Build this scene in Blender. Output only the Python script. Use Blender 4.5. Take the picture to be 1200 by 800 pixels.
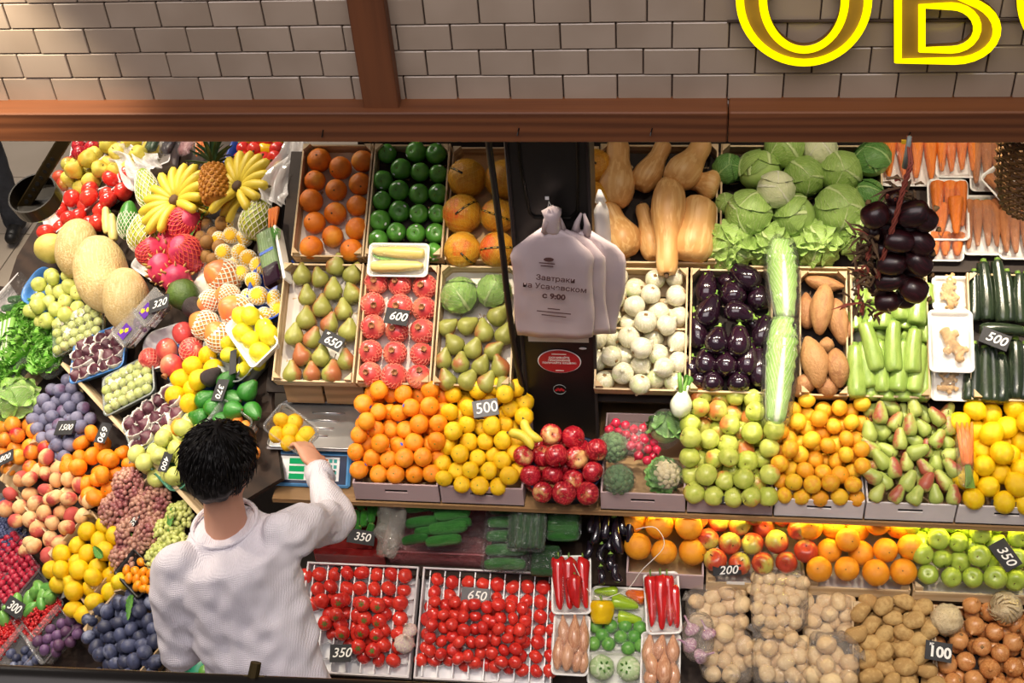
import bpy, bmesh, math, random
import numpy as np
from mathutils import Matrix, Vector, noise as mnoise

for o in list(bpy.data.objects):
    bpy.data.objects.remove(o)
scene = bpy.context.scene
COL = scene.collection
random.seed(7)
rng = np.random.default_rng(7)
R_ = math.radians

# ---------------------------------------------------------------- camera
F_PX = 1500.0
CAM = np.array([0.0, 0.0, 4.1])
_down = np.array([160, 1787, 1500.0]); _down /= np.linalg.norm(_down)
_dx = np.array([11300, 250, -1500.0]); _dx -= _dx.dot(_down) * _down; _dx /= np.linalg.norm(_dx)
_c = lambda v: np.array([v[0], -v[1], -v[2]])
_X = _c(_dx); _Z = _c(-_down); _Y = np.cross(_Z, _X)
ROT = np.array([_X, _Y, _Z])
cd = bpy.data.cameras.new('camera')
cd.sensor_width = 36.0
cd.lens = F_PX / 1200.0 * 36.0
cd.clip_start = 0.05
cam = bpy.data.objects.new('camera', cd)
COL.objects.link(cam)
m4 = np.eye(4); m4[:3, :3] = ROT; m4[:3, 3] = CAM
cam.matrix_world = Matrix(m4.tolist())
scene.camera = cam

# ---------------------------------------------------------------- exposure, world, lights
vs = scene.view_settings
vs.view_transform = 'Standard'
vs.look = 'None'
vs.gamma = 1.0
vs.use_curve_mapping = False
vs.exposure = 0.14

world = bpy.data.worlds.new('hall_air')
scene.world = world
world.use_nodes = True
bg = world.node_tree.nodes['Background']
bg.inputs[0].default_value = (0.85, 0.80, 0.86, 1)
bg.inputs[1].default_value = 0.15


def spot(name, loc, target, power, col=(1.0, 0.86, 0.66), angle=60, blend=0.35, rad=0.03):
    l = bpy.data.lights.new(name, 'SPOT')
    l.energy = power; l.color = col; l.spot_size = R_(angle); l.spot_blend = blend
    l.shadow_soft_size = rad
    o = bpy.data.objects.new(name, l); COL.objects.link(o)
    o.location = loc
    d = Vector(target) - Vector(loc)
    o.rotation_euler = d.to_track_quat('-Z', 'Y').to_euler()
    return o


def area(name, loc, target, power, sx, sy, col=(1, 1, 1)):
    l = bpy.data.lights.new(name, 'AREA')
    l.shape = 'RECTANGLE'; l.size = sx; l.size_y = sy; l.energy = power; l.color = col
    o = bpy.data.objects.new(name, l); COL.objects.link(o)
    o.location = loc
    d = Vector(target) - Vector(loc)
    o.rotation_euler = d.to_track_quat('-Z', 'Y').to_euler()
    return o


# track of warm spots hung behind the tiled header, aimed at the tiers below
for xx in (-1.25, -0.75, -0.25, 0.25, 0.75, 1.25):
    spot('track_spot', (xx, 3.36, 2.62), (xx, 3.05, 0.9), 74 if xx > -1 else 48, angle=66, blend=0.6)
# spots over the corner stand
for lx, ly, tx, ty, pw in ((-2.1, 4.2, -2.3, 3.9, 70), (-2.6, 3.4, -2.45, 3.3, 100), (-2.0, 3.0, -2.05, 2.9, 55), (-3.1, 3.7, -2.9, 3.6, 70),  # last spot on this line is added to brighten the lettuce
                           (-2.2, 2.5, -2.1, 2.75, 90), (-3.2, 4.8, -3.0, 4.4, 80)):
    spot('stand_spot', (lx, ly, 3.05), (tx, ty, 0.8), pw, angle=75, blend=0.5, rad=0.05)
for xx, pw in ((1.15, 24), (0.6, 20), (0.1, 10)):  # fill spots added to brighten carrots and cabbages under the beam
    spot('rear_fill_spot', (xx, 3.38, 2.62), (xx, 3.85, 1.5), pw, angle=62, blend=0.7)
# fill spots added over the aisle to brighten the lowest tier
for xx in (-0.55, 0.1, 0.75, 1.4):
    spot('aisle_fill_spot', (xx, 2.0, 3.5), (xx, 2.72, 0.5), 70, angle=42, blend=0.6, rad=0.05)
# ceiling panels of the hall
area('hall_ceiling_panel', (-0.6, 0.6, 6.0), (-0.4, 2.6, 0.8), 150, 5.0, 3.0, (1.0, 0.92, 0.92))
area('aisle_ceiling_panel', (-3.6, 5.6, 3.6), (-3.4, 5.6, 0.0), 90, 1.6, 1.6, (1.0, 0.9, 0.78))

# ================================================================ helpers
def ray(px, py):
    return ROT @ np.array([(px - 600) / F_PX, -(py - 400) / F_PX, -1.0])


class Frame:
    """a local frame on a surface of the place: u right, v up the slope, n outward"""
    def __init__(s, o, u, v):
        s.o = np.array(o, float)
        s.u = np.array(u, float); s.u /= np.linalg.norm(s.u)
        v = np.array(v, float); v = v - v.dot(s.u) * s.u; s.v = v / np.linalg.norm(v)
        s.n = np.cross(s.u, s.v)
    def at(s, px, py, h=0.0):
        d = ray(px, py); o = s.o + s.n * h
        return CAM + d * ((o - CAM).dot(s.n) / d.dot(s.n))
    def pt(s, a, b, c=0.0):
        return s.o + s.u * a + s.v * b + s.n * c
    def loc(s, p):
        q = np.array(p) - s.o
        return q.dot(s.u), q.dot(s.v), q.dot(s.n)
    def rot(s, ang):
        c, k = math.cos(ang), math.sin(ang)
        return Frame(s.o, s.u * c + s.v * k, s.v * c - s.u * k)
    def moved(s, o):
        return Frame(o, s.u, s.v)
    def up(s, h):
        return Frame(s.o + s.n * h, s.u, s.v)
    def mat(s):
        m = np.eye(4); m[:3, 0] = s.u; m[:3, 1] = s.v; m[:3, 2] = s.n; m[:3, 3] = s.o
        return Matrix(m.tolist())
    def sub(s, px, py, ex, ey, h=0.0):
        """frame centred at a point of the surface, its u axis pointing along (ex,ey)"""
        a = s.at(px, py, h); b = s.at(px + ex, py + ey, h)
        u = b - a
        return Frame(a, u, np.cross(s.n, u))


def scale_at(p):
    q = ROT.T @ (np.array(p) - CAM)
    return F_PX / -q[2]


def atz(px, py, z):
    d = ray(px, py); return CAM + d * ((z - CAM[2]) / d[2])


def atY(px, py, y):
    d = ray(px, py); return CAM + d * (y / d[1])


def P(ox, oy, s, txt):
    return [(ox + float(a.split(',')[0]) / s, oy + float(a.split(',')[1]) / s) for a in txt.split()]


def lin(h):
    h = h.lstrip('#')
    r = []
    for i in (0, 2, 4):
        c = int(h[i:i + 2], 16) / 255
        r.append(c / 12.92 if c <= 0.04045 else ((c + 0.055) / 1.055) ** 2.4)
    return (r[0], r[1], r[2], 1.0)


# ---------------------------------------------------------------- materials
class NT:
    def __init__(s, name):
        s.m = bpy.data.materials.new(name); s.m.use_nodes = True
        s.t = s.m.node_tree; s.t.nodes.clear()
        s.out = s.n('ShaderNodeOutputMaterial')
    def n(s, typ, **kw):
        nd = s.t.nodes.new(typ)
        for k, v in kw.items():
            if k.startswith('i_'):
                nd.inputs[int(k[2:])].default_value = v
            else:
                setattr(nd, k, v)
        return nd
    def l(s, a, b):
        s.t.links.new(a, b)
    def mathn(s, op, a, b=None, clamp=False):
        nd = s.n('ShaderNodeMath', operation=op); nd.use_clamp = clamp
        for i, q in enumerate((a, b)):
            if q is None: continue
            if isinstance(q, (int, float)): nd.inputs[i].default_value = q
            else: s.l(q, nd.inputs[i])
        return nd.outputs[0]
    def mix(s, fac, a, b):
        nd = s.n('ShaderNodeMix', data_type='RGBA')
        for q, sock in ((fac, nd.inputs[0]), (a, nd.inputs[6]), (b, nd.inputs[7])):
            if isinstance(q, (int, float)): sock.default_value = q
            elif isinstance(q, tuple): sock.default_value = q
            else: s.l(q, sock)
        return nd.outputs[2]
    def maprange(s, v, a, b, c=0.0, d=1.0):
        nd = s.n('ShaderNodeMapRange'); nd.interpolation_type = 'SMOOTHSTEP'
        s.l(v, nd.inputs[0])
        for i, q in enumerate((a, b, c, d)): nd.inputs[i + 1].default_value = q
        return nd.outputs[0]


MATS = {}


def skin(name, c1, c2=None, rough=0.45, scale=2.0, lo=0.35, hi=0.65, rnd=0.6, c3=None, blush=(0.2, 0.9), bdir=(1, 0, 0.2),
         speck=None, sscale=40.0, samt=0.6, bump=0.0, bscale=30.0, coat=0.0, trans=0.0, metal=0.0, spec=0.5, band=None, tip=None):
    """a procedural skin: two tones by noise and by individual, an optional cheek, specks and relief"""
    t = NT(name); MATS[name] = t.m
    tc = t.n('ShaderNodeTexCoord'); oi = t.n('ShaderNodeObjectInfo')
    c2 = c2 or c1
    off = t.n('ShaderNodeVectorMath', operation='ADD')
    t.l(tc.outputs['Object'], off.inputs[0])
    cx = t.n('ShaderNodeCombineXYZ'); r10 = t.mathn('MULTIPLY', oi.outputs['Random'], 37.0)
    t.l(r10, cx.inputs[0]); t.l(r10, cx.inputs[1]); t.l(cx.outputs[0], off.inputs[1])
    nz = t.n('ShaderNodeTexNoise'); nz.inputs['Scale'].default_value = scale; nz.inputs['Detail'].default_value = 3
    t.l(off.outputs[0], nz.inputs['Vector'])
    f = t.mathn('ADD', nz.outputs[0], t.mathn('MULTIPLY', t.mathn('SUBTRACT', oi.outputs['Random'], 0.5), rnd * 0.5))
    fac = t.maprange(f, lo, hi)
    col = t.mix(fac, lin(c1), lin(c2))
    if band:      # (colour, scale): lengthwise stripes round the axis
        w = t.n('ShaderNodeTexNoise'); w.inputs['Scale'].default_value = band[1]
        mp = t.n('ShaderNodeMapping'); mp.inputs['Scale'].default_value = (1, 1, 0.12)
        t.l(off.outputs[0], mp.inputs[0]); t.l(mp.outputs[0], w.inputs['Vector'])
        col = t.mix(t.maprange(w.outputs[0], 0.5, 0.62), col, lin(band[0]))
    if c3:
        dt = t.n('ShaderNodeVectorMath', operation='DOT_PRODUCT'); dt.inputs[1].default_value = bdir
        t.l(tc.outputs['Object'], dt.inputs[0])
        g = t.mathn('ADD', dt.outputs['Value'], t.mathn('MULTIPLY', t.mathn('SUBTRACT', nz.outputs[0], 0.5), 1.2))
        g = t.mathn('ADD', g, t.mathn('MULTIPLY', t.mathn('SUBTRACT', oi.outputs['Random'], 0.5), 0.8))
        col = t.mix(t.maprange(g, blush[0], blush[1]), col, lin(c3))
    if tip:       # (colour, z0, z1) along the object's axis
        sx = t.n('ShaderNodeSeparateXYZ'); t.l(tc.outputs['Object'], sx.inputs[0])
        col = t.mix(t.maprange(sx.outputs[2], tip[1], tip[2]), col, lin(tip[0]))
    if speck:
        v = t.n('ShaderNodeTexVoronoi'); v.inputs['Scale'].default_value = sscale
        t.l(off.outputs[0], v.inputs['Vector'])
        col = t.mix(t.mathn('MULTIPLY', t.maprange(v.outputs['Distance'], 0.28, 0.12), samt), col, lin(speck))
    b = t.n('ShaderNodeBsdfPrincipled')
    t.l(col, b.inputs['Base Color'])
    b.inputs['Roughness'].default_value = rough
    b.inputs['Metallic'].default_value = metal
    b.inputs['Specular IOR Level'].default_value = spec
    b.inputs['Coat Weight'].default_value = coat
    b.inputs['Coat Roughness'].default_value = 0.12
    if trans: b.inputs['Transmission Weight'].default_value = trans
    if bump:
        n2 = t.n('ShaderNodeTexNoise'); n2.inputs['Scale'].default_value = bscale; n2.inputs['Detail'].default_value = 4
        t.l(off.outputs[0], n2.inputs['Vector'])
        bp = t.n('ShaderNodeBump'); bp.inputs['Strength'].default_value = bump; bp.inputs['Distance'].default_value = 0.02
        t.l(n2.outputs[0], bp.inputs['Height']); t.l(bp.outputs[0], b.inputs['Normal'])
    t.l(b.outputs[0], t.out.inputs[0])
    return t.m


def plain(name, c, rough=0.5, metal=0.0, c2=None, scale=8.0, bump=0.0, coat=0.0):
    return skin(name, c, c2 or c, rough=rough, metal=metal, scale=scale, rnd=0.2, bump=bump, coat=coat)


def glow(name, c, strength):
    t = NT(name); MATS[name] = t.m
    e = t.n('ShaderNodeEmission'); e.inputs[0].default_value = lin(c); e.inputs[1].default_value = strength
    t.l(e.outputs[0], t.out.inputs[0]); return t.m


def film(name, tint='ffffff', haze=0.06, gloss=0.25, wrinkle=0.5, wscale=18.0, rough=0.12, hazec='ffffff'):
    """clear plastic: see-through, glinting on its folds, a little milky"""
    t = NT(name); MATS[name] = t.m
    tr = t.n('ShaderNodeBsdfTransparent'); tr.inputs[0].default_value = lin(tint)
    gl = t.n('ShaderNodeBsdfGlossy'); gl.inputs['Roughness'].default_value = rough
    df = t.n('ShaderNodeBsdfDiffuse'); df.inputs[0].default_value = lin(hazec)
    tc = t.n('ShaderNodeTexCoord')
    nz = t.n('ShaderNodeTexNoise'); nz.inputs['Scale'].default_value = wscale; nz.inputs['Detail'].default_value = 3
    nz.inputs['Distortion'].default_value = 1.2
    t.l(tc.outputs['Object'], nz.inputs['Vector'])
    bp = t.n('ShaderNodeBump'); bp.inputs['Strength'].default_value = wrinkle; bp.inputs['Distance'].default_value = 0.05
    t.l(nz.outputs[0], bp.inputs['Height'])
    t.l(bp.outputs[0], gl.inputs['Normal'])
    lw = t.n('ShaderNodeLayerWeight'); lw.inputs[0].default_value = 0.12
    t.l(bp.outputs[0], lw.inputs['Normal'])
    s1 = t.n('ShaderNodeMixShader'); s1.inputs[0].default_value = haze
    t.l(tr.outputs[0], s1.inputs[1]); t.l(df.outputs[0], s1.inputs[2])
    s2 = t.n('ShaderNodeMixShader')
    fac = t.mathn('ADD', t.mathn('MULTIPLY', lw.outputs['Fresnel'], gloss), 0.04)
    t.l(fac, s2.inputs[0]); t.l(s1.outputs[0], s2.inputs[1]); t.l(gl.outputs[0], s2.inputs[2])
    t.l(s2.outputs[0], t.out.inputs[0]); return t.m


def leafmat(name, c1, c2, vein, rough=0.5, nside=7, vw=0.10, rib=0.16):
    """leaf blade with midrib and side veins running in the blade's own coordinates"""
    t = NT(name); MATS[name] = t.m
    uv = t.n('ShaderNodeUVMap'); sx = t.n('ShaderNodeSeparateXYZ'); t.l(uv.outputs[0], sx.inputs[0])
    oi = t.n('ShaderNodeObjectInfo'); tc = t.n('ShaderNodeTexCoord')
    nz = t.n('ShaderNodeTexNoise'); nz.inputs['Scale'].default_value = 4.0; nz.inputs['Detail'].default_value = 4
    t.l(tc.outputs['Object'], nz.inputs['Vector'])
    a = t.mathn('ABSOLUTE', t.mathn('SUBTRACT', t.mathn('MULTIPLY', sx.outputs[0], 2.0), 1.0))
    a2 = t.mathn('ADD', a, t.mathn('MULTIPLY', t.mathn('SUBTRACT', nz.outputs[0], 0.5), 0.12))
    mid = t.maprange(t.mathn('DIVIDE', a2, t.mathn('MULTIPLY', t.mathn('SUBTRACT', 1.15, sx.outputs[1]), rib)), 1.0, 0.35)
    w = t.mathn('FRACT', t.mathn('MULTIPLY', t.mathn('ADD', t.mathn('SUBTRACT', sx.outputs[1], t.mathn('MULTIPLY', a, 0.55)),
                                                     t.mathn('MULTIPLY', nz.outputs[0], 0.25)), float(nside)))
    side = t.maprange(t.mathn('ABSOLUTE', t.mathn('SUBTRACT', w, 0.5)), vw, 0.02)
    f = t.mathn('ADD', t.mathn('MULTIPLY', nz.outputs[0], 0.8), t.mathn('MULTIPLY', oi.outputs['Random'], 0.3))
    col = t.mix(t.maprange(f, 0.35, 0.75), lin(c1), lin(c2))
    vf = t.mathn('MAXIMUM', mid, t.mathn('MULTIPLY', side, 0.75))
    col = t.mix(t.mathn('MULTIPLY', vf, 0.75), col, lin(vein))
    b = t.n('ShaderNodeBsdfPrincipled'); t.l(col, b.inputs['Base Color']); b.inputs['Roughness'].default_value = rough
    bp = t.n('ShaderNodeBump'); bp.inputs['Strength'].default_value = 0.5; bp.inputs['Distance'].default_value = 0.03
    t.l(vf, bp.inputs['Height']); t.l(bp.outputs[0], b.inputs['Normal'])
    t.l(b.outputs[0], t.out.inputs[0]); return t.m


def woodmat(name, c1, c2, scale=(1.0, 14.0, 14.0), rough=0.55, knots=True):
    t = NT(name); MATS[name] = t.m
    tc = t.n('ShaderNodeTexCoord'); oi = t.n('ShaderNodeObjectInfo')
    mp = t.n('ShaderNodeMapping'); mp.inputs['Scale'].default_value = scale
    t.l(tc.outputs['Object'], mp.inputs[0])
    cx = t.n('ShaderNodeCombineXYZ'); t.l(t.mathn('MULTIPLY', oi.outputs['Random'], 20.0), cx.inputs[0]); t.l(cx.outputs[0], mp.inputs['Location'])
    nz = t.n('ShaderNodeTexNoise'); nz.inputs['Scale'].default_value = 2.2; nz.inputs['Detail'].default_value = 6
    nz.inputs['Distortion'].default_value = 1.0
    t.l(mp.outputs[0], nz.inputs['Vector'])
    w = t.n('ShaderNodeTexWave'); w.inputs['Scale'].default_value = 0.7; w.inputs['Distortion'].default_value = 7.0
    w.inputs['Detail'].default_value = 3; w.bands_direction = 'Z'
    t.l(mp.outputs[0], w.inputs['Vector'])
    f = t.mathn('ADD', t.mathn('MULTIPLY', nz.outputs[0], 0.6), t.mathn('MULTIPLY', w.outputs[1], 0.4))
    col = t.mix(t.maprange(f, 0.25, 0.75), lin(c1), lin(c2))
    b = t.n('ShaderNodeBsdfPrincipled'); t.l(col, b.inputs['Base Color']); b.inputs['Roughness'].default_value = rough
    bp = t.n('ShaderNodeBump'); bp.inputs['Strength'].default_value = 0.15; bp.inputs['Distance'].default_value = 0.005
    t.l(f, bp.inputs['Height']); t.l(bp.outputs[0], b.inputs['Normal'])
    t.l(b.outputs[0], t.out.inputs[0]); return t.m


# ---------------------------------------------------------------- mesh building
def rotm(rx=0, ry=0, rz=0):
    a = np.eye(3)
    for ax, an in (('X', rx), ('Y', ry), ('Z', rz)):
        if an: a = np.array(Matrix.Rotation(an, 3, ax)) @ a
    return a


def crom(pts, n):
    pts = [np.array(p, float) for p in pts]
    out = []
    k = len(pts) - 1
    for i in range(n + 1):
        t = i / n * k; j = min(int(t), k - 1); t -= j
        p0 = pts[max(j - 1, 0)]; p1 = pts[j]; p2 = pts[j + 1]; p3 = pts[min(j + 2, k)]
        out.append(0.5 * ((2 * p1) + (p2 - p0) * t + (2 * p0 - 5 * p1 + 4 * p2 - p3) * t * t + (3 * p1 - p0 - 3 * p2 + p3) * t ** 3))
    return out


class MB:
    def __init__(s):
        s.v = []; s.f = []; s.uv = None
    def add(s, verts, faces):
        b = len(s.v)
        s.v.extend([tuple(map(float, q)) for q in verts])
        s.f.extend([tuple(b + i for i in q) for q in faces])
        return s
    def box(s, c, d, rot=None, bev=0.0):
        x, y, z = [q / 2 for q in d]
        if bev:
            b = min(bev, x * .9, y * .9, z * .9)
            vs = []; 
            for sx in (-1, 1):
                for sy in (-1, 1):
                    for sz in (-1, 1):
                        vs += [(sx * x, sy * (y - b), sz * (z - b)), (sx * (x - b), sy * y, sz * (z - b)), (sx * (x - b), sy * (y - b), sz * z)]
            bm = bmesh.new()
            for q in vs: bm.verts.new(q)
            bmesh.ops.convex_hull(bm, input=bm.verts)
            bm.verts.index_update()
            V = [np.array(q.co) for q in bm.verts]; Fc = [[w.index for w in fc.verts] for fc in bm.faces]
            bm.free()
        else:
            V = [np.array((sx * x, sy * y, sz * z)) for sx in (-1, 1) for sy in (-1, 1) for sz in (-1, 1)]
            Fc = [(0, 1, 3, 2), (4, 6, 7, 5), (0, 4, 5, 1), (2, 3, 7, 6), (0, 2, 6, 4), (1, 5, 7, 3)]
        if rot is not None: V = [rot @ q for q in V]
        return s.add([q + np.array(c) for q in V], Fc)
    def lathe(s, prof, seg=16, jit=0.0, ribs=None, seed=0, c=(0, 0, 0), rot=None, sc=(1, 1, 1), nsc=1.5, bend=0.0):
        V = []; Fc = []
        n = len(prof)
        for i, (r, z) in enumerate(prof):
            for k in range(seg):
                a = 2 * math.pi * k / seg
                rr = r
                if ribs: rr *= 1 + ribs[1] * math.cos(ribs[0] * a)
                p = np.array((rr * math.cos(a), rr * math.sin(a), z))
                if jit:
                    q = Vector(p * nsc) + Vector((seed * 13.7, seed * 7.1, seed * 3.3))
                    p = p * (1 + jit * mnoise.noise(q)) if r > 1e-6 else p
                if bend: p[0] += bend * (z * z)
                V.append(p * np.array(sc))
        for i in range(n - 1):
            for k in range(seg):
                k2 = (k + 1) % seg
                Fc.append((i * seg + k, i * seg + k2, (i + 1) * seg + k2, (i + 1) * seg + k))
        Fc.append(tuple(reversed(range(seg)))); Fc.append(tuple((n - 1) * seg + k for k in range(seg)))
        if rot is not None: V = [rot @ q for q in V]
        return s.add([q + np.array(c) for q in V], Fc)
    def tube(s, path, r, seg=6, closed=False, caps=True):
        path = [np.array(p, float) for p in path]; n = len(path)
        rs = r if hasattr(r, '__len__') else [r] * n
        V = []; Fc = []
        up = np.array((0.0, 0, 1.0)); prev = None
        for i in range(n):
            if closed: d = path[(i + 1) % n] - path[i - 1]
            else: d = path[min(i + 1, n - 1)] - path[max(i - 1, 0)]
            d = d / (np.linalg.norm(d) + 1e-12)
            if prev is None:
                a = np.cross(d, up)
                if np.linalg.norm(a) < 1e-3: a = np.cross(d, np.array((1.0, 0, 0)))
            else:
                a = prev - prev.dot(d) * d
            a /= np.linalg.norm(a) + 1e-12; prev = a
            b = np.cross(d, a)
            for k in range(seg):
                t = 2 * math.pi * k / seg
                V.append(path[i] + rs[i] * (math.cos(t) * a + math.sin(t) * b))
        for i in range(n if closed else n - 1):
            j = (i + 1) % n
            for k in range(seg):
                k2 = (k + 1) % seg
                Fc.append((i * seg + k, i * seg + k2, j * seg + k2, j * seg + k))
        if not closed and caps:
            Fc.append(tuple(reversed(range(seg)))); Fc.append(tuple((n - 1) * seg + k for k in range(seg)))
        return s.add(V, Fc)
    def loft(s, rings, cap0=True, cap1=True):
        m = len(rings[0]); V = [p for r in rings for p in r]; Fc = []
        for i in range(len(rings) - 1):
            for k in range(m):
                k2 = (k + 1) % m
                Fc.append((i * m + k, i * m + k2, (i + 1) * m + k2, (i + 1) * m + k))
        if cap0: Fc.append(tuple(reversed(range(m))))
        if cap1: Fc.append(tuple((len(rings) - 1) * m + k for k in range(m)))
        return s.add(V, Fc)
    def grid(s, fn, nu, nv):
        V = [fn(i / nu, j / nv) for j in range(nv + 1) for i in range(nu + 1)]
        Fc = [(j * (nu + 1) + i, j * (nu + 1) + i + 1, (j + 1) * (nu + 1) + i + 1, (j + 1) * (nu + 1) + i) for j in range(nv) for i in range(nu)]
        s.add(V, Fc)
        s.uv = [(i / nu, j / nv) for j in range(nv + 1) for i in range(nu + 1)]
        return s
    def mesh(s, name, mat=None, smooth=True):
        me = bpy.data.meshes.new(name)
        me.from_pydata(s.v, [], s.f)
        if s.uv and len(s.uv) == len(s.v):
            l = me.uv_layers.new(name='UVMap')
            for lp in me.loops: l.data[lp.index].uv = s.uv[lp.vertex_index]
        if smooth: me.polygons.foreach_set('use_smooth', [True] * len(me.polygons))
        if mat: me.materials.append(MATS[mat] if isinstance(mat, str) else mat)
        me.update()
        return me
    def build(s, name, mat, parent=None, smooth=False):
        return obj(name, s.mesh(name, mat, smooth), parent)


def obj(name, me, parent=None):
    o = bpy.data.objects.new(name, me); COL.objects.link(o)
    if parent is not None: o.parent = parent
    return o


def tag(o, label=None, cat=None, group=None, kind=None):
    if label: o['label'] = label
    if cat: o['category'] = cat
    if group: o['group'] = group
    if kind: o['kind'] = kind
    return o


def thing(name, label, cat, mat4=None, group=None, kind=None):
    o = bpy.data.objects.new(name, None); COL.objects.link(o)
    o.empty_display_size = 0.05
    if mat4 is not None: o.matrix_world = mat4
    return tag(o, label, cat, group, kind)


def mat_axis(loc, zaxis, spin=0.0, sc=(1, 1, 1)):
    z = Vector(zaxis).normalized()
    q = z.to_track_quat('Z', 'Y')
    return Matrix.LocRotScale(Vector(loc), q @ Vector((0, 0, 1)).rotation_difference(Vector((0, 0, 1))) @ Matrix.Rotation(spin, 3, 'Z').to_quaternion(), Vector(sc))


def rrect(w, l, r, z, n=5):
    pts = []
    for cx, cy, a0 in ((w / 2 - r, l / 2 - r, 0), (-w / 2 + r, l / 2 - r, 90), (-w / 2 + r, -l / 2 + r, 180), (w / 2 - r, -l / 2 + r, 270)):
        for k in range(n + 1):
            a = R_(a0 + 90 * k / n)
            pts.append((cx + r * math.cos(a), cy + r * math.sin(a), z))
    return pts


def tray_mb(w, l, h, r=0.02, flare=0.012, wall=0.004, lip=0.006, n=5, ribs=0):
    """open tray: floor at z=0, rim at z=h"""
    g = lambda dw, z: rrect(w + dw, l + dw, max(r + dw / 2, 0.003), z, n)
    m = MB()
    rings = [g(-2 * flare, 0), g(-flare * .8, h * .5), g(0, h - 0.003), g(2 * lip, h - 0.003), g(2 * lip, h), g(-2 * wall, h), g(-2 * wall - flare * .8, h * .5), g(-2 * flare - 2 * wall, wall)]
    if ribs:
        out = []
        for k, rg in enumerate(rings):
            if k in (0, 1, 2):
                rg = [(x * (1 + (0.012 if (i % 2) else 0)), y * (1 + (0.012 if (i % 2) else 0)), z) for i, (x, y, z) in enumerate(rg)]
            out.append(rg)
        rings = out
    m.loft(rings)
    return m


_text = {}


def text_mesh(body, size, mat, shear=0.0, bold=0.0, ext=0.0004, spacing=1.0):
    key = (body, size, mat, shear, bold, spacing)
    if key in _text: return _text[key]
    cu = bpy.data.curves.new('lettering', 'FONT')
    cu.body = body; cu.size = size; cu.shear = shear; cu.offset = bold; cu.extrude = ext
    cu.align_x = 'CENTER'; cu.align_y = 'CENTER'; cu.space_character = spacing; cu.resolution_u = 3
    o = bpy.data.objects.new('lettering', cu); COL.objects.link(o)
    dg = bpy.context.evaluated_depsgraph_get()
    me = bpy.data.meshes.new_from_object(o.evaluated_get(dg))
    bpy.data.objects.remove(o); bpy.data.curves.remove(cu)
    me.name = 'lettering'
    me.materials.clear(); me.materials.append(MATS[mat])
    _text[key] = me
    return me


def curve_face(splines, ext, mat, name):
    """filled flat outline with holes, given thickness"""
    cu = bpy.data.curves.new(name, 'CURVE'); cu.dimensions = '2D'; cu.fill_mode = 'BOTH'; cu.extrude = ext
    for sp in splines:
        q = cu.splines.new('POLY'); q.points.add(len(sp) - 1); q.use_cyclic_u = True
        for i, (x, y) in enumerate(sp): q.points[i].co = (x, y, 0, 1)
    o = bpy.data.objects.new(name, cu); COL.objects.link(o)
    dg = bpy.context.evaluated_depsgraph_get()
    me = bpy.data.meshes.new_from_object(o.evaluated_get(dg))
    bpy.data.objects.remove(o); bpy.data.curves.remove(cu)
    me.materials.clear(); me.materials.append(MATS[mat])
    return me


def remeshed(mb, voxel, smooth_it=4, name='body', disp=None):
    """one continuous surface out of overlapping closed volumes"""
    me = mb.mesh(name)
    o = bpy.data.objects.new(name, me); COL.objects.link(o)
    md = o.modifiers.new('r', 'REMESH'); md.mode = 'VOXEL'; md.voxel_size = voxel; md.use_smooth_shade = True
    if smooth_it:
        sm = o.modifiers.new('s', 'SMOOTH'); sm.factor = 0.5; sm.iterations = smooth_it
    dg = bpy.context.evaluated_depsgraph_get()
    r = bpy.data.meshes.new_from_object(o.evaluated_get(dg))
    bpy.data.objects.remove(o)
    if disp:
        nrm = [v.normal.copy() for v in r.vertices]
        for v, n in zip(r.vertices, nrm): v.co = v.co + n * disp(v.co, n)
    r.polygons.foreach_set('use_smooth', [True] * len(r.polygons))
    r.update()
    return r


def relax(pts, rad, n, it=40, inplane=0.35, overlap=0.97):
    """push touching pieces apart, mostly out of the surface they lie on"""
    p = np.array(pts, float); rad = np.array(rad, float); n = np.array(n, float)
    if len(p) < 2: return p
    p0 = p.copy()
    for _ in range(it):
        d = p[:, None, :] - p[None, :, :]
        ds = np.linalg.norm(d, axis=2) + np.eye(len(p))
        need = (rad[:, None] + rad[None, :]) * overlap - ds
        np.fill_diagonal(need, 0)
        need = np.maximum(need, 0)
        mv = (d / ds[:, :, None] * need[:, :, None] * 0.25).sum(1)
        nc = (mv @ n)[:, None] * n
        p = p + nc + (mv - nc) * inplane
        # do not wander off, and do not sink into the crate
        h = (p - p0) @ n
        p = p + np.outer(np.clip(-0.6 * rad - h, 0, None), n)
    return p

# ================================================================ materials of the place
plain('tile_glaze', 'a3917f', 0.16, c2='b2a08e', scale=3.0, coat=0.3)
plain('tile_trim', 'a79f96', 0.25, c2='968e86')
plain('grout', '4a3a30', 0.9)
woodmat('beam_wood', '5c3218', '7a4726', (0.5, 16, 16), 0.6)
woodmat('post_wood', '5f351b', '744324', (16, 16, 0.5), 0.6)
woodmat('crate_wood', 'cdb590', 'b79a72', (2, 12, 12), 0.7)
woodmat('plank_wood', 'a8835a', '8a6a45', (1.2, 12, 12), 0.6)
woodmat('dark_wood', '3a2a20', '2a1d16', (1, 10, 10), 0.7)
plain('black_plastic', '141211', 0.38, c2='1a1716')
plain('black_metal', '17130f', 0.3, metal=0.4)
plain('bronze_metal', '4a3d22', 0.4, metal=0.7)
plain('hole_shade', '120d0a', 0.9)  # dark colour standing in for the shade inside openings
plain('carton', 'bda6a8', 0.75, c2='b09a9c', scale=3)
plain('carton_inner', 'c9a87e', 0.8, c2='bb9a70')
plain('white_carton', 'dcd6d8', 0.7, c2='cfc8ca')
plain('paper', 'e8e2da', 0.85, c2='dcd4ca')
plain('white_foam', 'f2f0ec', 0.45)
plain('white_plastic', 'eeeef0', 0.3)
plain('bag_plastic', 'cbbabb', 0.35, c2='bfadaf', scale=5)
plain('bag_print', '5a3a38', 0.6)
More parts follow.
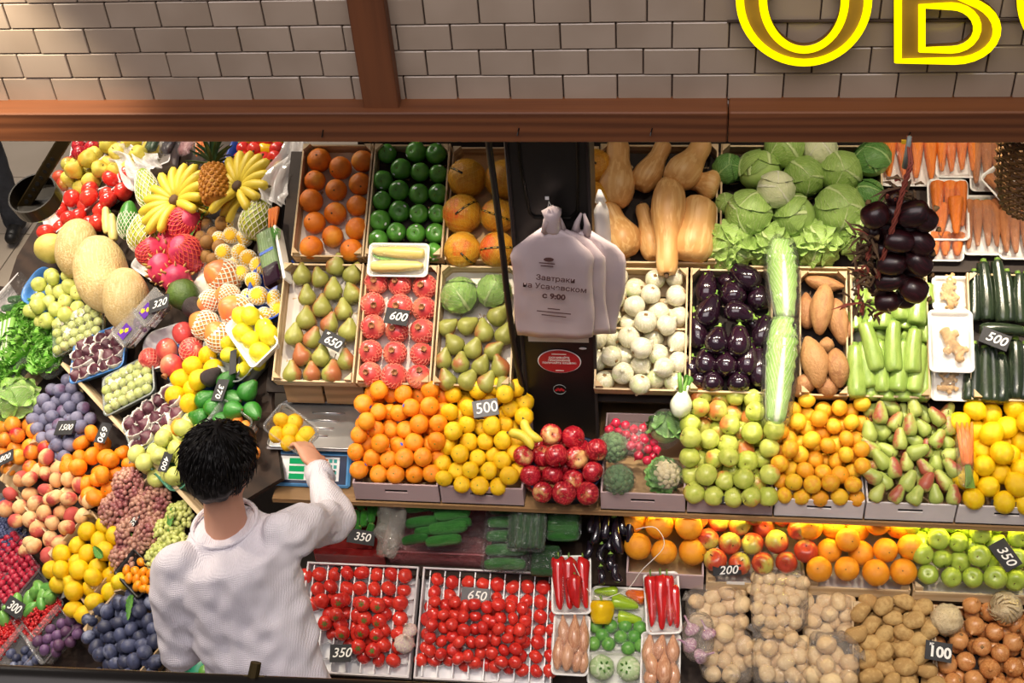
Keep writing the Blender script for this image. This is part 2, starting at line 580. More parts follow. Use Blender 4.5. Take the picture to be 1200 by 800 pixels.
plain('blue_plastic', '1f3f9a', 0.3, c2='274ba8')
plain('lightblue_plastic', '4d84c8', 0.3)
plain('navy_plastic', '1b2640', 0.3)
plain('green_plastic', '4f8a72', 0.35)
plain('teal_plastic', '2c8f72', 0.35)
plain('gray_plastic', '8f9694', 0.35)
plain('violet_plastic', '6a4a8a', 0.3)
plain('slate', '2a2a2c', 0.75, c2='343437', scale=12)
plain('slate_pale', '6a6a6c', 0.75, c2='737375', scale=12)
plain('chalk', 'f2f0ea', 0.8)
plain('sign_red', 'b3242a', 0.4)
plain('steel', 'b9b9bb', 0.32, metal=0.85, c2='a9a9ab')
plain('scale_blue', '58a0dc', 0.35)
plain('scale_navy', '1d2a48', 0.35)
plain('key_white', 'e8e8ea', 0.4)
plain('key_teal', '2f9c93', 0.4)
plain('key_purple', '8a5cb8', 0.4)
plain('key_orange', 'e88a2c', 0.4)
plain('key_dark', '3a3a44', 0.4)
plain('fuchsia_paper', 'e0306a', 0.6)
plain('purple_label', '5d2d9a', 0.4)
plain('yellow_label', 'f0d020', 0.5)
plain('blue_tape', '2f5fd0', 0.4)
plain('yellow_tape', 'e6b52a', 0.4)
plain('tape_black', '18140f', 0.4)
plain('liner_dark', '2b2220', 0.8)
plain('rope_red', '9a4a3a', 0.8)
plain('string_white', 'efe9df', 0.7)
glow('lcd_green', '2fd07a', 0.55)
glow('neon_yellow', 'ffe600', 1.6)
glow('led_bar', 'fbe858', 45.0)
plain('neon_face', 'b08a30', 0.3, c2='9c7828')
plain('neon_rim', '6b4a18', 0.4)
film('clear_film', haze=0.03, gloss=0.7, wrinkle=0.6, wscale=26)
film('bag_film', haze=0.11, gloss=0.7, wrinkle=1.0, wscale=16, hazec='f0e2d4')
film('lettuce_film', haze=0.10, gloss=0.6, wrinkle=1.0, wscale=12, hazec='f4f6ea')
film('tray_film', haze=0.012, gloss=0.8, wrinkle=0.7, wscale=24)
film('punnet_film', haze=0.07, gloss=0.9, wrinkle=0.2, wscale=10, rough=0.08)
film('dark_film', tint='d8d8d8', haze=0.02, gloss=0.35, wrinkle=0.6, wscale=26)
film('white_bag', haze=0.55, gloss=0.25, wrinkle=0.8, wscale=9, hazec='f0ecec')
film('pink_film', haze=0.30, gloss=0.5, wrinkle=0.8, wscale=20, hazec='d98a90')
plain('floor_tile', 'b3a594', 0.35, c2='a89a89', scale=1.5)
plain('floor_joint', '857868', 0.9)
plain('hall_wall', '2a2320', 0.9)


# ================================================================ tiers of the stand: frames on the layer of produce
def row(yf, zf, yb, zb):
    return Frame((0, yf, zf), (1, 0, 0), (0, yb - yf, zb - zf))


T1 = row(3.626, 1.40, 3.996, 1.65)
T2 = row(3.25, 1.13, 3.618, 1.38)
T3 = row(2.963, 0.93, 3.274, 1.10)
T4 = row(2.839, 0.66, 3.037, 0.76)
T5 = row(2.60, 0.425, 2.875, 0.58)


def plane3(a, b, c):
    """frame through three points, u from a to b"""
    a, b, c = map(np.array, (a, b, c))
    return Frame(a, b - a, c - a)


WU = plane3(atz(75, 425, .85), atz(245, 610, .85), atz(320, 330, 1.25))       # upper tier of the corner stand
WL = plane3(atz(75, 430, .75), atz(240, 615, .75), atz(0, 590, .5))
WL = Frame(WL.o, WL.u, -WL.v) if WL.n[2] < 0 else WL                            # lower tier
_b0, _b1 = WL.at(0, 590), WL.at(140, 775)
WB = Frame(_b0 - np.array((0, 0, .07)), _b1 - _b0, WL.v)                        # bottom tier with the berries

# ================================================================ the setting
fl = MB(); fl.box((-1.5, 3.0, -0.03), (16, 14, 0.02))
floor = fl.build('floor', 'floor_joint'); tag(floor, kind='structure')
ft = MB(); ft.box((0, 0, 0), (0.594, 0.594, 0.02), bev=0.002); ftm = ft.mesh('floor_tile', 'floor_tile', False)
for i in range(-9, 4):
    for j in range(4, 14):
        if i < -3 or j > 8:
            o = obj('floor_tile', ftm, floor); o.location = (i * 0.6 + 0.1, j * 0.6, -0.01)
bw = MB(); bw.box((0.45, 4.33, 1.5), (3.5, 0.06, 3.0)); tag(bw.build('wall_back', 'hall_wall'), kind='structure')

WY = 3.2
ww = MB(); ww.box((-0.5, WY + 0.045, 2.82), (5.4, 0.07, 1.14)); wall = ww.build('wall_header', 'grout'); tag(wall, kind='structure')
TP, TH = 0.152, 0.0785
tl = MB(); tl.box((0, 0, 0), (TP - 0.004, 0.012, TH - 0.004), bev=0.002)
tile_me = tl.mesh('tile', 'tile_glaze', False)
tr_ = MB(); tr_.box((0, 0, 0), (TP - 0.004, 0.018, 0.021), bev=0.006); trim_me = tr_.mesh('trim_tile', 'tile_trim', False)
z0 = atY(100, 119, WY)[2]
joints = [(63, 106), (24, 79), (44, 51), (67, 22), (30, 0)]
for k in range(9):
    px, py = joints[k] if k < 5 else joints[1 + (k % 4)]
    x0 = atY(px, min(py, 106), WY)[0] + 0.076
    for i in range(-9, 28):
        x = x0 + i * TP
        if -2.95 < x < 2.05:
            o = obj('tile', tile_me, wall); o.location = (x, WY + 0.004 + 0.0012 * ((i * 7 + k * 3) % 3), z0 + TH * (k + 0.5))
            o.rotation_euler = (random.uniform(-.004, .004), 0, random.uniform(-.003, .003))
x0 = atY(38, 124, WY)[0] + 0.076
for i in range(-9, 28):
    x = x0 + i * TP
    if -2.95 < x < 2.05:
        o = obj('trim_tile', trim_me, wall); o.location = (x, WY + 0.0, z0 - 0.0135)

BY = 3.12
bt, bb = atY(100, 133, BY)[2], atY(100, 166.5, BY)[2]
beam = thing('wooden_beam', 'long brown wooden beam running under the tiled header', 'beam')
xj = atY(853, 150, BY)[0]
for xa, xb in ((-3.2, xj - 0.0015), (xj + 0.0015, 2.2)):
    b = MB(); b.box(((xa + xb) / 2, BY + 0.08, (bt + bb) / 2), (xb - xa, 0.16, bt - bb), bev=0.004); b.build('board', 'beam_wood', beam)
for px, py in ((378, 157), (607, 155), (763, 155), (1065, 160)):
    p = atY(px, py, BY - 0.004); q = MB(); q.tube([p + (0.003, 0.004, 0.012), p, p - (0.002, 0.006, 0.008)], 0.002, 5); q.build('nail', 'black_metal', beam)
pa, pb = atY(428, 130, 3.16), atY(469, 130, 3.16)
ps = MB(); ps.box(((pa[0] + pb[0]) / 2, 3.17, 2.82), (pb[0] - pa[0], 0.045, 1.14), bev=0.003)
tag(ps.build('wooden_post', 'post_wood'), 'upright brown wooden post fixed over the white tiles', 'post')

# black pillar in the middle
CY = 3.30
ca, cb = atY(592, 172, CY)[0], atY(690, 172, CY)[0]
pil = thing('pillar', 'black square pillar between the crates with signs on it', 'pillar')
cxm, cw = (ca + cb) / 2, cb - ca
q = MB(); q.box((cxm, CY + 0.10, 1.6), (cw, 0.20, 2.1), bev=0.008); q.build('shaft', 'black_plastic', pil)
pan = [(-.36, 2.6), (-.33, 2.0), (-.26, 1.83), (-.2, 1.815), (.25, 1.815), (.33, 1.84), (.36, 2.0), (.38, 2.6)]
q = MB(); q.tube([(cxm + a * cw, CY - 0.004, b) for a, b in pan], 0.005, 6); q.build('panel_edge', 'black_metal', pil)
for a in (-.485, .485):
    q = MB(); q.box((cxm + a * cw, CY - 0.004, 1.6), (0.012, 0.012, 2.08), bev=0.003); q.build('corner_strip', 'liner_dark', pil)
p = atY(641, 232, CY - .006); q = MB(); q.box(p, (0.012, 0.004, 0.010)); q.build('badge', 'white_plastic', pil)
CF = Frame((cxm, CY - 0.003, 1.2), (1, 0, 0), (0, 0, 1))          # face of the pillar (n towards the viewer is -Y)


def on_pillar(px, py, h=0.0):
    return atY(px, py, CY - h)


# ================================================================ main stand carcass
st = thing('display_stand', 'dark wooden tiered stand carrying the rows of crates', 'display stand')


def board(frame, x0, x1, v0, v1, h, th, name, mat, parent=st):
    m = MB(); m.box(((x0 + x1) / 2, (v0 + v1) / 2, h - th / 2), (x1 - x0, v1 - v0, th))
    o = m.build(name, mat, parent); o.matrix_world = frame.mat(); return o


XL, XR = -1.50, 1.42
board(T1, XL, XR, -0.01, 0.47, -0.115, 0.02, 'tier_board', 'dark_wood')
board(T2, XL, XR, -0.01, 0.45, -0.115, 0.02, 'tier_board', 'dark_wood')
H3 = 0.842
H4 = 0.575
hz = Frame((0, 0, 0), (1, 0, 0), (0, 1, 0))
xs0 = -1.42
board(hz, xs0, XR, 2.955, 3.50, H3, 0.018, 'shelf', 'plank_wood')
board(hz, -1.22, XR, 2.86, 3.50, H4, 0.018, 'shelf', 'dark_wood')
board(hz, -1.22, XR, 3.30, 3.32, H3 - .03, H3 - H4 - 0.06, 'back_panel', 'dark_wood')
board(T5, -1.26, XR, -0.06, 0.36, -0.10, 0.02, 'tier_board', 'dark_wood')
for xx in (-1.2, -0.4, 0.4, 1.2):
    m = MB(); m.box((xx, 3.4, 0.4), (0.05, 0.05, 0.8)); m.build('leg', 'dark_wood', st)
    m = MB(); m.box((xx, 2.7, 0.14), (0.05, 0.05, 0.28)); m.build('leg', 'dark_wood', st)
    m = MB(); m.box((xx, 4.05, 0.75), (0.05, 0.05, 1.5)); m.build('leg', 'dark_wood', st)
    m = MB(); m.box((xx, 3.62, 0.6), (0.05, 0.05, 1.2)); m.build('leg', 'dark_wood', st)
# lamp strip under the shelf
lm = thing('led_strip', 'yellow glowing lamp strip under the shelf of fruit cartons', 'lamp')
m = MB(); m.box((0.62, 3.0, H3 - 0.024), (1.50, 0.026, 0.010)); m.build('housing', 'white_plastic', lm)
m = MB(); m.box((0.62, 3.0, H3 - 0.031), (1.46, 0.012, 0.004)); m.build('diffuser', 'led_bar', lm)


# ================================================================ produce: skins
skin('orange_skin', 'e07a12', 'd06a0c', rough=0.42, c3='e8962a', blush=(0.5, 1.3), bump=0.25, bscale=40)
skin('mandarin_skin', 'f2941c', 'ea8410', rough=0.38, bump=0.25, bscale=36)
skin('mandarin_yellow', 'f4c818', 'eeb80e', rough=0.4, bump=0.3, bscale=34)
skin('citrus_gold', 'ecbc2c', 'e29a20', rough=0.4, rnd=1.2, bump=0.25, bscale=34)
skin('lemon_skin', 'f2cc10', 'eabc08', rough=0.38, bump=0.3, bscale=34)
skin('lemon_pale', 'e8dc30', 'dcd028', rough=0.35, bump=0.2, bscale=34)
skin('green_skin', '549234', '437e2a', rough=0.3, speck='7fb050', sscale=16, samt=0.25)
skin('apple_green', 'a6ba4a', '96ac3e', rough=0.3, speck='dce8a0', sscale=16, samt=0.3)
skin('apple_blush', 'b0bc4c', 'c2c860', rough=0.32, c3='d0743c', blush=(0.45, 1.25), speck='dce8a0', sscale=16, samt=0.25)
skin('apple_red', 'a8182a', '8c1222', rough=0.25, c3='d8b070', blush=(0.75, 1.35), bdir=(0.2, 0.1, 1), band=('c23a3c', 7), coat=0.3)
skin('apple_stripe', 'a83a26', 'b84a30', rough=0.3, rnd=1.0, c3='b4ac50', blush=(0.25, 1.0), bdir=(0.7, 0.2, 0.5))
skin('pear_skin', '97984a', '8a8a40', rough=0.42, c3='9c5a36', blush=(0.05, 0.9), speck='6f7a2c', sscale=30, samt=0.4, rnd=0.9)
skin('pear_forelle', '9aaa52', 'aab45c', rough=0.4, c3='9c4c3c', blush=(0.3, 1.0), speck='d8d890', sscale=26, samt=0.3, rnd=1.0)
skin('pomegranate_skin', 'd4524e', 'c63e42', rough=0.3, c3='e0906c', blush=(0.3, 1.2), coat=0.2)
skin('pomegranate_crown', 'a06a40', '8a5534', rough=0.6)
skin('pink_net', 'f59a84', rough=0.5)
skin('red_net', 'f06858', rough=0.5)
skin('white_net', 'f0ead8', rough=0.5)
skin('pomelo_skin', 'd89a24', 'c88420', rough=0.35, c3='d85a1c', blush=(0.5, 1.1), bump=0.3, bscale=18)
skin('gold_net', 'e6c050', rough=0.3)
skin('squash_skin', 'd8a464', 'cc9658', rough=0.45, band=('e0b478', 5), bump=0.05)
skin('stem_brown', '6a4a2a', '4a3420', rough=0.8)
skin('stem_green', '7a9a3a', '5f8030', rough=0.6)
skin('calyx_green', '6f9a3a', '8ab04a', rough=0.6)
skin('tomato_skin', 'dc3e30', 'cc2c26', rough=0.18, coat=0.5)
skin('tomato_leaf', '5a7a2c', '6f6a30', rough=0.7)
skin('onion_white', 'd6ceb4', 'c6c4a0', rough=0.3, c3='c9d49a', blush=(0.7, 1.3), band=('e2dcc8', 8), coat=0.3)
skin('onion_gold', 'd2965c', 'c27e44', rough=0.35, band=('d89c60', 7), coat=0.25)
skin('onion_red', '2c0d12', '1e080c', rough=0.35, band=('3a1218', 7), coat=0.2)
skin('root_tan', '9a7a50', '7a5c3a', rough=0.9)
skin('husk', 'b09a70', '8c744c', rough=0.8)
skin('eggplant_skin', '1c0c18', '26101e', rough=0.12, coat=0.8)
skin('eggplant_long', '140e16', '1c1420', rough=0.12, coat=0.8)
skin('potato_skin', 'ceac70', 'b8925a', rough=0.75, speck='7a5a34', sscale=9, samt=0.5, bump=0.3, bscale=12)
skin('potato_pale', 'e6cc9e', 'd8b88c', rough=0.6, speck='9a7a50', sscale=8, samt=0.3, bump=0.2, bscale=12)
skin('sweet_potato', 'b08252', '9a6a42', rough=0.6, speck='7a4c30', sscale=7, samt=0.5, bump=0.3, bscale=8)
skin('zucchini_light', '98b256', '84a046', rough=0.3, speck='c8e088', sscale=30, samt=0.6, coat=0.2)
skin('zucchini_dark', '1d281c', '2a3624', rough=0.25, speck='5a6a4a', sscale=26, samt=0.3, coat=0.4)
skin('cucumber_skin', '3a7a34', '2c6a2c', rough=0.3, bump=0.8, bscale=9, speck='5a9a44', sscale=14, samt=0.3)
skin('cucumber_dark', '223f24', '2a4e2a', rough=0.25, bump=0.6, bscale=9)
skin('cucumber_bright', '3c8a2c', '2e7426', rough=0.3, bump=0.8, bscale=9, tip=('8ab860', 0.6, 1.0))
skin('carrot_skin', 'ee8428', 'e2741e', rough=0.4, bump=0.4, bscale=10)
skin('carrot_dirty', 'a8683c', 'c07a48', rough=0.7, lo=0.3, hi=0.7, bump=0.4, bscale=10)
skin('ginger_skin', 'd2ac78', 'c09864', rough=0.65, bump=0.4, bscale=20)
skin('garlic_skin', 'e4d8c8', 'd6c4b4', rough=0.55, band=('c8a8b0', 6))
skin('garlic_purple', 'b890a8', 'a87a98', rough=0.5, band=('dcc8d0', 6))
skin('plum_blue', '343850', '4c5270', rough=0.5, lo=0.3, hi=0.7, rnd=1.2, c3='7a8098', blush=(0.4, 1.2))
skin('plum_purple', '5a3a58', '6f5078', rough=0.5, lo=0.3, hi=0.7, rnd=1.0)
skin('plum_gray', '6c6c88', '84829c', rough=0.65, lo=0.3, hi=0.7, rnd=1.0, c3='6a4f70', blush=(0.6, 1.2))
skin('peach_skin', 'eac08a', 'e4ac74', rough=0.7, c3='b84c46', blush=(0.0, 0.7), rnd=1.0)
skin('nectarine_skin', 'f0a030', 'e88a2a', rough=0.4, c3='c0282c', blush=(0.2, 1.0), rnd=1.2)
skin('fig_skin', '4a2230', '5c2c3a', rough=0.5, c3='74505a', blush=(0.5, 1.2))
skin('greengage_skin', 'b4be6c', 'c4cc84', rough=0.4, c3='a07848', blush=(0.9, 1.5))
skin('pale_apple', 'd2d478', 'c4cc68', rough=0.35, c3='d86848', blush=(1.0, 1.6), rnd=0.8)
skin('melon_skin', 'd4b880', 'c8aa70', rough=0.6, band=('dcc694', 16), bump=0.35, bscale=14)
skin('melon_yellow', 'e0cc74', 'd6c060', rough=0.5, bump=0.2, bscale=14)
skin('papaya_skin', 'b8b838', '7a9a30', rough=0.4, lo=0.3, hi=0.7)
skin('papaya_green', '4a8a34', '3c7a2c', rough=0.35)
skin('mango_skin', 'e08a44', 'd87850', rough=0.35, c3='c8a84a', blush=(0.3, 1.0))
skin('avocado_green', '2f7a22', '276a1c', rough=0.3, bump=0.3, bscale=12, coat=0.2)
skin('avocado_olive', '5f7a34', '4a6428', rough=0.4, bump=0.3, bscale=12)
skin('avocado_dark', '3a2a2c', '2c2022', rough=0.5, bump=0.5, bscale=14)
skin('dragon_skin', 'd84468', 'c83058', rough=0.45)
skin('dragon_scale', 'b8a850', 'c88a60', rough=0.5)
skin('pineapple_skin', 'b87a24', 'a06418', rough=0.6, speck='d8a850', sscale=10, samt=0.5)
skin('pineapple_leaf', '2f4a2c', '4a6a44', rough=0.5)
skin('banana_skin', 'dcc440', 'd0b838', rough=0.45, tip=('8a9a3a', 0.82, 1.0))
skin('banana_tip', '4a3a1c', rough=0.8)
skin('kiwi_skin', '9a7038', '8a6230', rough=0.7)
skin('quince_skin', 'd2c050', 'c4b848', rough=0.55, c3='d8a030', blush=(0.5, 1.2), rnd=1.2)
skin('radish_skin', 'b02038', 'c02c48', rough=0.25, coat=0.3)
skin('broccoli_skin', '7a9a6a', '648a5c', rough=0.8, bump=0.4, bscale=9)
skin('cauli_skin', 'e8dcb8', 'dccea8', rough=0.8, bump=0.3, bscale=9)
skin('fennel_skin', 'e2e6d0', 'd0dab8', rough=0.35)
skin('fennel_green', '7fae50', '6a9a40', rough=0.5)
skin('kohlrabi_skin', 'b4cc98', 'a4c088', rough=0.4, band=('d0dcb8', 4))
skin('celeriac_skin', 'd8c49c', 'bca47c', rough=0.85, bump=0.4, bscale=6, speck='6a5234', sscale=8, samt=0.5)
skin('corn_kernel', 'e4d288', 'd8c270', rough=0.35)
skin('pepper_red', 'c81e1e', 'b01818', rough=0.15, coat=0.6)
skin('pepper_yellow', 'f2cc10', 'e8bc08', rough=0.18, coat=0.5)
skin('pepper_lime', 'a8c830', '94b828', rough=0.2, coat=0.4)
skin('pepper_orange', 'e8741c', 'd86010', rough=0.2, coat=0.4)
skin('lime_skin', '5a9a44', '7ab054', rough=0.3, lo=0.3, hi=0.7)
skin('shallot_skin', 'cc9876', 'bc8260', rough=0.3, band=('d8a888', 6), coat=0.3)
skin('asparagus_skin', '6a8a48', '56743c', rough=0.5)
skin('grape_red', '8e5054', 'b88c78', rough=0.4, lo=0.35, hi=0.65, rnd=0.0, scale=14)
skin('grape_white', 'b8c268', 'ccd080', rough=0.35, lo=0.3, hi=0.7, rnd=0.0, scale=9)
skin('raspberry_skin', 'a8203a', 'b82c44', rough=0.45)
skin('currant_skin', 'b01a20', 'c82a2a', rough=0.2, rnd=0.0, scale=40)
skin('blueberry_skin', '3c4468', '4a5278', rough=0.6, rnd=0.0, scale=40)
skin('kumquat_skin', 'f09a18', 'e88a10', rough=0.35)
skin('apricot_skin', 'f0a040', 'e89038', rough=0.6, c3='d85038', blush=(0.5, 1.1))
skin('cabbage_core', 'a8c470', '98b85c', rough=0.5)
leafmat('cabbage_leaf', '9cbc60', '86a84c', 'd4e2a4', nside=8)
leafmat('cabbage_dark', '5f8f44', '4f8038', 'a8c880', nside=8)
leafmat('cabbage_white', 'd8dcb0', 'ccd4a0', 'eeeed8', nside=7)
leafmat('napa_leaf', '9cc466', '84b04c', 'eef2dc', nside=9, vw=0.12, rib=0.36)
leafmat('lettuce_leaf', '8ac850', '6cb03c', 'c0e490', nside=6)
leafmat('green_leaf', '4f8a30', '3f7a2a', '8ab860', nside=6)
leafmat('iceberg_leaf', '9cc45c', '84b448', 'd4e4a4', nside=6)


# ================================================================ produce: shapes, all about one unit in radius
def sphere_prof(zs=1.0, top=0.0, bot=0.0, n=11, w=0.32, nip=0.0, nipb=0.0, pw=1.0):
    out = []
    for i in range(n + 1):
        t = math.pi * i / n
        r = max(math.sin(t), 0.0) ** pw; z = -zs * math.cos(t)
        d = math.exp(-(r / w) ** 2)
        if i > n / 2: z += -top * d + nip * math.exp(-(r / 0.22) ** 2)
        else: z += bot * d - nipb * math.exp(-(r / 0.22) ** 2)
        out.append((r if 0 < i < n else 0.012, z))
    return out


def prof(pts, n=14):
    return [(max(p[0], 0.012), p[1]) for p in crom(pts, n)]


KIND = {}


def kind(key, name, cat, mat, builder, parts=(), nvar=2):
    ms = []
    for s in range(nvar):
        m = MB(); builder(m, s + 1); ms.append(m.mesh(name, mat))
    ps = []
    for pn, pm, pb in parts:
        m = MB(); pb(m); ps.append((pn, m.mesh(pn, pm)))
    KIND[key] = dict(name=name, cat=cat, meshes=ms, parts=ps)


def put(key, loc, axis, r, label=None, group=None, spin=None, sc=None, parts=True, parent=None):
    k = KIND[key]
    me = random.choice(k['meshes'])
    o = obj(k['name'], me)
    if spin is None: spin = random.uniform(0, 6.283)
    sc = sc if sc is not None else (r, r, r)
    o.matrix_world = mat_axis(loc, axis, spin, sc)
    if parent is None: tag(o, label, k['cat'], group)
    else: o.parent = parent; o.matrix_parent_inverse = parent.matrix_world.inverted()
    if parts:
        for pn, pm in k['parts']: obj(pn, pm, o)
    return o


def stem(h0, h1, r=0.05, lean=0.12):
    return lambda m: m.tube([(0, 0, h0), (lean * .4, 0, (h0 + h1) / 2), (lean, 0, h1)], [r, r * .8, r * 1.2], 5)


def calyx(z, n=5, L=0.55, w=0.14, lift=0.12, stemh=0.25):
    def f(m):
        for k in range(n):
            a = 2 * math.pi * k / n; c, s = math.cos(a), math.sin(a)
            pts = []
            for t, ww, zz in ((0.0, w * .6, 0.02), (0.5, w, lift), (1.0, 0.01, lift * .4)):
                for sg in (-1, 1):
                    x = t * L; y = sg * ww
                    pts.append((x * c - y * s, x * s + y * c, z + zz - 0.28 * (t * L) ** 2))
            m.add(pts, [(0, 1, 3, 2), (2, 3, 5, 4)])
        if stemh: m.tube([(0, 0, z), (0.03, 0, z + stemh)], [0.06, 0.05], 5)
    return f


def helixnet(m, pr, n, z0, z1, turns, tr, seg=9, seg2=3, off=1.02):
    zs = np.array([p[1] for p in pr]); rs = np.array([p[0] for p in pr])
    for sg in (-1, 1):
        for k in range(n):
            path = []
            for i in range(seg + 1):
                t = i / seg; z = z0 + (z1 - z0) * t
                r = np.interp(z, zs, rs) * off + tr * .3; a = 2 * math.pi * (k / n) + sg * turns * 2 * math.pi * t
                path.append((r * math.cos(a), r * math.sin(a), z * off))
            m.tube(path, tr, seg2, caps=False)


def sticker(z, r=0.22, lat=0.6):
    def f(m):
        c, s = math.cos(lat), math.sin(lat)
        pts = []
        for i in range(10):
            a = 2 * math.pi * i / 10
            d = np.array((c, 0, s)); u = np.array((0, 1.0, 0)); v = np.array((-s, 0, c))
            p = d + r * (math.cos(a) * u + 0.75 * math.sin(a) * v)
            pts.append(p / np.linalg.norm(p) * z)
        m.add(pts, [tuple(range(10))])
    return f


apple_p = sphere_prof(0.9, 0.22, 0.14, 13, 0.33, pw=0.92)
tomato_p = sphere_prof(0.84, 0.12, 0.05, 11, 0.35, pw=0.9)
orange_p = sphere_prof(0.96, 0.04, 0.03, 11, 0.2)
mand_p = sphere_prof(0.8, 0.10, 0.08, 11, 0.3, nip=0.03, pw=0.9)
kind('orange', 'orange', 'orange', 'orange_skin', lambda m, s: m.lathe(orange_p, 18, 0.03, seed=s), [('stem_scar', 'stem_brown', lambda m: m.lathe([(.09, .90), (.08, .945), (.012, .94)], 7))])
skin('orange_amber', 'ea9a22', 'e08c18', rough=0.42, bump=0.25, bscale=40)
kind('bigorange', 'orange', 'orange', 'orange_amber', lambda m, s: m.lathe(orange_p, 20, 0.03, seed=s), [('stem_scar', 'stem_brown', lambda m: m.lathe([(.06, .90), (.05, .94), (.012, .935)], 7))])
kind('mandarin', 'mandarin', 'mandarin', 'mandarin_skin', lambda m, s: m.lathe(mand_p, 18, 0.04, (9, 0.012), s), [('stem_scar', 'stem_green', lambda m: m.lathe([(.1, .70), (.08, .75), (.012, .745)], 6))])
kind('mandarin_s', 'mandarin', 'mandarin', 'mandarin_skin', lambda m, s: m.lathe(mand_p, 18, 0.04, (9, 0.012), s), [('sticker', 'blue_tape', sticker(1.0, .2, .5))])
kind('mandarin_y', 'mandarin', 'mandarin', 'mandarin_yellow', lambda m, s: m.lathe(mand_p, 18, 0.05, (8, 0.018), s), [('stem_scar', 'stem_green', lambda m: m.lathe([(.09, .70), (.07, .75), (.012, .745)], 6))])
kind('citrus', 'mandarin', 'mandarin', 'citrus_gold', lambda m, s: m.lathe(sphere_prof(0.9, .05, .04, 11, .25), 18, 0.03, seed=s), [('stem_scar', 'stem_green', lambda m: m.lathe([(.08, .84), (.06, .885), (.012, .88)], 6))])
lemon_p = sphere_prof(1.12, 0, 0, 13, nip=0.16, nipb=0.06)
for kk, mm in (('lemon', 'lemon_skin'), ('lemon_p', 'lemon_pale')):
    kind(kk, 'lemon', 'lemon', mm, lambda m, s: m.lathe(lemon_p, 18, 0.05, seed=s))
kind('grapple', 'green_apple', 'apple', 'green_skin', lambda m, s: m.lathe(apple_p, 18, 0.04, (5, 0.015), s), [('stem', 'stem_brown', stem(.55, .9, .035)), ('sticker', 'white_plastic', sticker(1.0, .16, 0.75))])
kind('apple_g', 'green_apple', 'apple', 'apple_green', lambda m, s: m.lathe(apple_p, 18, 0.05, (5, 0.015), s), [('stem', 'stem_brown', stem(.55, .95, .04))])
kind('apple_b', 'apple', 'apple', 'apple_blush', lambda m, s: m.lathe(apple_p, 18, 0.08, (5, 0.02), s, sc=(1, 1, 1.12)), [('stem', 'stem_brown', stem(.6, 1.0, .04))])
kind('apple_r', 'red_apple', 'apple', 'apple_red', lambda m, s: m.lathe(apple_p, 20, 0.05, (5, 0.015), s), [('stem', 'stem_brown', stem(.55, .95, .04))])
kind('apple_s', 'striped_apple', 'apple', 'apple_stripe', lambda m, s: m.lathe(apple_p, 18, 0.05, (5, 0.015), s), [('stem', 'stem_brown', stem(.55, .95, .04))])
kind('apple_p', 'pale_apple', 'apple', 'pale_apple', lambda m, s: m.lathe(apple_p, 16, 0.05, (5, 0.012), s), [('stem', 'stem_brown', stem(.55, .9, .035))])
kind('quince', 'quince', 'quince', 'quince_skin', lambda m, s: m.lathe(apple_p, 16, 0.15, (5, 0.03), s, sc=(1, 1, 1.1)), [('stem', 'stem_brown', stem(.6, .95, .05))])
pear_p = prof([(0, -.82), (.35, -.95), (.78, -.72), (1, -.2), (.93, .25), (.66, .72), (.43, 1.08), (.32, 1.32), (.16, 1.46), (0, 1.46)], 16)
kind('pear', 'pear', 'pear', 'pear_skin', lambda m, s: m.lathe(pear_p, 18, 0.07, seed=s), [('stem', 'stem_brown', stem(1.40, 1.95, .05, .2)), ('blossom_end', 'stem_brown', lambda m: m.lathe([(.12, -.86), (.10, -.95), (.012, -.90)], 6))], 3)
pearf_p = prof([(0, -.98), (.35, -1.1), (.78, -.9), (.95, -.3), (.82, .3), (.66, .9), (.50, 1.35), (.25, 1.6), (0, 1.62)], 16)
kind('pear_f', 'pear', 'pear', 'pear_forelle', lambda m, s: m.lathe(pearf_p, 18, 0.09, (4, 0.025), seed=s), [('stem', 'stem_brown', stem(1.5, 2.1, .05, .25))], 3)
pom_p = sphere_prof(0.92, 0.0, 0.06, 12)


def crown(m):
    m.lathe([(.26, .82), (.20, 1.0), (.27, 1.18), (.21, 1.16), (.14, 1.0), (.012, .96)], 12, ribs=(6, 0.16))


kind('pomegranate', 'pomegranate', 'pomegranate', 'pomegranate_skin', lambda m, s: m.lathe(pom_p, 20, 0.06, (5, 0.02), s),
     [('crown', 'pomegranate_crown', crown), ('foam_net', 'pink_net', lambda m: helixnet(m, pom_p, 16, -.88, .62, .22, .03, 8))])
kind('pomegranate_n', 'pomegranate', 'pomegranate', 'pomegranate_skin', lambda m, s: m.lathe(pom_p, 20, 0.06, (5, 0.02), s), [('crown', 'pomegranate_crown', crown)])
kind('pomelo', 'pomelo', 'pomelo', 'pomelo_skin', lambda m, s: m.lathe(orange_p, 24, 0.04, seed=s, sc=(1, 1, 1.04)),
     [('net', 'gold_net', lambda m: helixnet(m, sphere_prof(1.0), 18, -.97, .97, .25, .006, 14)),
      ('label_band', 'tape_black', lambda m: m.loft([[(1.02 * math.cos(a) * math.sqrt(1 - z * z), 1.02 * math.sin(a) * math.sqrt(1 - z * z), 1.04 * z) for a in np.linspace(0.2, 3.4, 16)] +
                                                    [(1.0 * math.cos(a) * math.sqrt(1 - z * z), 1.0 * math.sin(a) * math.sqrt(1 - z * z), 1.02 * z) for a in np.linspace(3.4, 0.2, 16)] for z in (-.05, .05)])),
      ('band_print', 'yellow_tape', lambda m: [m.lathe([(1.03, z - .018), (1.03, z + .018)], 0) if False else m.add([(1.03 * math.cos(a), 1.03 * math.sin(a), -.018), (1.03 * math.cos(a + .2), 1.03 * math.sin(a + .2), -.018), (1.03 * math.cos(a + .2), 1.03 * math.sin(a + .2), .018), (1.03 * math.cos(a), 1.03 * math.sin(a), .018)], [(0, 1, 2, 3)]) for a in np.arange(0.4, 3.2, 0.36)])])
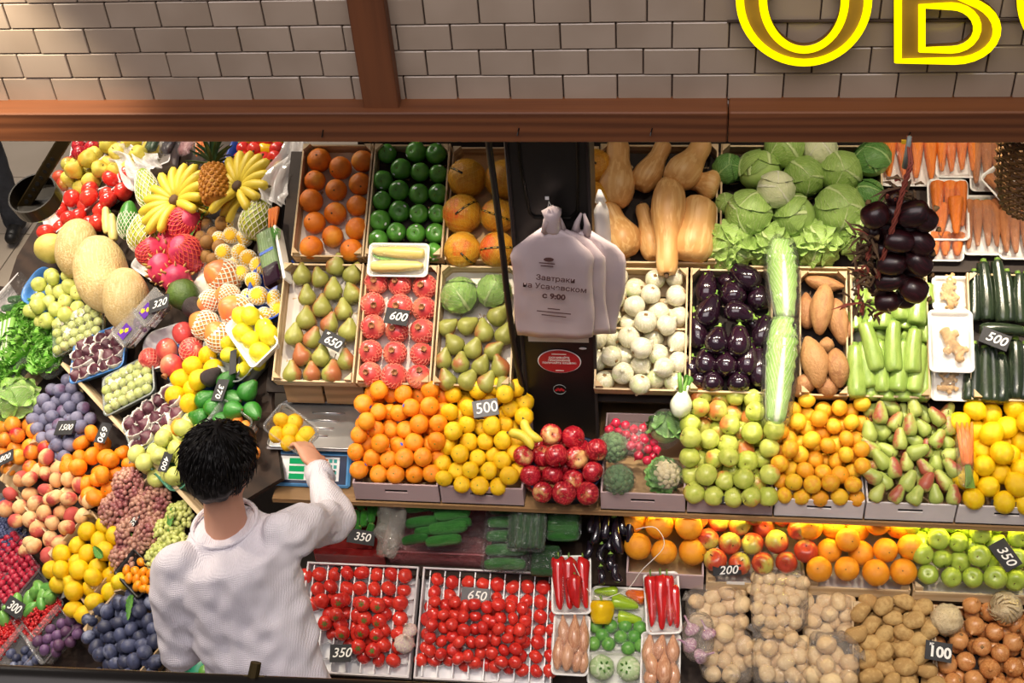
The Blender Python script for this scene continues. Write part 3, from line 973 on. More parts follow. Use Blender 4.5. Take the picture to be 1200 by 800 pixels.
kind('tomato', 'tomato', 'tomato', 'tomato_skin', lambda m, s: m.lathe(tomato_p, 18, 0.04, (5, 0.015), s))
kind('tomato_c', 'tomato', 'tomato', 'tomato_skin', lambda m, s: m.lathe(tomato_p, 18, 0.04, (5, 0.02), s), [('calyx', 'tomato_leaf', calyx(.74, 6, .5, .09, .08, .2))])
onion_p = prof([(0, -.78), (.3, -.85), (.75, -.68), (1, -.1), (.9, .4), (.55, .78), (.22, .98), (.12, 1.25), (0, 1.27)], 16)
rootp = ('root', 'root_tan', lambda m: m.lathe([(.05, -.95), (.2, -.84), (.22, -.76), (.012, -.76)], 8, ribs=(4, .2)))
kind('onion_w', 'white_onion', 'onion', 'onion_white', lambda m, s: m.lathe(onion_p, 18, 0.05, seed=s), [rootp])
kind('onion', 'yellow_onion', 'onion', 'onion_gold', lambda m, s: m.lathe(onion_p, 18, 0.05, seed=s), [rootp])
kind('onion_r', 'red_onion', 'onion', 'onion_red', lambda m, s: m.lathe(prof([(0, -.55), (.3, -.6), (.8, -.48), (1, 0), (.8, .45), (.35, .66), (.1, .8), (0, .85)], 14), 18, 0.05, seed=s, sc=(1, 1, .95)), [rootp])
kind('garlic', 'garlic_bulb', 'garlic', 'garlic_skin', lambda m, s: m.lathe(prof([(0, -.6), (.4, -.68), (.9, -.45), (1, 0), (.7, .45), (.3, .75), (.14, 1.1), (.12, 1.4), (0, 1.4)], 14), 20, 0.03, (9, 0.06), s), [rootp])
kind('garlic_p', 'garlic_bulb', 'garlic', 'garlic_purple', lambda m, s: m.lathe(prof([(0, -.6), (.4, -.68), (.9, -.45), (1, 0), (.7, .45), (.3, .75), (.14, 1.2), (.12, 2.0), (0, 2.0)], 14), 20, 0.03, (9, 0.06), s))
egg_p = prof([(0, -1.0), (.4, -.97), (.82, -.72), (1, -.3), (.95, .1), (.78, .5), (.58, .82), (.38, 1.0), (0, 1.02)], 16)


def eggcap(m):
    m.lathe([(.42, .86), (.40, .98), (.25, 1.07), (.13, 1.13), (.11, 1.32), (.012, 1.33)], 10, ribs=(5, 0.12))
    for k in range(5):
        a = 2 * math.pi * k / 5; c, s = math.cos(a), math.sin(a)
        m.add([(.40 * c - .2 * s, .40 * s + .2 * c, .94), (.40 * c + .2 * s, .40 * s - .2 * c, .94), (.80 * c, .80 * s, .56)], [(0, 1, 2)])


kind('eggplant', 'eggplant', 'eggplant', 'eggplant_skin', lambda m, s: m.lathe(egg_p, 18, 0.05, seed=s), [('calyx', 'calyx_green', eggcap)])
kind('eggplant_l', 'long_eggplant', 'eggplant', 'eggplant_long', lambda m, s: m.lathe(prof([(0, -1), (.6, -.94), (1, -.7), (.95, 0), (.8, .6), (.55, .95), (0, 1)], 14), 14, 0.04, seed=s, bend=.5 * s), [('calyx', 'calyx_green', lambda m: m.lathe([(.62, .86), (.5, .98), (.2, 1.04), (.15, 1.15), (.012, 1.15)], 8))])
kind('potato', 'potato', 'potato', 'potato_skin', lambda m, s: m.lathe(sphere_prof(1.35, n=12), 16, 0.15, seed=s, nsc=1.0), nvar=5)
kind('potato_w', 'potato', 'potato', 'potato_pale', lambda m, s: m.lathe(sphere_prof(1.15, n=10), 14, 0.16, seed=s, nsc=1.1), nvar=4)
kind('sweetpotato', 'sweet_potato', 'sweet potato', 'sweet_potato', lambda m, s: m.lathe(prof([(0, -1), (.3, -.93), (.7, -.65), (1, -.15), (.9, .35), (.5, .75), (.18, .97), (0, 1)], 14), 16, 0.14, seed=s, nsc=1.3, bend=.15), nvar=4)
zuc_p = prof([(0, -1), (.55, -.985), (.92, -.9), (1, -.6), (.92, 0), (.82, .6), (.72, .92), (.6, .96), (0, .965)], 14)
zst = ('stem', 'stem_green', lambda m: m.lathe([(.55, .94), (.42, .98), (.38, 1.08), (.012, 1.085)], 6))
kind('zucchini_l', 'light_zucchini', 'zucchini', 'zucchini_light', lambda m, s: m.lathe(zuc_p, 16, 0.04, (8, 0.02), s, bend=.15), [zst], 3)
kind('zucchini_d', 'dark_zucchini', 'zucchini', 'zucchini_dark', lambda m, s: m.lathe(zuc_p, 14, 0.04, (7, 0.025), s, bend=.2), [zst], 3)
cuc_p = prof([(0, -1), (.45, -.97), (.85, -.85), (1, -.4), (1, .3), (.9, .8), (.5, .97), (0, 1)], 14)
kind('cucumber', 'cucumber', 'cucumber', 'cucumber_skin', lambda m, s: m.lathe(cuc_p, 14, 0.05, seed=s, bend=.15), nvar=3)
kind('cucumber_d', 'cucumber', 'cucumber', 'cucumber_dark', lambda m, s: m.lathe(cuc_p, 14, 0.05, seed=s, bend=.15), nvar=3)
kind('cucumber_b', 'cucumber', 'cucumber', 'cucumber_bright', lambda m, s: m.lathe(cuc_p, 14, 0.05, seed=s, bend=.15), [('blossom_tip', 'yellow_label', lambda m: m.lathe([(.3, .98), (.2, 1.06), (.012, 1.1)], 6))], nvar=3)
car_p = prof([(0, -1), (.28, -.95), (.5, -.6), (.75, 0), (.95, .6), (1, .88), (.7, .98), (0, .99)], 14)
cst = ('crown', 'stem_green', lambda m: m.lathe([(.5, .96), (.35, 1.02), (.012, 1.03)], 7))
kind('carrot', 'carrot', 'carrot', 'carrot_skin', lambda m, s: m.lathe(car_p, 12, 0.05, seed=s), [cst], 3)
kind('carrot_d', 'carrot', 'carrot', 'carrot_dirty', lambda m, s: m.lathe(car_p, 12, 0.08, seed=s), [cst], 3)
sph = sphere_prof(1.0, n=9)
kind('plum_b', 'plum', 'plum', 'plum_blue', lambda m, s: m.lathe(sphere_prof(1.2, .06, .03, 10, .25), 14, 0.05, seed=s), [('stem_scar', 'stem_brown', lambda m: m.lathe([(.10, 1.08), (.08, 1.16), (.012, 1.15)], 5))])
kind('plum_g', 'plum', 'plum', 'plum_gray', lambda m, s: m.lathe(sphere_prof(1.1, .06, .03, 10, .25), 14, 0.05, seed=s), [('stem_scar', 'stem_brown', lambda m: m.lathe([(.10, .98), (.08, 1.06), (.012, 1.05)], 5))])
kind('plum_p', 'plum', 'plum', 'plum_purple', lambda m, s: m.lathe(sphere_prof(1.1, .06, .03, 10, .25), 14, 0.05, seed=s))


def peachb(zs):
    def f(m, s):
        m.lathe(sphere_prof(zs, .14, .05, 12, .3, nip=0.0), 20, 0.04, seed=s)
        for i, (x, y, z) in enumerate(m.v):
            a = math.atan2(y, x); d = 1 - 0.09 * math.exp(-(a / .18) ** 2)
            m.v[i] = (x * d, y * d, z)
    return f


kind('peach', 'peach', 'peach', 'peach_skin', peachb(.82))
kind('nectarine', 'nectarine', 'nectarine', 'nectarine_skin', peachb(.92))
kind('apricot', 'apricot', 'apricot', 'apricot_skin', peachb(.95))
kind('fig', 'fig', 'fig', 'fig_skin', lambda m, s: m.lathe(prof([(0, -.7), (.5, -.78), (.95, -.35), (1, .1), (.7, .55), (.3, .85), (.14, 1.1), (0, 1.1)], 12), 14, 0.05, (8, .02), s),
     [('paper_cup', 'paper', lambda m: m.lathe([(1.02, -.5), (1.18, .12), (1.28, .32), (1.16, .14), (1.0, -.45)], 18, ribs=(9, .06)))])
kind('greengage', 'greengage', 'plum', 'greengage_skin', lambda m, s: m.lathe(sphere_prof(.95, .08, .03, 9, .25), 14, 0.04, seed=s))
kind('melon', 'melon', 'melon', 'melon_skin', lambda m, s: m.lathe(sphere_prof(1.38, n=18, pw=.92), 28, 0.04, (10, .006), s), [('stem_scar', 'stem_brown', lambda m: m.lathe([(.09, 1.34), (.08, 1.395), (.012, 1.385)], 8))])
kind('melon_y', 'melon', 'melon', 'melon_yellow', lambda m, s: m.lathe(sphere_prof(1.15, n=18), 24, 0.04, seed=s), [('stem_scar', 'stem_brown', lambda m: m.lathe([(.09, 1.1), (.08, 1.165), (.012, 1.155)], 8))])
pap_p = prof([(0, -1.3), (.45, -1.25), (.88, -.85), (1, -.3), (.85, .35), (.55, .95), (.25, 1.25), (0, 1.3)], 16)
kind('papaya', 'papaya', 'papaya', 'papaya_skin', lambda m, s: m.lathe(pap_p, 18, 0.05, (5, .02), s), [('foam_net', 'white_net', lambda m: helixnet(m, pap_p, 18, -1.25, .9, .25, .028, 12))])
kind('papaya_g', 'papaya', 'papaya', 'papaya_green', lambda m, s: m.lathe(pap_p, 18, 0.05, (5, .02), s), [('foam_net', 'white_net', lambda m: helixnet(m, pap_p, 18, -1.25, .3, .2, .028, 10))])
man_p = prof([(0, -1.1), (.5, -1.05), (.9, -.6), (1, 0), (.85, .5), (.55, .9), (.2, 1.12), (0, 1.13)], 14)
kind('mango', 'mango', 'mango', 'mango_skin', lambda m, s: m.lathe(man_p, 18, 0.05, seed=s), [('foam_net', 'white_net', lambda m: helixnet(m, man_p, 17, -1.05, .55, .25, .045, 9)), ('sticker', 'white_plastic', sticker(1.0, .3, .35))])
kind('netted', 'mandarin', 'mandarin', 'mandarin_yellow', lambda m, s: m.lathe(mand_p, 16, 0.03, seed=s), [('foam_net', 'white_net', lambda m: helixnet(m, mand_p, 14, -.75, .66, .22, .05, 7))])
avo_p = prof([(0, -1), (.45, -1), (.9, -.65), (1, -.15), (.85, .4), (.52, .95), (.36, 1.25), (.15, 1.4), (0, 1.4)], 14)
ast = ('stem_scar', 'stem_brown', lambda m: m.lathe([(.14, 1.33), (.12, 1.43), (.012, 1.42)], 7))
kind('avocado', 'avocado', 'avocado', 'avocado_green', lambda m, s: m.lathe(avo_p, 18, 0.05, seed=s), [ast])
kind('avocado_o', 'avocado', 'avocado', 'avocado_olive', lambda m, s: m.lathe(sphere_prof(1.1, n=12), 18, 0.05, seed=s), [('stem_scar', 'stem_brown', lambda m: m.lathe([(.1, 1.04), (.09, 1.12), (.012, 1.11)], 7))])
kind('avocado_d', 'avocado', 'avocado', 'avocado_dark', lambda m, s: m.lathe(avo_p, 18, 0.06, seed=s), [ast])


def dragonscales(m):
    for i in range(5):
        z = -.8 + i * .42
        for k in range(5):
            a = 2 * math.pi * (k + .5 * (i % 2)) / 5
            r = math.sqrt(max(1 - (z / 1.25) ** 2, .1)); c, s = math.cos(a), math.sin(a)
            m.lathe([(.13, 0), (.17, .12), (.09, .30), (.012, .42)], 6, sc=(1, .55, 1), rot=np.array(Matrix.Rotation(a, 3, 'Z')) @ np.array(Matrix.Rotation(R_(50), 3, 'Y')), c=(r * c * .93, r * s * .93, z))


kind('dragon', 'dragon_fruit', 'dragon fruit', 'dragon_skin', lambda m, s: m.lathe(sphere_prof(1.25, n=14), 18, 0.1, seed=s), [('scales', 'dragon_scale', dragonscales)])
kind('dragon_n', 'dragon_fruit', 'dragon fruit', 'dragon_skin', lambda m, s: m.lathe(sphere_prof(1.25, n=14), 18, 0.1, seed=s), [('foam_net', 'red_net', lambda m: helixnet(m, sphere_prof(1.25, n=14), 20, -1.2, 1.1, .25, .032, 12))])
kind('kiwi', 'kiwi', 'kiwi', 'kiwi_skin', lambda m, s: m.lathe(sphere_prof(1.05, n=9), 14, 0.05, seed=s))
kind('radish', 'radish', 'radish', 'radish_skin', lambda m, s: m.lathe(prof([(0, -1.6), (.06, -1.3), (.3, -.95), (.85, -.5), (1, 0), (.7, .7), (.2, .9), (0, .9)], 12), 14, 0.05, seed=s))
kind('kumquat', 'kumquat', 'kumquat', 'kumquat_skin', lambda m, s: m.lathe(sphere_prof(1.3, n=8), 12, 0.04, seed=s))
kind('lime', 'lime', 'lime', 'lime_skin', lambda m, s: m.lathe(sphere_prof(1.0, n=10, nip=.06), 16, 0.04, seed=s))
kind('pepper', 'red_pepper', 'pepper', 'pepper_red', lambda m, s: m.lathe(prof([(0, -1), (.3, -.92), (.6, -.5), (.85, .2), (1, .7), (.8, .93), (.35, .9), (0, .86)], 14), 14, 0.15, (3, .07), s, bend=.2), [('stem', 'stem_green', stem(.85, 1.15, .12, .2))], 3)
kind('pepper_l', 'green_pepper', 'pepper', 'pepper_lime', lambda m, s: m.lathe(prof([(0, -1), (.3, -.92), (.6, -.5), (.85, .2), (1, .7), (.8, .93), (.35, .9), (0, .86)], 14), 14, 0.1, (3, .06), s), [('stem', 'stem_green', stem(.85, 1.15, .1, .2))])
kind('pepper_o', 'orange_pepper', 'pepper', 'pepper_orange', lambda m, s: m.lathe(prof([(0, -1), (.3, -.92), (.6, -.5), (.85, .2), (1, .7), (.8, .93), (.35, .9), (0, .86)], 14), 14, 0.1, (3, .06), s), [('stem', 'stem_green', stem(.85, 1.15, .1, .2))])
kind('bell', 'yellow_bell_pepper', 'pepper', 'pepper_yellow', lambda m, s: m.lathe(prof([(0, -.8), (.4, -1.05), (.75, -.85), (.92, -.2), (1, .4), (.82, .82), (.4, .86), (0, .66)], 14), 24, 0.05, (4, .05), s), [('stem', 'stem_green', stem(.66, 1.25, .12, .15))])
kind('shallot', 'shallot', 'shallot', 'shallot_skin', lambda m, s: m.lathe(prof([(0, -1), (.35, -.93), (.85, -.5), (1, -.1), (.75, .4), (.3, .85), (.12, 1.15), (0, 1.2)], 12), 14, 0.06, seed=s), nvar=3)
kind('raspberry', 'raspberry', 'raspberry', 'raspberry_skin', lambda m, s: m.lathe(sphere_prof(1.1, n=8), 12, 0.35, seed=s, nsc=3.0))
kind('celeriac', 'celeriac', 'celeriac', 'celeriac_skin', lambda m, s: m.lathe(sphere_prof(.95, n=14), 22, 0.14, seed=s, nsc=2.5), [('rootlets', 'husk', lambda m: [m.tube([(.5 * math.cos(a), .5 * math.sin(a), -.75), (.8 * math.cos(a + .4), .8 * math.sin(a + .4), -.7), (1.0 * math.cos(a + .8), 1.0 * math.sin(a + .8), -.5)], [.06, .05, .02], 4) for a in np.arange(0, 6.2, .5)])])
kind('kohlrabi', 'kohlrabi', 'kohlrabi', 'kohlrabi_skin', lambda m, s: m.lathe(sphere_prof(.9, .05, n=12), 18, 0.05, (6, .02), s), [('leaf_scar', 'green_leaf', lambda m: [m.tube([(.3 * math.cos(a), .3 * math.sin(a), .8), (.45 * math.cos(a), .45 * math.sin(a), 1.0)], [.1, .06], 5) for a in (0, 1.3, 2.6, 3.9, 5.2)])])


def broc(m, s, n=46, core=.8):
    m.lathe(sphere_prof(.8, n=8), 14, sc=(core, core, core))
    rr = np.random.default_rng(s)
    for i in range(n):
        z = 1 - 1.45 * (i + .5) / n; a = i * 2.39996
        r = math.sqrt(max(1 - z * z, 0))
        m.lathe(sphere_prof(1, n=5), 7, sc=(.27, .27, .24), c=(.78 * r * math.cos(a), .78 * r * math.sin(a), .70 * z), jit=.3, seed=i, nsc=2)


kind('broccoli', 'broccoli_head', 'broccoli', 'broccoli_skin', lambda m, s: broc(m, s), [('stalk', 'stem_green', lambda m: m.lathe([(.3, -.9), (.32, -.4), (.012, -.4)], 8))])
kind('cauli', 'cauliflower_head', 'cauliflower', 'cauli_skin', lambda m, s: broc(m, s, 40))


def leaf_mb(m, L=1.0, W=0.8, curl=0.3, ruffle=0.05, nf=7, nu=10, nv=12, seed=0, cup=0.25, tip=0.75, base=0.25):
    ph = seed * 1.7
    def fn(u, v):
        a = u * 2 - 1
        w = W * (base + (1 - base) * math.sin(min(v / tip, 1) * math.pi / 2)) * (math.sqrt(max(1 - max(v - tip, 0) ** 2 / (1 - tip) ** 2 * .85, 0.02)))
        x = a * w / 2; y = v * L
        e = abs(a) ** 2
        z = cup * e * w + curl * v * v * L + ruffle * e * math.sin(nf * v * 6.28 + ph + (2 if a > 0 else 0)) + ruffle * max(v - .7, 0) * 3 * math.sin(nf * a * 3 + ph)
        return (x, y, z)
    m.grid(fn, nu, nv)
    return m


def shell_leaf(R, a0, spread, s, nu=14, nv=14, flare=0.10):
    """a cabbage leaf wrapped on a ball: from the base up over the top"""
    el = .35 + .75 * ((s * .618) % 1)
    c = np.array((math.cos(el) * math.cos(a0), math.cos(el) * math.sin(a0), math.sin(el)))
    e1 = np.array((-math.sin(a0), math.cos(a0), 0)); e2 = np.cross(c, e1)
    def fn(u, v):
        x, y = (u - .5) * 2, (v - .5) * 2
        q = 1 - .25 * max(abs(x), abs(y)) ** 2 * min(abs(x), abs(y)) ** 2
        x *= q * 1.35; y *= q * 1.35
        d = c + e1 * math.tan(x * .72) * .95 + e2 * math.tan(y * .72) * .95
        d /= np.linalg.norm(d)
        e = max(abs(u - .5), abs(v - .5)) * 2
        r = R * (1 + flare * max(e - .70, 0) ** 1.3 * 4 * (1 + .5 * math.sin(u * 17 + v * 13 + s)) + .010 * math.sin(u * 9 + s) + .010 * math.sin(v * 14 + s))
        return (r * d[0], r * d[1], r * .93 * d[2])
    m = MB(); m.grid(fn, nu, nv)
    return m


_cab = {}


def cabbage(loc, axis, r, label, group, mat='cabbage_leaf', core='cabbage_core', name='cabbage', flare=0.035, nl=6):
    key = (mat, flare, nl)
    if key not in _cab:
        m = MB(); m.lathe(sphere_prof(.92, n=12), 20, .03)
        _cab[key] = (m.mesh('heart', core), [shell_leaf(1.0 + .018 * k, k * 2.39996, 2.6, k, flare=flare).mesh('leaf', mat) for k in range(nl)])
    o = thing(name, label, 'cabbage', mat_axis(loc, axis, random.uniform(0, 6.28), (r, r, r)), group)
    obj('heart', _cab[key][0], o)
    for me in _cab[key][1]: obj('leaf', me, o)
    return o


def wrapball(parent, s=1.09, mat='clear_film', sc=(1, 1, 1), name='plastic_wrap'):
    key = ('wrap', s, mat, sc)
    if key not in _cab:
        m = MB(); m.lathe(sphere_prof(.97, n=14), 24, .09, (11, .015), 3, sc=(s * sc[0], s * sc[1], s * sc[2]), nsc=3.0)
        _cab[key] = m.mesh(name, mat)
    return obj(name, _cab[key], parent)


# ---------------------------------------------------------------- laying out produce
def pile(key, pts, frame, r, label, group, h=0.0, jn=0.25, mode='rand', var=0.07, tilt=1.0, ang=None, inplane=0.3, sc=None, keys=None, it=40, overlap=0.97, cols=None):
    base = []
    rad = []
    for i, q in enumerate(pts):
        rr = r * (1 + random.uniform(-var, var)) * (q[2] if len(q) > 2 else 1.0)
        hh = h + random.uniform(-jn, jn) * rr
        base.append(frame.at(q[0], q[1], hh)); rad.append(rr)
    p = relax(base, rad, frame.n, it, inplane, overlap)
    out = []
    lab = [label] * len(p)
    if cols:
        us = np.array([frame.loc(q)[0] for q in p]); vs_ = np.array([frame.loc(q)[1] for q in p])
        us = us + .02 * vs_
        ci = np.clip(((us - us.min()) / (us.max() - us.min() + 1e-9) * cols).astype(int), 0, cols - 1)
        cn = {3: ('left', 'middle', 'right'), 4: ('leftmost', 'second', 'third', 'rightmost')}[cols]
        on = ('backmost', 'second from back', 'third from back', 'fourth from back', 'fifth from back', 'sixth from back', 'seventh from back', 'eighth from back')
        for c in range(cols):
            for rk, i in enumerate(sorted(np.where(ci == c)[0], key=lambda i: -vs_[i])):
                lab[i] = label + ', %s column, %s' % (cn[c], on[rk])
    for i in range(len(p)):
        if mode == 'rand':
            ax = rng.normal(size=3)
        elif mode == 'up':
            ax = frame.n + tilt * rng.normal(size=3) * 0.5
        elif mode == 'view':       # turned towards the aisle in front
            ax = frame.n * .5 + np.array((0, -.75, .4)) + tilt * rng.normal(size=3) * 0.5
        else:                      # lying: axis in the surface
            a = (ang[i] if ang else random.gauss(90, 25)) * math.pi / 180
            ax = frame.u * math.cos(a) + frame.v * math.sin(a) + frame.n * random.uniform(0.1, .35)
        k = keys[i] if keys else key
        out.append(put(k, p[i], ax, rad[i], lab[i], group, sc=(tuple(np.array(sc) * rad[i] / r) if sc else None)))
    return out


def fill(key, frame, px0, py0, px1, py1, r, depth, label, group, step=2.0, poly=None):
    """fruit of the layer below, glimpsed through the gaps"""
    a = frame.loc(frame.at(px0, py1)); b = frame.loc(frame.at(px1, py0))
    v = a[1]; j = 0
    while v < b[1]:
        u = a[0] + (r if j % 2 else 0)
        while u < b[0]:
            put(key, frame.pt(u + random.uniform(-.2, .2) * r, v, -depth), rng.normal(size=3), r * random.uniform(.93, 1.0), label, group, parts=False)
            u += r * step
        v += r * step * .88; j += 1


def stick(key, a, b, frame, rad, label, group, h=0.0, lift=0.0, parts=True, parent=None):
    """a long piece lying between two points of the surface, its top end at b"""
    p = frame.at(*a, h); q = frame.at(*b, h + lift)
    d = q - p; L = np.linalg.norm(d) / 2
    return put(key, (p + q) / 2, d, rad, label, group, sc=(rad, rad, L), parts=parts, parent=parent)


# ---------------------------------------------------------------- crates, cartons, trays, cards
def wood_crate(frame, w, l, h, label, group=None, slats=4, mid=False, name='wooden_crate', liner=None, cat='crate'):
    """frame at the middle of the crate's floor"""
    o = thing(name, label, cat, frame.mat(), group)
    t = 0.006
    def bx(nm, c, d, mat='crate_wood'):
        m = MB(); m.box(c, d); return m.build(nm, mat, o)
    bwid = l / slats
    for k in range(slats): bx('bottom_board', (0, -l / 2 + bwid * (k + .5), t / 2), (w - .002, bwid - 0.006, t))
    for s in (-1, 1):
        bx('side_board', (s * (w / 2 - t / 2), 0, h * .5), (t, l, h * .96))
        bx('end_board', (0, s * (l / 2 - t / 2), h * .46), (w - 2 * t, t, h * .8))
    for sx in (-1, 1):
        for sy in (-1, 1):
            m = MB(); a = 0.026; x, y = sx * (w / 2 - t), sy * (l / 2 - t)
            V = [(x, y, t), (x - sx * a, y, t), (x, y - sy * a, t), (x, y, h + .012), (x - sx * a, y, h + .012), (x, y - sy * a, h + .012)]
            m.add(V, [(0, 1, 2), (3, 5, 4), (0, 3, 4, 1), (1, 4, 5, 2), (2, 5, 3, 0)]); m.build('corner_block', 'crate_wood', o)
    if mid: bx('divider', (0, 0, h * .45), (w - 2 * t, t, h * .8))
    if liner:
        m = MB(); m.grid(lambda u, v: ((u - .5) * (w - .016), (v - .5) * (l - .016), t + .003 + .004 * math.sin(u * 19) * math.sin(v * 23)), 16, 16); m.build('paper_liner', liner, o, True)
    return o


def carton_box(frame, w, l, h, label, group=None, back=0.0, mat='carton', name='carton', hole=True, cat='carton', notch=0.0, base='carton_inner'):
    o = thing(name, label, cat, frame.mat(), group)
    t = 0.006
    def bx(nm, c, d, mt=mat):
        m = MB(); m.box(c, d); return m.build(nm, mt, o)
    bx('base', (0, 0, t / 2), (w, l, t), base)
    hb = h + back
    for s in (-1, 1):
        m = MB(); x = s * (w / 2 - t / 2)
        V = [(x + sx * t / 2, y, z) for sx in (-1, 1) for y, z in ((-l / 2, 0), (l / 2, 0), (l / 2, hb), (-l / 2, h))]
        m.add(V, [(0, 1, 2, 3), (7, 6, 5, 4), (0, 4, 5, 1), (1, 5, 6, 2), (2, 6, 7, 3), (3, 7, 4, 0)]); m.build('side_wall', mat, o)
    bx('back_wall', (0, l / 2 - t / 2, hb / 2), (w - 2 * t, t, hb))
    # front wall with a hand slot
    y = -l / 2 + t / 2
    if hole:
        hw, hh, hz_ = min(.08, w * .3), .014, h * .62
        m = MB()
        zt = h - notch
        m.box((0, y, (hz_ - hh / 2) / 2), (w - 2 * t, t, hz_ - hh / 2))
        m.box((0, y, (hz_ + hh / 2 + zt) / 2), (w - 2 * t, t, zt - hz_ - hh / 2))
        for s in (-1, 1): m.box((s * (hw / 2 + (w / 2 - t - hw / 2) / 2), y, hz_), (w / 2 - t - hw / 2, t, hh))
        m.build('front_wall', mat, o)
        m = MB(); m.box((0, y + t, hz_), (hw + .01, .002, hh + .008)); m.build('slot_shade', 'hole_shade', o)  # dark sheet behind the slot paints the shade inside the carton
    else:
        bx('front_wall', (0, y, h / 2), (w - 2 * t, t, h))
    return o


def tray(frame, w, l, h, mat, label, cat='tray', name='foam_tray', group=None, r=.015, flare=.01, ribs=0, lip=.004, n=5):
    o = thing(name, label, cat, frame.mat(), group)
    tray_mb(w, l, h, r, flare, .003, lip, n, ribs).build('shell', mat, o, True)
    return o


def film_over(parent, w, l, h, bulge=0.02, mat='clear_film', amp=0.004, name='cling_film', n=14, seed=0):
    def fn(u, v):
        x, y = (u - .5) * 2, (v - .5) * 2
        e = (1 - abs(x) ** 4) * (1 - abs(y) ** 4)
        z = h + bulge * e + amp * e * mnoise.noise(Vector((x * 3 + seed, y * 3, seed)))
        return (x * w / 2, y * l / 2, z)
    m = MB(); m.grid(fn, n, n); return m.build(name, mat, parent, True)


def pouch(frame, w, l, h, mat, parent, name='plastic_bag', amp=.12, seed=0, p=2.6, z0=0.0):
    """a soft closed bag lying on the surface"""
    m = MB(); nu, nv = 26, 12
    rings = []
    for j in range(nv + 1):
        t = math.pi * (j + .02) / (nv + .04); rg = []
        for i in range(nu):
            a = 2 * math.pi * i / nu
            sx = math.copysign(abs(math.cos(a)) ** (2 / p), math.cos(a)); sy = math.copysign(abs(math.sin(a)) ** (2 / p), math.sin(a))
            q = np.array((sx * math.sin(t) ** .7 * w / 2, sy * math.sin(t) ** .7 * l / 2, -math.cos(t) * h / 2 + h / 2 + z0))
            k = 1 + amp * mnoise.noise(Vector((q[0] * 22 + seed, q[1] * 22, q[2] * 22)))
            rg.append((q[0] * k, q[1] * k, q[2] * k if q[2] > 0 else q[2]))
        rings.append(rg)
    m.loft(rings)
    return m.build(name, mat, parent, True)


def card(frame, px, py, txt, label, w=0.10, l=0.065, ang=0.0, h=0.05, mat='slate', size=0.05, shear=0.25, tilt=0.0, group=None, bold=0.0005, top=None):
    """price card: angle is anticlockwise on the surface"""
    f = frame.moved(frame.at(px, py, h)).rot(R_(ang))
    if tilt:
        c, s = math.cos(R_(tilt)), math.sin(R_(tilt))
        f = Frame(f.o, f.u, f.v * c + f.n * s)
    o = thing('price_card', label, 'price card', f.mat(), group)
    m = MB(); m.box((0, 0, 0), (w, l, 0.002), bev=.0006); m.build('board', mat, o)
    if txt:
        t = obj('lettering', text_mesh(txt, size, 'chalk', shear, bold), o); t.location = (0.004, -0.004 if top else 0, 0.0018)
    if top:
        t = obj('lettering', text_mesh(top, size * .3, 'chalk', .1, .0004), o); t.location = (-w * .28, l * .33, 0.0018)
    return o

# ================================================================ row 1, under the beam
def rowbox(T, pl, pr, pym, v0, v1, depth):
    a, b = T.at(pl, pym)[0], T.at(pr, pym)[0]
    f = T.moved(T.pt((a + b) / 2, (v0 + v1) / 2, -depth))
    return f, (b - a) - 0.006, v1 - v0


f, w, l = rowbox(T1, 349, 434, 240, 0.0, 0.44, .05)
wood_crate(f, w, l, .075, 'wooden crate of oranges under the beam', liner='paper')
OR = P(320, 150, 5, '270,190 395,235 525,195 245,310 370,365 510,328 225,425 365,500 495,455 245,555 350,635 490,590 225,700 460,715')
pile('orange', OR, T1, .0425, 'orange in the crate under the beam', 'oranges under the beam', mode='up', tilt=1.3, jn=.1, cols=3)
f, w, l = rowbox(T1, 434, 525, 240, 0.0, 0.44, .045)
wood_crate(f, w, l, .07, 'wooden crate of dark green apples under the beam', liner='liner_dark')
GA = P(320, 150, 5, '668,150 838,140 955,150 750,240 862,258 968,268 643,308 745,367 855,385 960,385 637,425 742,488 855,503 962,503 627,545 723,610 838,618 950,618 617,650 940,728')
pile('grapple', GA, T1, .0375, 'dark green apple with sticker under the beam', 'dark green apples under the beam', mode='view', tilt=.6, jn=.1, cols=4)
f, w, l = rowbox(T1, 525, 700, 240, 0.0, 0.44, .07)
wood_crate(f, w, l, .075, 'wooden crate of netted pomelos behind the black pillar', liner='carton_inner')
pile('pomelo', P(500, 150, 5, '250,295 210,505 215,715 440,300 415,515 410,715 985,245 985,400 700,260 700,480'), T1, .067, 'yellow pomelo in a net with a printed band beside the black pillar', 'netted pomelos', mode='lie', jn=.05, ang=[60, 130, 40, 120, 70, 95, 60, 80, 90, 90])

f, w, l = rowbox(T1, 700, 842, 240, 0.0, 0.45, .075)
wood_crate(f, w, l, .08, 'wooden crate of butternut squashes right of the black pillar', liner='liner_dark')
but_p = prof([(0, -1), (.5, -1.02), (.9, -.75), (1, -.35), (.78, .05), (.62, .4), (.62, .75), (.45, 1.0), (0, 1.02)], 16)
kind('butternut', 'butternut_squash', 'squash', 'squash_skin', lambda m, s: m.lathe(but_p, 20, 0.06, (8, .015), s, bend=.12), [('stem', 'stem_brown', lambda m: m.lathe([(.16, .98), (.12, 1.1), (.012, 1.11)], 6))])
kind('butternut_r', 'butternut_squash', 'squash', 'squash_skin', lambda m, s: m.lathe(prof([(0, -1), (.6, -1.02), (.95, -.75), (1, -.3), (.88, .1), (.86, .5), (.75, .85), (.4, 1.0), (0, 1.0)], 16), 24, 0.05, (9, .04), s), [('stem', 'stem_brown', lambda m: m.lathe([(.16, .98), (.12, 1.1), (.012, 1.11)], 6))])
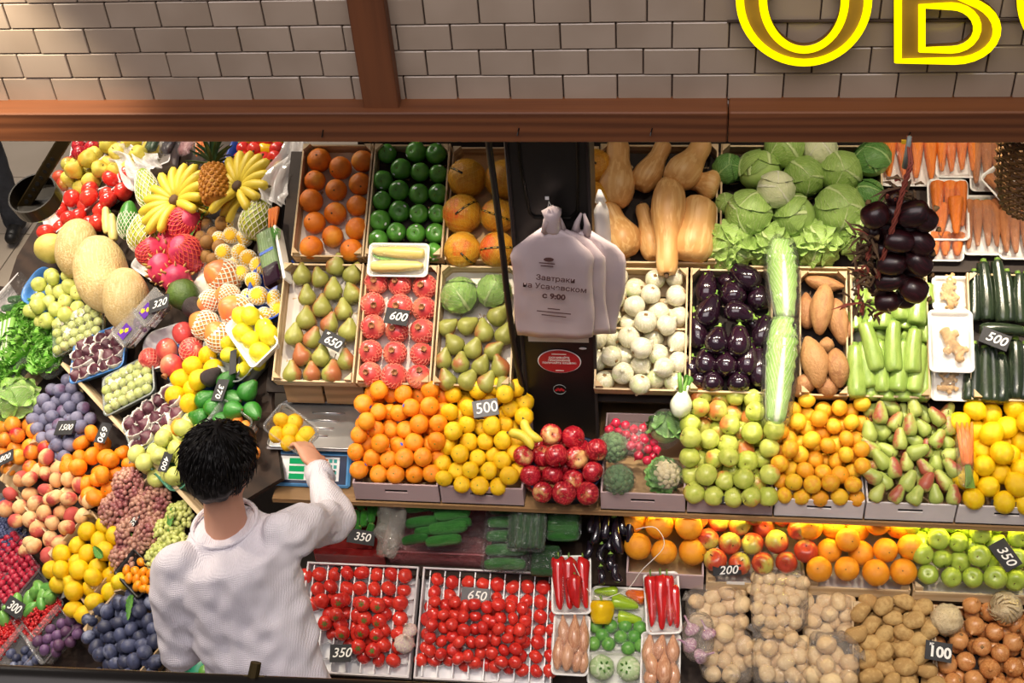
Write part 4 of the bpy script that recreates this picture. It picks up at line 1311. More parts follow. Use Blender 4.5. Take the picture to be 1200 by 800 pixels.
SQ = [('butternut', (160, 455), (178, 70), 20.5, 0.0, 'squash with a fat neck standing at the left end of the squash crate'),
      ('butternut', (300, 355), (455, 85), 16, -.01, 'squash leaning right in the shade at the back of the squash crate'),
      ('butternut', (500, 335), (690, 75), 20, .03, 'squash lying with its bulb towards the viewer, over a round one'),
      ('butternut', (760, 350), (590, 300), 17, -.005, 'squash showing its round bulb end with a dark scar'),
      ('butternut', (240, 735), (110, 450), 20, 0.0, 'squash tipped left at the front left corner of the squash crate'),
      ('butternut', (380, 760), (310, 450), 13, -.02, 'slim squash half hidden in the middle of the squash crate'),
      ('butternut', (470, 310), (455, 850), 19, .05, 'squash with a long curved neck hanging over the crate edge'),
      ('butternut_r', (590, 770), (655, 415), 23, .01, 'ribbed stout squash at the front right of the squash crate')]
for kk, a, b, rp, hh, lb in SQ:
    a, b = P(690, 150, 5, '%d,%d %d,%d' % (a + b))
    stick(kk, a, b, T1, rp / 305, 'tan butternut ' + lb, 'butternut squashes', h=hh)

f, w, l = rowbox(T1, 843, 1036, 240, -0.01, 0.45, .08)
wood_crate(f, w, l, .085, 'wooden crate heaped with cabbages under the beam', liner='liner_dark')
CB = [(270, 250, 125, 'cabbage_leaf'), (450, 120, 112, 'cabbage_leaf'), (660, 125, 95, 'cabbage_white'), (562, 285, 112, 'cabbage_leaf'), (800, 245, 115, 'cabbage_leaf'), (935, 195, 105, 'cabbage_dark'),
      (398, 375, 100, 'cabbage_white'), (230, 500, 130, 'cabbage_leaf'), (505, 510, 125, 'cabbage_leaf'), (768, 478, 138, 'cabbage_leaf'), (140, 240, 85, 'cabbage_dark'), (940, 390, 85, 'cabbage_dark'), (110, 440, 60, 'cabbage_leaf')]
cl = ['green cabbage at the left of the back row in the cabbage crate', 'pale cabbage cut off by the beam', 'creamy white cabbage cut off by the beam', 'round glossy cabbage in the centre of the crate', 'glossy yellow-green cabbage at the right of the crate',
      'dark green cabbage in the far right corner of the crate', 'small white cabbage lying on top of the green ones', 'green cabbage at the lower left of the heap', 'green cabbage below the small white one', 'largest veined cabbage at the lower right of the heap',
      'dark cabbage in shade at the left crate wall', 'dark cabbage at the right crate wall', 'small cabbage squeezed at the left beside the squashes']
cp = relax([T1.at(830 + x / 5, 150 + y / 5, .0 + (.06 if i == 6 else .02 * (y > 450))) for i, (x, y, r, m) in enumerate(CB)], [r / 5 / 333 for x, y, r, m in CB], T1.n, 30, .15, .9)
for (x, y, r, mt), lb, p in zip(CB, cl, cp):
    cabbage(p, T1.n + rng.normal(size=3) * .5, r / 5 / 330, lb, 'cabbages', mt)
for i, (x, y, r) in enumerate(((130, 690, 125), (370, 690, 110), (640, 680, 120), (870, 630, 110))):
    o = cabbage(T1.at(830 + x / 5, 150 + y / 5, -.005), T1.n + np.array((0, -.6, 0)) + rng.normal(size=3) * .2, r / 5 / 350, ['loose leafy cabbage at the lower left corner of the crate', 'loose leafy cabbage above the wrapped chinese cabbage', 'open leafy cabbage at the front of the crate', 'open leafy cabbage beside the red onion braid'][i], 'loose cabbages', 'cabbage_leaf', flare=.22, nl=8)

# carrots on foam trays
LF = MB(); leaf_mb(LF, 1, .8, .2, .05); LEAFM = LF.mesh('leaf', 'green_leaf')


def veg_tray(T, x0, y0, x1, y1, label, items, kindkey, itemlabel, group, rot=0, th=.02, hh=.0, fm='clear_film', mat='white_foam', catname='foam_tray', bulge=.03, rad=.016, lift=.012, lay=None):
    """tray lying on the tier, produce inside, film over it"""
    cx, cy = (x0 + x1) / 2, (y0 + y1) / 2
    a = T.at(cx, cy, hh)
    fr = T.moved(a).rot(R_(rot))
    sc = scale_at(a)
    w, l = (x1 - x0) / sc, (y1 - y0) / sc
    o = tray(fr, w, l, th, mat, label, name=catname)
    if fm: film_over(o, w * .98, l * .98, th, bulge, fm, seed=cx)
    for it in items:
        ax, ay, bx, by, rr = it[:5]
        p = fr.pt(ax * w, ay * l, rr + .004 + (it[5] if len(it) > 5 else 0)); q = fr.pt(bx * w, by * l, rr + .004 + (it[5] if len(it) > 5 else 0))
        d = q - p; L = np.linalg.norm(d) / 2
        put(kindkey, (p + q) / 2, d, rr, itemlabel, group, sc=(rr, rr, L))
    return o, fr, w, l


f, w, l = rowbox(T1, 1037, 1260, 240, -0.01, 0.45, .085)
board(T1, f.o[0] - w / 2, f.o[0] + w / 2, 0, .44, -.055, .03, 'tray_shelf', 'dark_wood')
vert = lambda n, r, j=.03: [(-.5 + (k + .5) / n + random.uniform(-j, j), -.40 + random.uniform(-.03, .03), -.5 + (k + .5) / n + random.uniform(-j, j), .42, r) for k in range(n)]
veg_tray(T1, 1033, 152, 1096, 222, 'foam tray of carrots behind the red onion braid', vert(4, .026), 'carrot', 'orange carrot in the film-wrapped tray behind the onion braid', 'carrots behind the braid', hh=-.045)
veg_tray(T1, 1096, 150, 1143, 212, 'foam tray of carrots directly under the beam', vert(4, .022), 'carrot', 'orange carrot in the film-wrapped tray under the beam', 'carrots under the beam', hh=-.04)
veg_tray(T1, 1088, 211, 1132, 285, 'foam tray of carrots lying on another tray', [(-.3, -.3, -.28, .46, .024), (-.02, -.1, .06, .46, .023), (.33, -.3, .32, .46, .023), (-.22, -.46, -.12, .1, .021), (.12, -.47, .14, .15, .026, .025)], 'carrot', 'orange carrot in the uppermost film-wrapped tray', 'carrots on the upper tray', hh=-.02)
veg_tray(T1, 1086, 272, 1126, 308, 'foam tray of carrots at the front under another tray', vert(3, .024), 'carrot', 'orange carrot in the lowest tray at the tier edge', 'carrots at the front', hh=-.05)
veg_tray(T1, 1128, 230, 1170, 302, 'foam tray of unwashed carrots beside the bright ones', vert(4, .022), 'carrot_d', 'brown unwashed carrot in the tray beside bright carrots', 'unwashed carrots, middle tray', hh=-.045)
veg_tray(T1, 1136, 158, 1172, 228, 'foam tray of unwashed carrots in shade under the beam', vert(3, .023), 'carrot_d', 'brown unwashed carrot in the shaded tray under the beam', 'unwashed carrots, shaded tray', hh=-.045)
veg_tray(T1, 1170, 240, 1215, 307, 'foam tray of unwashed carrots at the right edge', vert(4, .023), 'carrot_d', 'brown unwashed carrot in the tray at the right edge', 'unwashed carrots, right tray', hh=-.045)
veg_tray(T1, 1158, 192, 1200, 238, 'tilted foam tray of unwashed carrots below the wicker basket', vert(3, .019), 'carrot_d', 'brown unwashed carrot in the tilted tray', 'unwashed carrots, tilted tray', rot=38, hh=.015)

# ================================================================ row 2
f, w, l = rowbox(T2, 326, 422, 390, 0.0, .44, .05)
wood_crate(f, w, l, .075, 'wooden crate of pears left of the pomegranates', liner='paper')
PE = P(320, 290, 5, '172,170 275,185 365,110 465,160 352,255 200,290 465,275 285,355 412,372 195,425 330,450 440,495 128,520 225,535 172,640 280,645 430,665 112,738 228,738 345,738')
pile('pear', PE, T2, .0345, 'pear in the crate with the tilted card', 'pears left of the pomegranates', mode='lie', jn=.05, cols=4, ang=[95, 110, 75, 60, 90, 95, 110, 90, 95, 90, 75, 80, 80, 70, 110, 85, 100, 90, 95, 85])
card(T2, 389, 399, '650', 'tilted slate price card reading 650 on the pears', ang=-25, h=.045, w=.085, l=.055, size=.042, top='кг')
f, w, l = rowbox(T2, 423, 511, 390, 0.0, .44, .05)
wood_crate(f, w, l, .07, 'wooden crate of netted pomegranates in the second row', liner='paper')
PM = P(320, 290, 5, '605,215 745,225 890,230 585,325 745,340 885,362 585,465 727,490 875,495 570,610 715,622 870,627 568,738 710,748 855,748')
pile('pomegranate', PM, T2, .0425, 'red pomegranate in pink foam net', 'netted pomegranates in the crate', mode='up', tilt=.55, jn=.05, cols=3)
card(T2, 465, 371, '600', 'slate price card reading 600 on the pomegranates', ang=-8, h=.06, w=.085, l=.058, size=.042)
# corn on a foam tray, bridging limes and pomegranates
o, fr, w, l = veg_tray(T2, 433, 287, 503, 326, 'foam tray with two corn cobs lying over the pomegranates', [], 'carrot', '', '', hh=.035, bulge=.022)
cobm = MB(); cobm.lathe(prof([(0, -1), (.7, -.97), (1, -.6), (.95, .2), (.7, .8), (.3, 1), (0, 1)], 24), 26, 0.0, ribs=(13, .05))
for i, (x, y, z) in enumerate(cobm.v):
    k = 1 + .05 * math.cos(z * 40); cobm.v[i] = (x * k, y * k, z)
cob_me = cobm.mesh('corn_cob', 'corn_kernel')
hk = MB(); leaf_mb(hk, 2.0, 1.7, 0.0, .04, cup=.35); husk_me = hk.mesh('husk', 'lettuce_leaf')
for i, yy in enumerate((.22, -.22)):
    c = obj('corn_cob', cob_me)
    c.matrix_world = mat_axis(fr.pt(0, yy * l, .026), fr.u * (1 if i else -1) + fr.v * .04, 0, (.021, .021, w * .44))
    tag(c, ['upper corn cob on the foam tray, partly in its husk', 'lower corn cob on the foam tray, all kernels bare'][i], 'corn', 'corn cobs')
    if i == 0:
        hko = obj('husk', husk_me, c); hko.matrix_local = Matrix.LocRotScale(Vector((0, -.5, -1.0)), Matrix.Rotation(R_(90), 3, 'X').to_quaternion(), Vector((1.05, 1.0, 1.0)))
f, w, l = rowbox(T2, 512, 604, 390, 0.0, .44, .05)
wood_crate(f, w, l, .075, 'wooden crate of pears and wrapped lettuce beside the pillar', liner='paper')
for i, (x, y, r, lb) in enumerate(((195, 285, 112, 'wrapped iceberg lettuce at the left above the pears'), (395, 255, 100, 'wrapped iceberg lettuce next to the black hose'))):
    o = cabbage(T2.at(500 + x / 5, 290 + y / 5, .01), T2.n + rng.normal(size=3) * .3, r / 5 / 350, lb, 'wrapped lettuces', 'iceberg_leaf', name='iceberg_lettuce', flare=.06)
    o['category'] = 'lettuce'; wrapball(o, 1.12)
PE2 = P(500, 290, 5, '120,470 235,460 415,400 335,500 455,515 165,570 275,598 390,605 97,660 200,685 320,705 435,722 120,782 240,780 355,785 450,800')
pile('pear', PE2, T2, .0345, 'pear in the crate beside the pillar', 'pears beside the pillar', mode='lie', jn=.05, cols=4)

f, w, l = rowbox(T2, 698, 806, 390, 0.0, .44, .05)
wood_crate(f, w, l, .08, 'wooden crate of white onions right of the pillar', mid=True, slats=5)
ON = P(690, 290, 4.2125, '150,150 212,205 330,170 420,165 310,238 432,243 152,235 225,312 340,320 430,325 130,352 287,385 125,440 207,437 320,460 425,455 335,518 112,548 167,522 245,500 432,560 252,575 165,632 320,637 405,650 100,648 58,448 60,552 255,650 380,400 190,380 370,610')
pile('onion_w', ON, T2, .0375, 'white onion in the crate right of the black pillar', 'white onions', mode='rand', jn=.15)
f, w, l = rowbox(T2, 807, 906, 390, 0.0, .44, .055)
wood_crate(f, w, l, .085, 'wooden crate of glossy eggplants', liner='liner_dark')
EG = [((575, 275), (590, 115), 12, .0), ((560, 395), (622, 235), 14, .01), ((840, 190), (705, 100), 14, .025), ((735, 290), (685, 165), 15, .0), ((845, 310), (830, 185), 13, .0), ((670, 300), (810, 345), 12.5, .04),
      ((835, 495), (885, 340), 12, .015), ((550, 500), (520, 320), 11, .0), ((618, 525), (645, 395), 13.5, .045), ((740, 540), (745, 390), 13.5, .045), ((580, 630), (575, 500), 13, .015), ((685, 635), (670, 510), 13, .02), ((780, 635), (790, 470), 13, .02),
      ((845, 690), (840, 500), 12.5, .01), ((505, 640), (512, 540), 10, .0), ((615, 715), (600, 600), 13, .005), ((740, 715), (740, 610), 13, .01), ((670, 200), (700, 130), 11, -.01), ((540, 690), (550, 600), 11, -.01), ((780, 400), (840, 350), 11, -.01)]
for a, b, rp, hh in EG:
    a, b = P(690, 290, 4.2125, '%d,%d %d,%d' % (a + b))
    stick('eggplant', a, b, T2, rp / 322, 'glossy dark purple eggplant in the crate left of the chinese cabbages', 'eggplants in the crate', h=hh)

# two wrapped chinese cabbages standing along the crates
nl = MB(); leaf_mb(nl, 1.0, .5, -.02, .02, nf=5, cup=-.5, tip=.7, base=.75); napa_me = nl.mesh('leaf', 'napa_leaf')
for i, (a, b, lb) in enumerate((((920, 376), (914, 284), 'upper wrapped chinese cabbage with frilly top next to the eggplants'), ((908, 498), (919, 374), 'lower wrapped chinese cabbage with white stem end over the fruit cartons'))):
    p, q = T2.at(*a, .05), T2.at(*b, .05); d = q - p; L = np.linalg.norm(d)
    fr = Frame(p, np.cross(d, T2.n), d)
    o = thing('chinese_cabbage', lb, 'cabbage', fr.mat(), 'wrapped chinese cabbages')
    m = MB(); m.lathe(prof([(0, 0), (.022, .003), (.032, .08 * L / .3), (.040, L * .5), (.036, L * .8), (.02, L * .9), (0, L * .92)], 12), 16, rot=rotm(R_(-90))); m.build('stem_core', 'cabbage_core', o, True)
    for k in range(6):
        def nf_(u, v, k=k):
            a = (k - 5) * 2.39996 + 1.5 + (u - .5) * (1.9 + .9 * v)
            r = float(np.interp(v, [0, .05, .3, .6, .85, 1], [.012, .030, .040, .047, .046, .036])) * (1 + .018 * k)
            fr_ = abs(u - .5) * 2
            r *= 1 + .04 * math.sin(v * 31 + u * 7 + k) * fr_ + .22 * max(v - .3, 0) * fr_ ** 2 * math.sin(v * 46 + k + u * 9) + .05 * max(v - .8, 0) * 5 * math.sin(u * 26 + k)
            return (r * math.cos(a), v * L * (1.0 - .05 * (k % 3)), r * math.sin(a))
        m = MB(); m.grid(nf_, 16, 34); m.build('leaf', 'napa_leaf', o, True)
    m = MB(); m.lathe(prof([(0, -.01), (.038, -.004), (.052, .1 * L), (.060, L * .5), (.058, L * .9), (.03, L * 1.04), (0, L * 1.05)], 16), 20, .08, rot=rotm(R_(-90)), nsc=30); m.build('plastic_wrap', 'clear_film', o, True)

f, w, l = rowbox(T2, 935, 994, 390, 0.0, .44, .055)
wood_crate(f, w, l, .075, 'wooden crate of sweet potatoes', liner='liner_dark')
SP = [((165, 150), (360, 190), 8.5, -.01), ((235, 410), (265, 160), 12.5, .02), ((185, 380), (175, 210), 10, -.01), ((350, 460), (310, 230), 11, .0), ((250, 660), (190, 410), 14, .03), ((345, 655), (310, 465), 12, .03), ((115, 690), (230, 590), 11, .0), ((300, 700), (260, 600), 11, .0), ((375, 430), (380, 345), 6, .0), ((280, 500), (265, 420), 9, -.01)]
for a, b, rp, hh in SP:
    a, b = P(900, 290, 4, '%d,%d %d,%d' % (a + b))
    stick('sweetpotato', a, b, T2, rp / 310, 'brown sweet potato in the crate right of the chinese cabbages', 'sweet potatoes', h=hh)
f, w, l = rowbox(T2, 995, 1088, 390, 0.0, .44, .05)
wood_crate(f, w, l, .075, 'wooden crate of pale green zucchini', liner='paper')
ZL = [((515, 580), (455, 350), 9.5, .035), ((585, 585), (585, 345), 9.5, .035), ((670, 590), (685, 380), 9.5, .035), ((415, 705), (405, 455), 10, .015), ((475, 660), (440, 450), 9, .015), ((535, 680), (520, 440), 9, .015), ((605, 680), (635, 440), 10, .015), ((680, 680), (720, 460), 9, .015), ((735, 690), (735, 470), 7, .0),
      ((480, 715), (480, 600), 9, -.01), ((555, 720), (555, 600), 9, -.01), ((630, 720), (640, 600), 9, -.01), ((705, 715), (720, 600), 9, -.01), ((540, 385), (545, 250), 10, .02), ((618, 345), (622, 240), 9, .025), ((690, 365), (705, 210), 11, .025), ((640, 390), (645, 300), 9, .0), ((735, 450), (740, 310), 9, .0), ((470, 385), (500, 280), 9, .0), ((745, 260), (748, 170), 7, .0), ((415, 390), (405, 300), 8, -.01),
      ((520, 270), (530, 180), 9, .0), ((590, 260), (600, 170), 9, .0), ((660, 250), (660, 170), 9, .0), ((430, 300), (450, 200), 9, -.01), ((480, 260), (490, 180), 9, -.01), ((500, 400), (560, 430), 8, -.01), ((620, 410), (660, 430), 8, -.01)]
for a, b, rp, hh in ZL:
    a, b = P(900, 290, 4, '%d,%d %d,%d' % (a + b))
    stick('zucchini_l', a, b, T2, rp / 310, 'pale green zucchini in the crate below the red onion braid', 'pale zucchini', h=hh)
# ginger
gm = MB()
for i, (a, b, r0) in enumerate((((-.9, .1, 0), (-.2, 0, .05), .32), ((-.2, 0, .05), (.5, .15, 0), .34), ((.5, .15, 0), (.95, -.1, .05), .26), ((-.3, 0, 0), (-.45, .55, .1), .22), ((.1, 0, 0), (.2, -.5, .1), .24), ((.45, .1, 0), (.6, .55, .05), .18))):
    a, b = np.array(a), np.array(b)
    gm.tube([a - (b - a) * .15, a, (a + b) / 2, b, b + (b - a) * .18], [r0 * .5, r0 * .95, r0 * .85, r0, r0 * .45], 8)
ginger_me = remeshed(gm, .05, 3, 'ginger_root', lambda c, n: .014 * math.sin(c.x * 20)); ginger_me.materials.append(MATS['ginger_skin'])
GT = [(1093, 326, 1136, 366, 'rear foam tray of ginger partly under another tray', -.02, 5), (1090, 401, 1132, 471, 'lower foam tray of ginger at the crate edge', -.02, 5), (1089, 365, 1137, 438, 'white foam tray with one large ginger root on top', .025, 1)]
for x0, y0, x1, y1, lb, hh, n in GT:
    a = T2.at((x0 + x1) / 2, (y0 + y1) / 2, hh); fr = T2.moved(a); sc = scale_at(a)
    o = tray(fr, (x1 - x0) / sc, (y1 - y0) / sc, .022, 'white_foam', lb)
    film_over(o, (x1 - x0) / sc * .97, (y1 - y0) / sc * .97, .022, .02, 'clear_film')
    for k in range(n):
        g = obj('ginger_root', ginger_me)
        u = random.uniform(-.012, .012) if n > 1 else 0.002; v = (-.065 + .035 * k) * ((y1 - y0) / 75) if n > 1 else -.012
        s = .034 if n > 1 else .062
        g.matrix_world = Matrix.LocRotScale(Vector(fr.pt(u, v, .016 if n > 1 else .02)), fr.rot(R_(-60) if n == 1 else random.uniform(0, 3)).mat().to_quaternion(), Vector((s, s, s * .8)))
        tag(g, 'pale ginger root ' + ('lying alone on the top white tray' if n == 1 else ('in the rear foam tray' if y0 < 360 else 'in the lower foam tray')), 'ginger', 'ginger roots')
f, w, l = rowbox(T2, 1133, 1220, 390, 0.0, .44, .055)
wood_crate(f, w, l, .075, 'wooden crate of dark zucchini at the right edge', liner='liner_dark')
ZD = [((965, 350), (965, 110), 7), ((1030, 345), (1010, 65), 8.5), ((1105, 355), (1075, 60), 8.5), ((1140, 350), (1120, 110), 7), ((1180, 360), (1170, 120), 7.5), ((1215, 360), (1210, 120), 8), ((990, 380), (1200, 385), 7.5), ((970, 720), (965, 450), 8), ((1020, 725), (1015, 470), 8.5), ((1062, 725), (1055, 470), 7), ((1100, 730), (1095, 500), 8.5), ((1165, 715), (1160, 430), 9), ((940, 720), (940, 590), 7), ((1205, 720), (1205, 450), 8)]
for i, (a, b, rp) in enumerate(ZD):
    a, b = P(900, 290, 4, '%d,%d %d,%d' % (a + b))
    stick('zucchini_d', a, b, T2, rp / 315, 'dark green zucchini in the crate at the right edge', 'dark zucchini', h=.03 if i == 6 else 0)
card(T2, 1166, 397, '500', 'slate price card reading 500 on the dark zucchini', ang=-22, h=.055, w=.095, l=.055, size=.045)

# ================================================================ row 3, cartons on the shelf
def carton3(pl, pr, label, back=.06, **kw):
    a, b = T3.at(pl, 575)[0], T3.at(pr, 575)[0]
    return carton_box(Frame(((a + b) / 2, 2.963 + .18, H3 + .001), (1, 0, 0), (0, 1, 0)), b - a - .004, .36, .085, label, 'fruit cartons on the shelf', back=back, **kw)


carton3(411, 513, 'lilac carton of orange mandarins beside the scale')
MN = P(290, 440, 5, '740,95 785,100 840,100 920,115 1005,108 1085,105 1125,110 700,185 750,205 780,225 825,212 885,222 970,215 1035,210 1090,205 1125,210 690,275 725,305 765,325 815,308 930,318 1020,300 1085,290 1120,300 675,365 710,388 780,408 885,412 990,398 1070,388 1110,395 650,455 720,487 825,492 930,497 1035,487 1105,480 660,540 765,558 870,566 975,566 1075,566')
pile('mandarin', MN, T3, .0325, 'orange mandarin heaped in the carton beside the scale', 'orange mandarins beside the scale', mode='view', tilt=.7, jn=.1, inplane=.1, keys=[('mandarin_s' if i % 5 == 2 else 'mandarin') for i in range(len(MN))])
fill('mandarin', T3, 420, 460, 508, 545, .030, .05, 'orange mandarin heaped in the carton beside the scale', 'orange mandarins beside the scale')
carton3(514, 613, 'lilac carton of yellow mandarins with the 500 card')
MY = P(500, 440, 5, '310,95 175,130 210,158 370,112 420,90 470,125 560,135 525,100 495,195 245,210 150,235 185,250 230,287 560,235 455,275 325,297 385,305 130,320 170,342 245,378 345,395 455,388 125,420 195,470 300,485 390,460 450,500 510,460 110,510 155,540 260,562 370,562 490,590 110,600 210,630 315,635 410,642 530,540 525,380')
pile('mandarin_y', MY, T3, .0320, 'yellow mandarin heaped in the carton with the 500 card', 'yellow mandarins with the 500 card', mode='view', tilt=.8, jn=.15, inplane=.1)
fill('mandarin_y', T3, 524, 460, 608, 545, .030, .05, 'yellow mandarin heaped in the carton with the 500 card', 'yellow mandarins with the 500 card')
card(T3, 569, 478, '500', 'grey price card reading 500 standing on the yellow mandarins', ang=11, h=.06, w=.088, l=.058, mat='slate_pale', size=.052, shear=.05, tilt=15)


def banana_me(L=1.0):
    m = MB(); pts = []; rs = []
    for i in range(13):
        t = i / 12; a = (t - .5) * 1.5
        pts.append((math.sin(a) * .72, (1 - math.cos(a)) * .72, 0)); rs.append(.14 * (math.sin(min(t / .16, 1) * math.pi / 2) ** .6 * math.sin(min((1 - t) / .3, 1) * math.pi / 2) ** .8 + .22))
    m.tube(pts, rs, 7)
    for i, (x, y, z) in enumerate(m.v): m.v[i] = (y, z, x)       # axis to z so that the tip colour works
    return m.mesh('banana', 'banana_skin', True)


BAN = banana_me()
bt_ = MB(); bt_.lathe([(.035, -.06), (.04, 0.0), (.03, .05), (.012, .05)], 6, c=(.18, 0, -.50)); BTIP = bt_.mesh('tip', 'banana_tip')
for i, (a, b) in enumerate((((497, 310), (640, 405)), ((545, 275), (655, 400)))):
    a, b = P(500, 440, 5, '%d,%d %d,%d' % (a + b))
    p, q = T3.at(*a, .05), T3.at(*b, .05); d = q - p
    o = obj('banana', BAN); z = Vector(d).normalized(); nrm = Vector(T3.n); x = nrm.cross(z).normalized(); y = z.cross(x)
    s = np.linalg.norm(d) / 1.0
    o.matrix_world = Matrix.Translation(Vector((p + q) / 2)) @ Matrix((x, y, z)).transposed().to_4x4() @ Matrix.Diagonal((s * (1 if i else -1), s, s, 1))
    obj('tip', BTIP, o)
    tag(o, ['lower small banana lying between yellow mandarins and red apples', 'upper small banana lying between yellow mandarins and red apples'][i], 'banana', 'two single bananas')
# red apples in a blue basket
a = Frame((0, 0, H3 + .002), (1, 0, 0), (0, 1, 0))
xa, xb = T3.at(611, 570)[0], T3.at(702, 570)[0]
tray(Frame(((xa + xb) / 2, 2.963 + .13, H3 + .002), (1, 0, 0), (0, 1, 0)), xb - xa, .26, .085, 'navy_plastic', 'dark blue oval basket of red apples before the pillar', 'basket', 'plastic_basket', r=.09, flare=.02, ribs=1, lip=.006, n=8)
AR = P(500, 440, 5, '745,365 845,400 580,475 690,455 785,485 875,470 955,470 607,583 740,578 880,585 940,555 690,670 810,682 935,665')
pile('apple_r', AR, T3, .039, 'top layer shiny red apple in the blue basket', 'red apples in the blue basket', mode='view', tilt=1.1, jn=.15, cols=4)
fill('apple_r', T3, 625, 520, 690, 560, .036, .055, 'shiny red apple buried under the others in the blue basket', 'red apples in the blue basket')

carton3(703, 804, 'lilac carton of wrapped broccoli, radishes and cauliflower', back=.03)
BR = P(690, 440, 4.704, '135,395 165,575')
for i, (x, y) in enumerate(BR):
    o = put('broccoli', T3.at(x, y, -.005), T3.n + np.array((0, -.3, 0)), .052, ['film-wrapped broccoli head beside the radishes', 'film-wrapped broccoli head at the front of the carton'][i], 'wrapped broccoli')
    wrapball(o, 1.12)
RD = P(690, 440, 4.704, '150,262 205,275 250,297 115,300 165,310 210,330 245,345 295,295 310,335 275,380 320,400 355,365 370,415 330,462 275,440 245,385 340,330 300,365 350,440')
pile('radish', RD, T3, .0165, 'red radish in the clear bag between broccoli and cabbage', 'radishes in the bag', h=-.005, mode='rand', jn=.3)
rb = thing('radish_bag', 'clear plastic bag of red radishes', 'bag', T3.moved(T3.at(742, 519, -.05)).mat()); pouch(None, .13, .13, .075, 'clear_film', rb)
o = cabbage(T3.at(779, 503, .0), T3.v + T3.n * .4, .052, 'green wrapped cabbage at the back of the broccoli carton', 'wrapped greens', 'cabbage_dark', flare=.2, nl=7); wrapball(o, 1.12, sc=(1, 1, 1.2))
o = thing('cauliflower', 'wrapped cauliflower with green leaves at the front', 'cauliflower', mat_axis(T3.at(781, 556, -.005), T3.n + T3.u * .5, 0, (.05, .05, .05)))
obj('curd', KIND['cauli']['meshes'][0], o)
for k in range(7):
    lo = obj('leaf', shell_leaf(1.12, k * 2.39996, 1.8, k, flare=.2).mesh('leaf', 'cabbage_dark'), o); lo.matrix_local = Matrix.Translation((0, 0, -.5))
wrapball(o, 1.2)

carton3(805, 907, 'lilac carton of green blushed apples')
AP = P(690, 440, 4.704, '622,133 722,135 820,130 900,150 960,175 580,215 618,205 705,200 795,205 880,225 925,230 965,250 575,290 625,270 695,290 775,290 840,295 910,330 945,320 990,330 570,370 600,365 665,365 765,387 855,398 985,400 950,440 565,450 615,450 685,460 760,470 795,515 865,490 575,540 645,560 745,590 860,582 985,560 930,590 590,635 685,655 895,665 970,660 800,655')
pile('apple_b', AP, T3, .035, 'green apple with orange blush in the carton under the eggplants', 'blushed apples', mode='rand', jn=.15, inplane=.12)
fill('apple_b', T3, 815, 470, 900, 545, .032, .055, 'green apple with orange blush in the carton under the eggplants', 'blushed apples')
card(T3, 855, 586, '200', 'black price card lying at the front of the green apples', ang=0, h=.0, w=.10, l=.03, size=.03, tilt=45)
# fennel
fb = MB(); fb.lathe(prof([(0, -1), (.35, -1.0), (.8, -.6), (1, -.1), (.85, .4), (.5, .85), (.3, 1.0), (0, 1.0)], 14), 18, .05, (5, .05))
o = obj('fennel', fb.mesh('fennel', 'fennel_skin')); p = T2.at(798, 473, .045); q = T2.at(803, 448, .05); o.matrix_world = mat_axis(p, q - p, 1.0, (.040, .034, .045)); tag(o, 'white fennel bulb with cut green stalks standing between the crates', 'fennel')
for k, (dx, dy, L) in enumerate(((-.3, .05, .9), (.1, .1, 1.1), (.45, 0, 1.0), (.7, .1, 1.25))):
    m = MB(); m.tube([(dx * .5, dy, .7), (dx, dy, .9 + L * .4), (dx * 1.5, dy, .9 + L)], [.22, .2, .17], 8); m.build('stalk', 'fennel_green' if k % 2 else 'fennel_skin', o, True)
for k in range(3):
    lf = obj('frond', LEAFM, o); lf.matrix_local = Matrix.Translation((.2 * (k - 1), .1, 1.3)) @ Matrix.Rotation(R_(70), 4, 'X') @ Matrix.Rotation(R_(40 * (k - 1)), 4, 'Y') @ Matrix.Diagonal((.8, .9, .8, 1))

carton3(908, 1014, 'white carton of golden mandarins', mat='white_carton')
CT = P(900, 450, 4, '125,118 190,130 175,95 258,122 330,118 400,122 430,105 135,190 185,202 95,195 240,180 300,205 255,222 350,195 385,190 435,178 65,245 100,260 145,265 200,272 280,292 320,275 360,270 405,260 70,310 100,330 150,335 215,345 325,355 365,340 400,330 425,320 65,380 105,388 165,408 257,412 350,427 395,400 430,395 65,445 115,468 205,478 290,475 392,482 80,515 160,520 245,525 335,520 415,525')
pile('citrus', CT, T3, .0295, 'golden yellow mandarin in the white carton under the sweet potatoes', 'golden mandarins', mode='rand', jn=.15, inplane=.1)
fill('citrus', T3, 918, 475, 1008, 550, .028, .05, 'golden yellow mandarin in the white carton under the sweet potatoes', 'golden mandarins')
carton3(1015, 1121, 'white carton of red and green pears', mat='white_carton')
PF = P(900, 450, 4, '490,120 520,150 580,115 635,140 680,125 735,140 795,165 835,140 600,185 655,205 475,230 540,210 725,205 840,195 485,305 570,310 615,270 790,270 835,265 690,265 745,300 695,320 525,365 590,400 650,370 738,395 800,360 860,400 480,385 490,435 545,455 655,460 740,465 830,450 510,515 603,520 690,525 785,520 870,525 850,345')
pile('pear_f', PF, T3, .0265, 'small red and green pear in the white carton under pale zucchini', 'small red and green pears', mode='lie', jn=.2, inplane=.1, ang=[random.choice((100, 60, 130, 20, 150, 90)) for _ in PF])
fill('pear_f', T3, 1025, 475, 1112, 550, .024, .05, 'small red and green pear in the white carton under pale zucchini', 'small red and green pears')
carton3(1122, 1240, 'white carton of lemons at the right edge', mat='white_carton')
LM = P(900, 450, 4, '970,140 1050,150 1160,115 990,215 1045,237 1115,210 1180,200 1010,300 1080,330 1150,325 1190,270 1010,390 1100,408 1185,400 930,440 1035,480 1160,490 970,530 1110,535 920,180 1195,540 1250,160 1245,300 1250,430 950,340')
pile('lemon', LM, T3, .036, 'large yellow lemon in the carton at the right edge', 'lemons at the right edge', mode='rand', jn=.15)
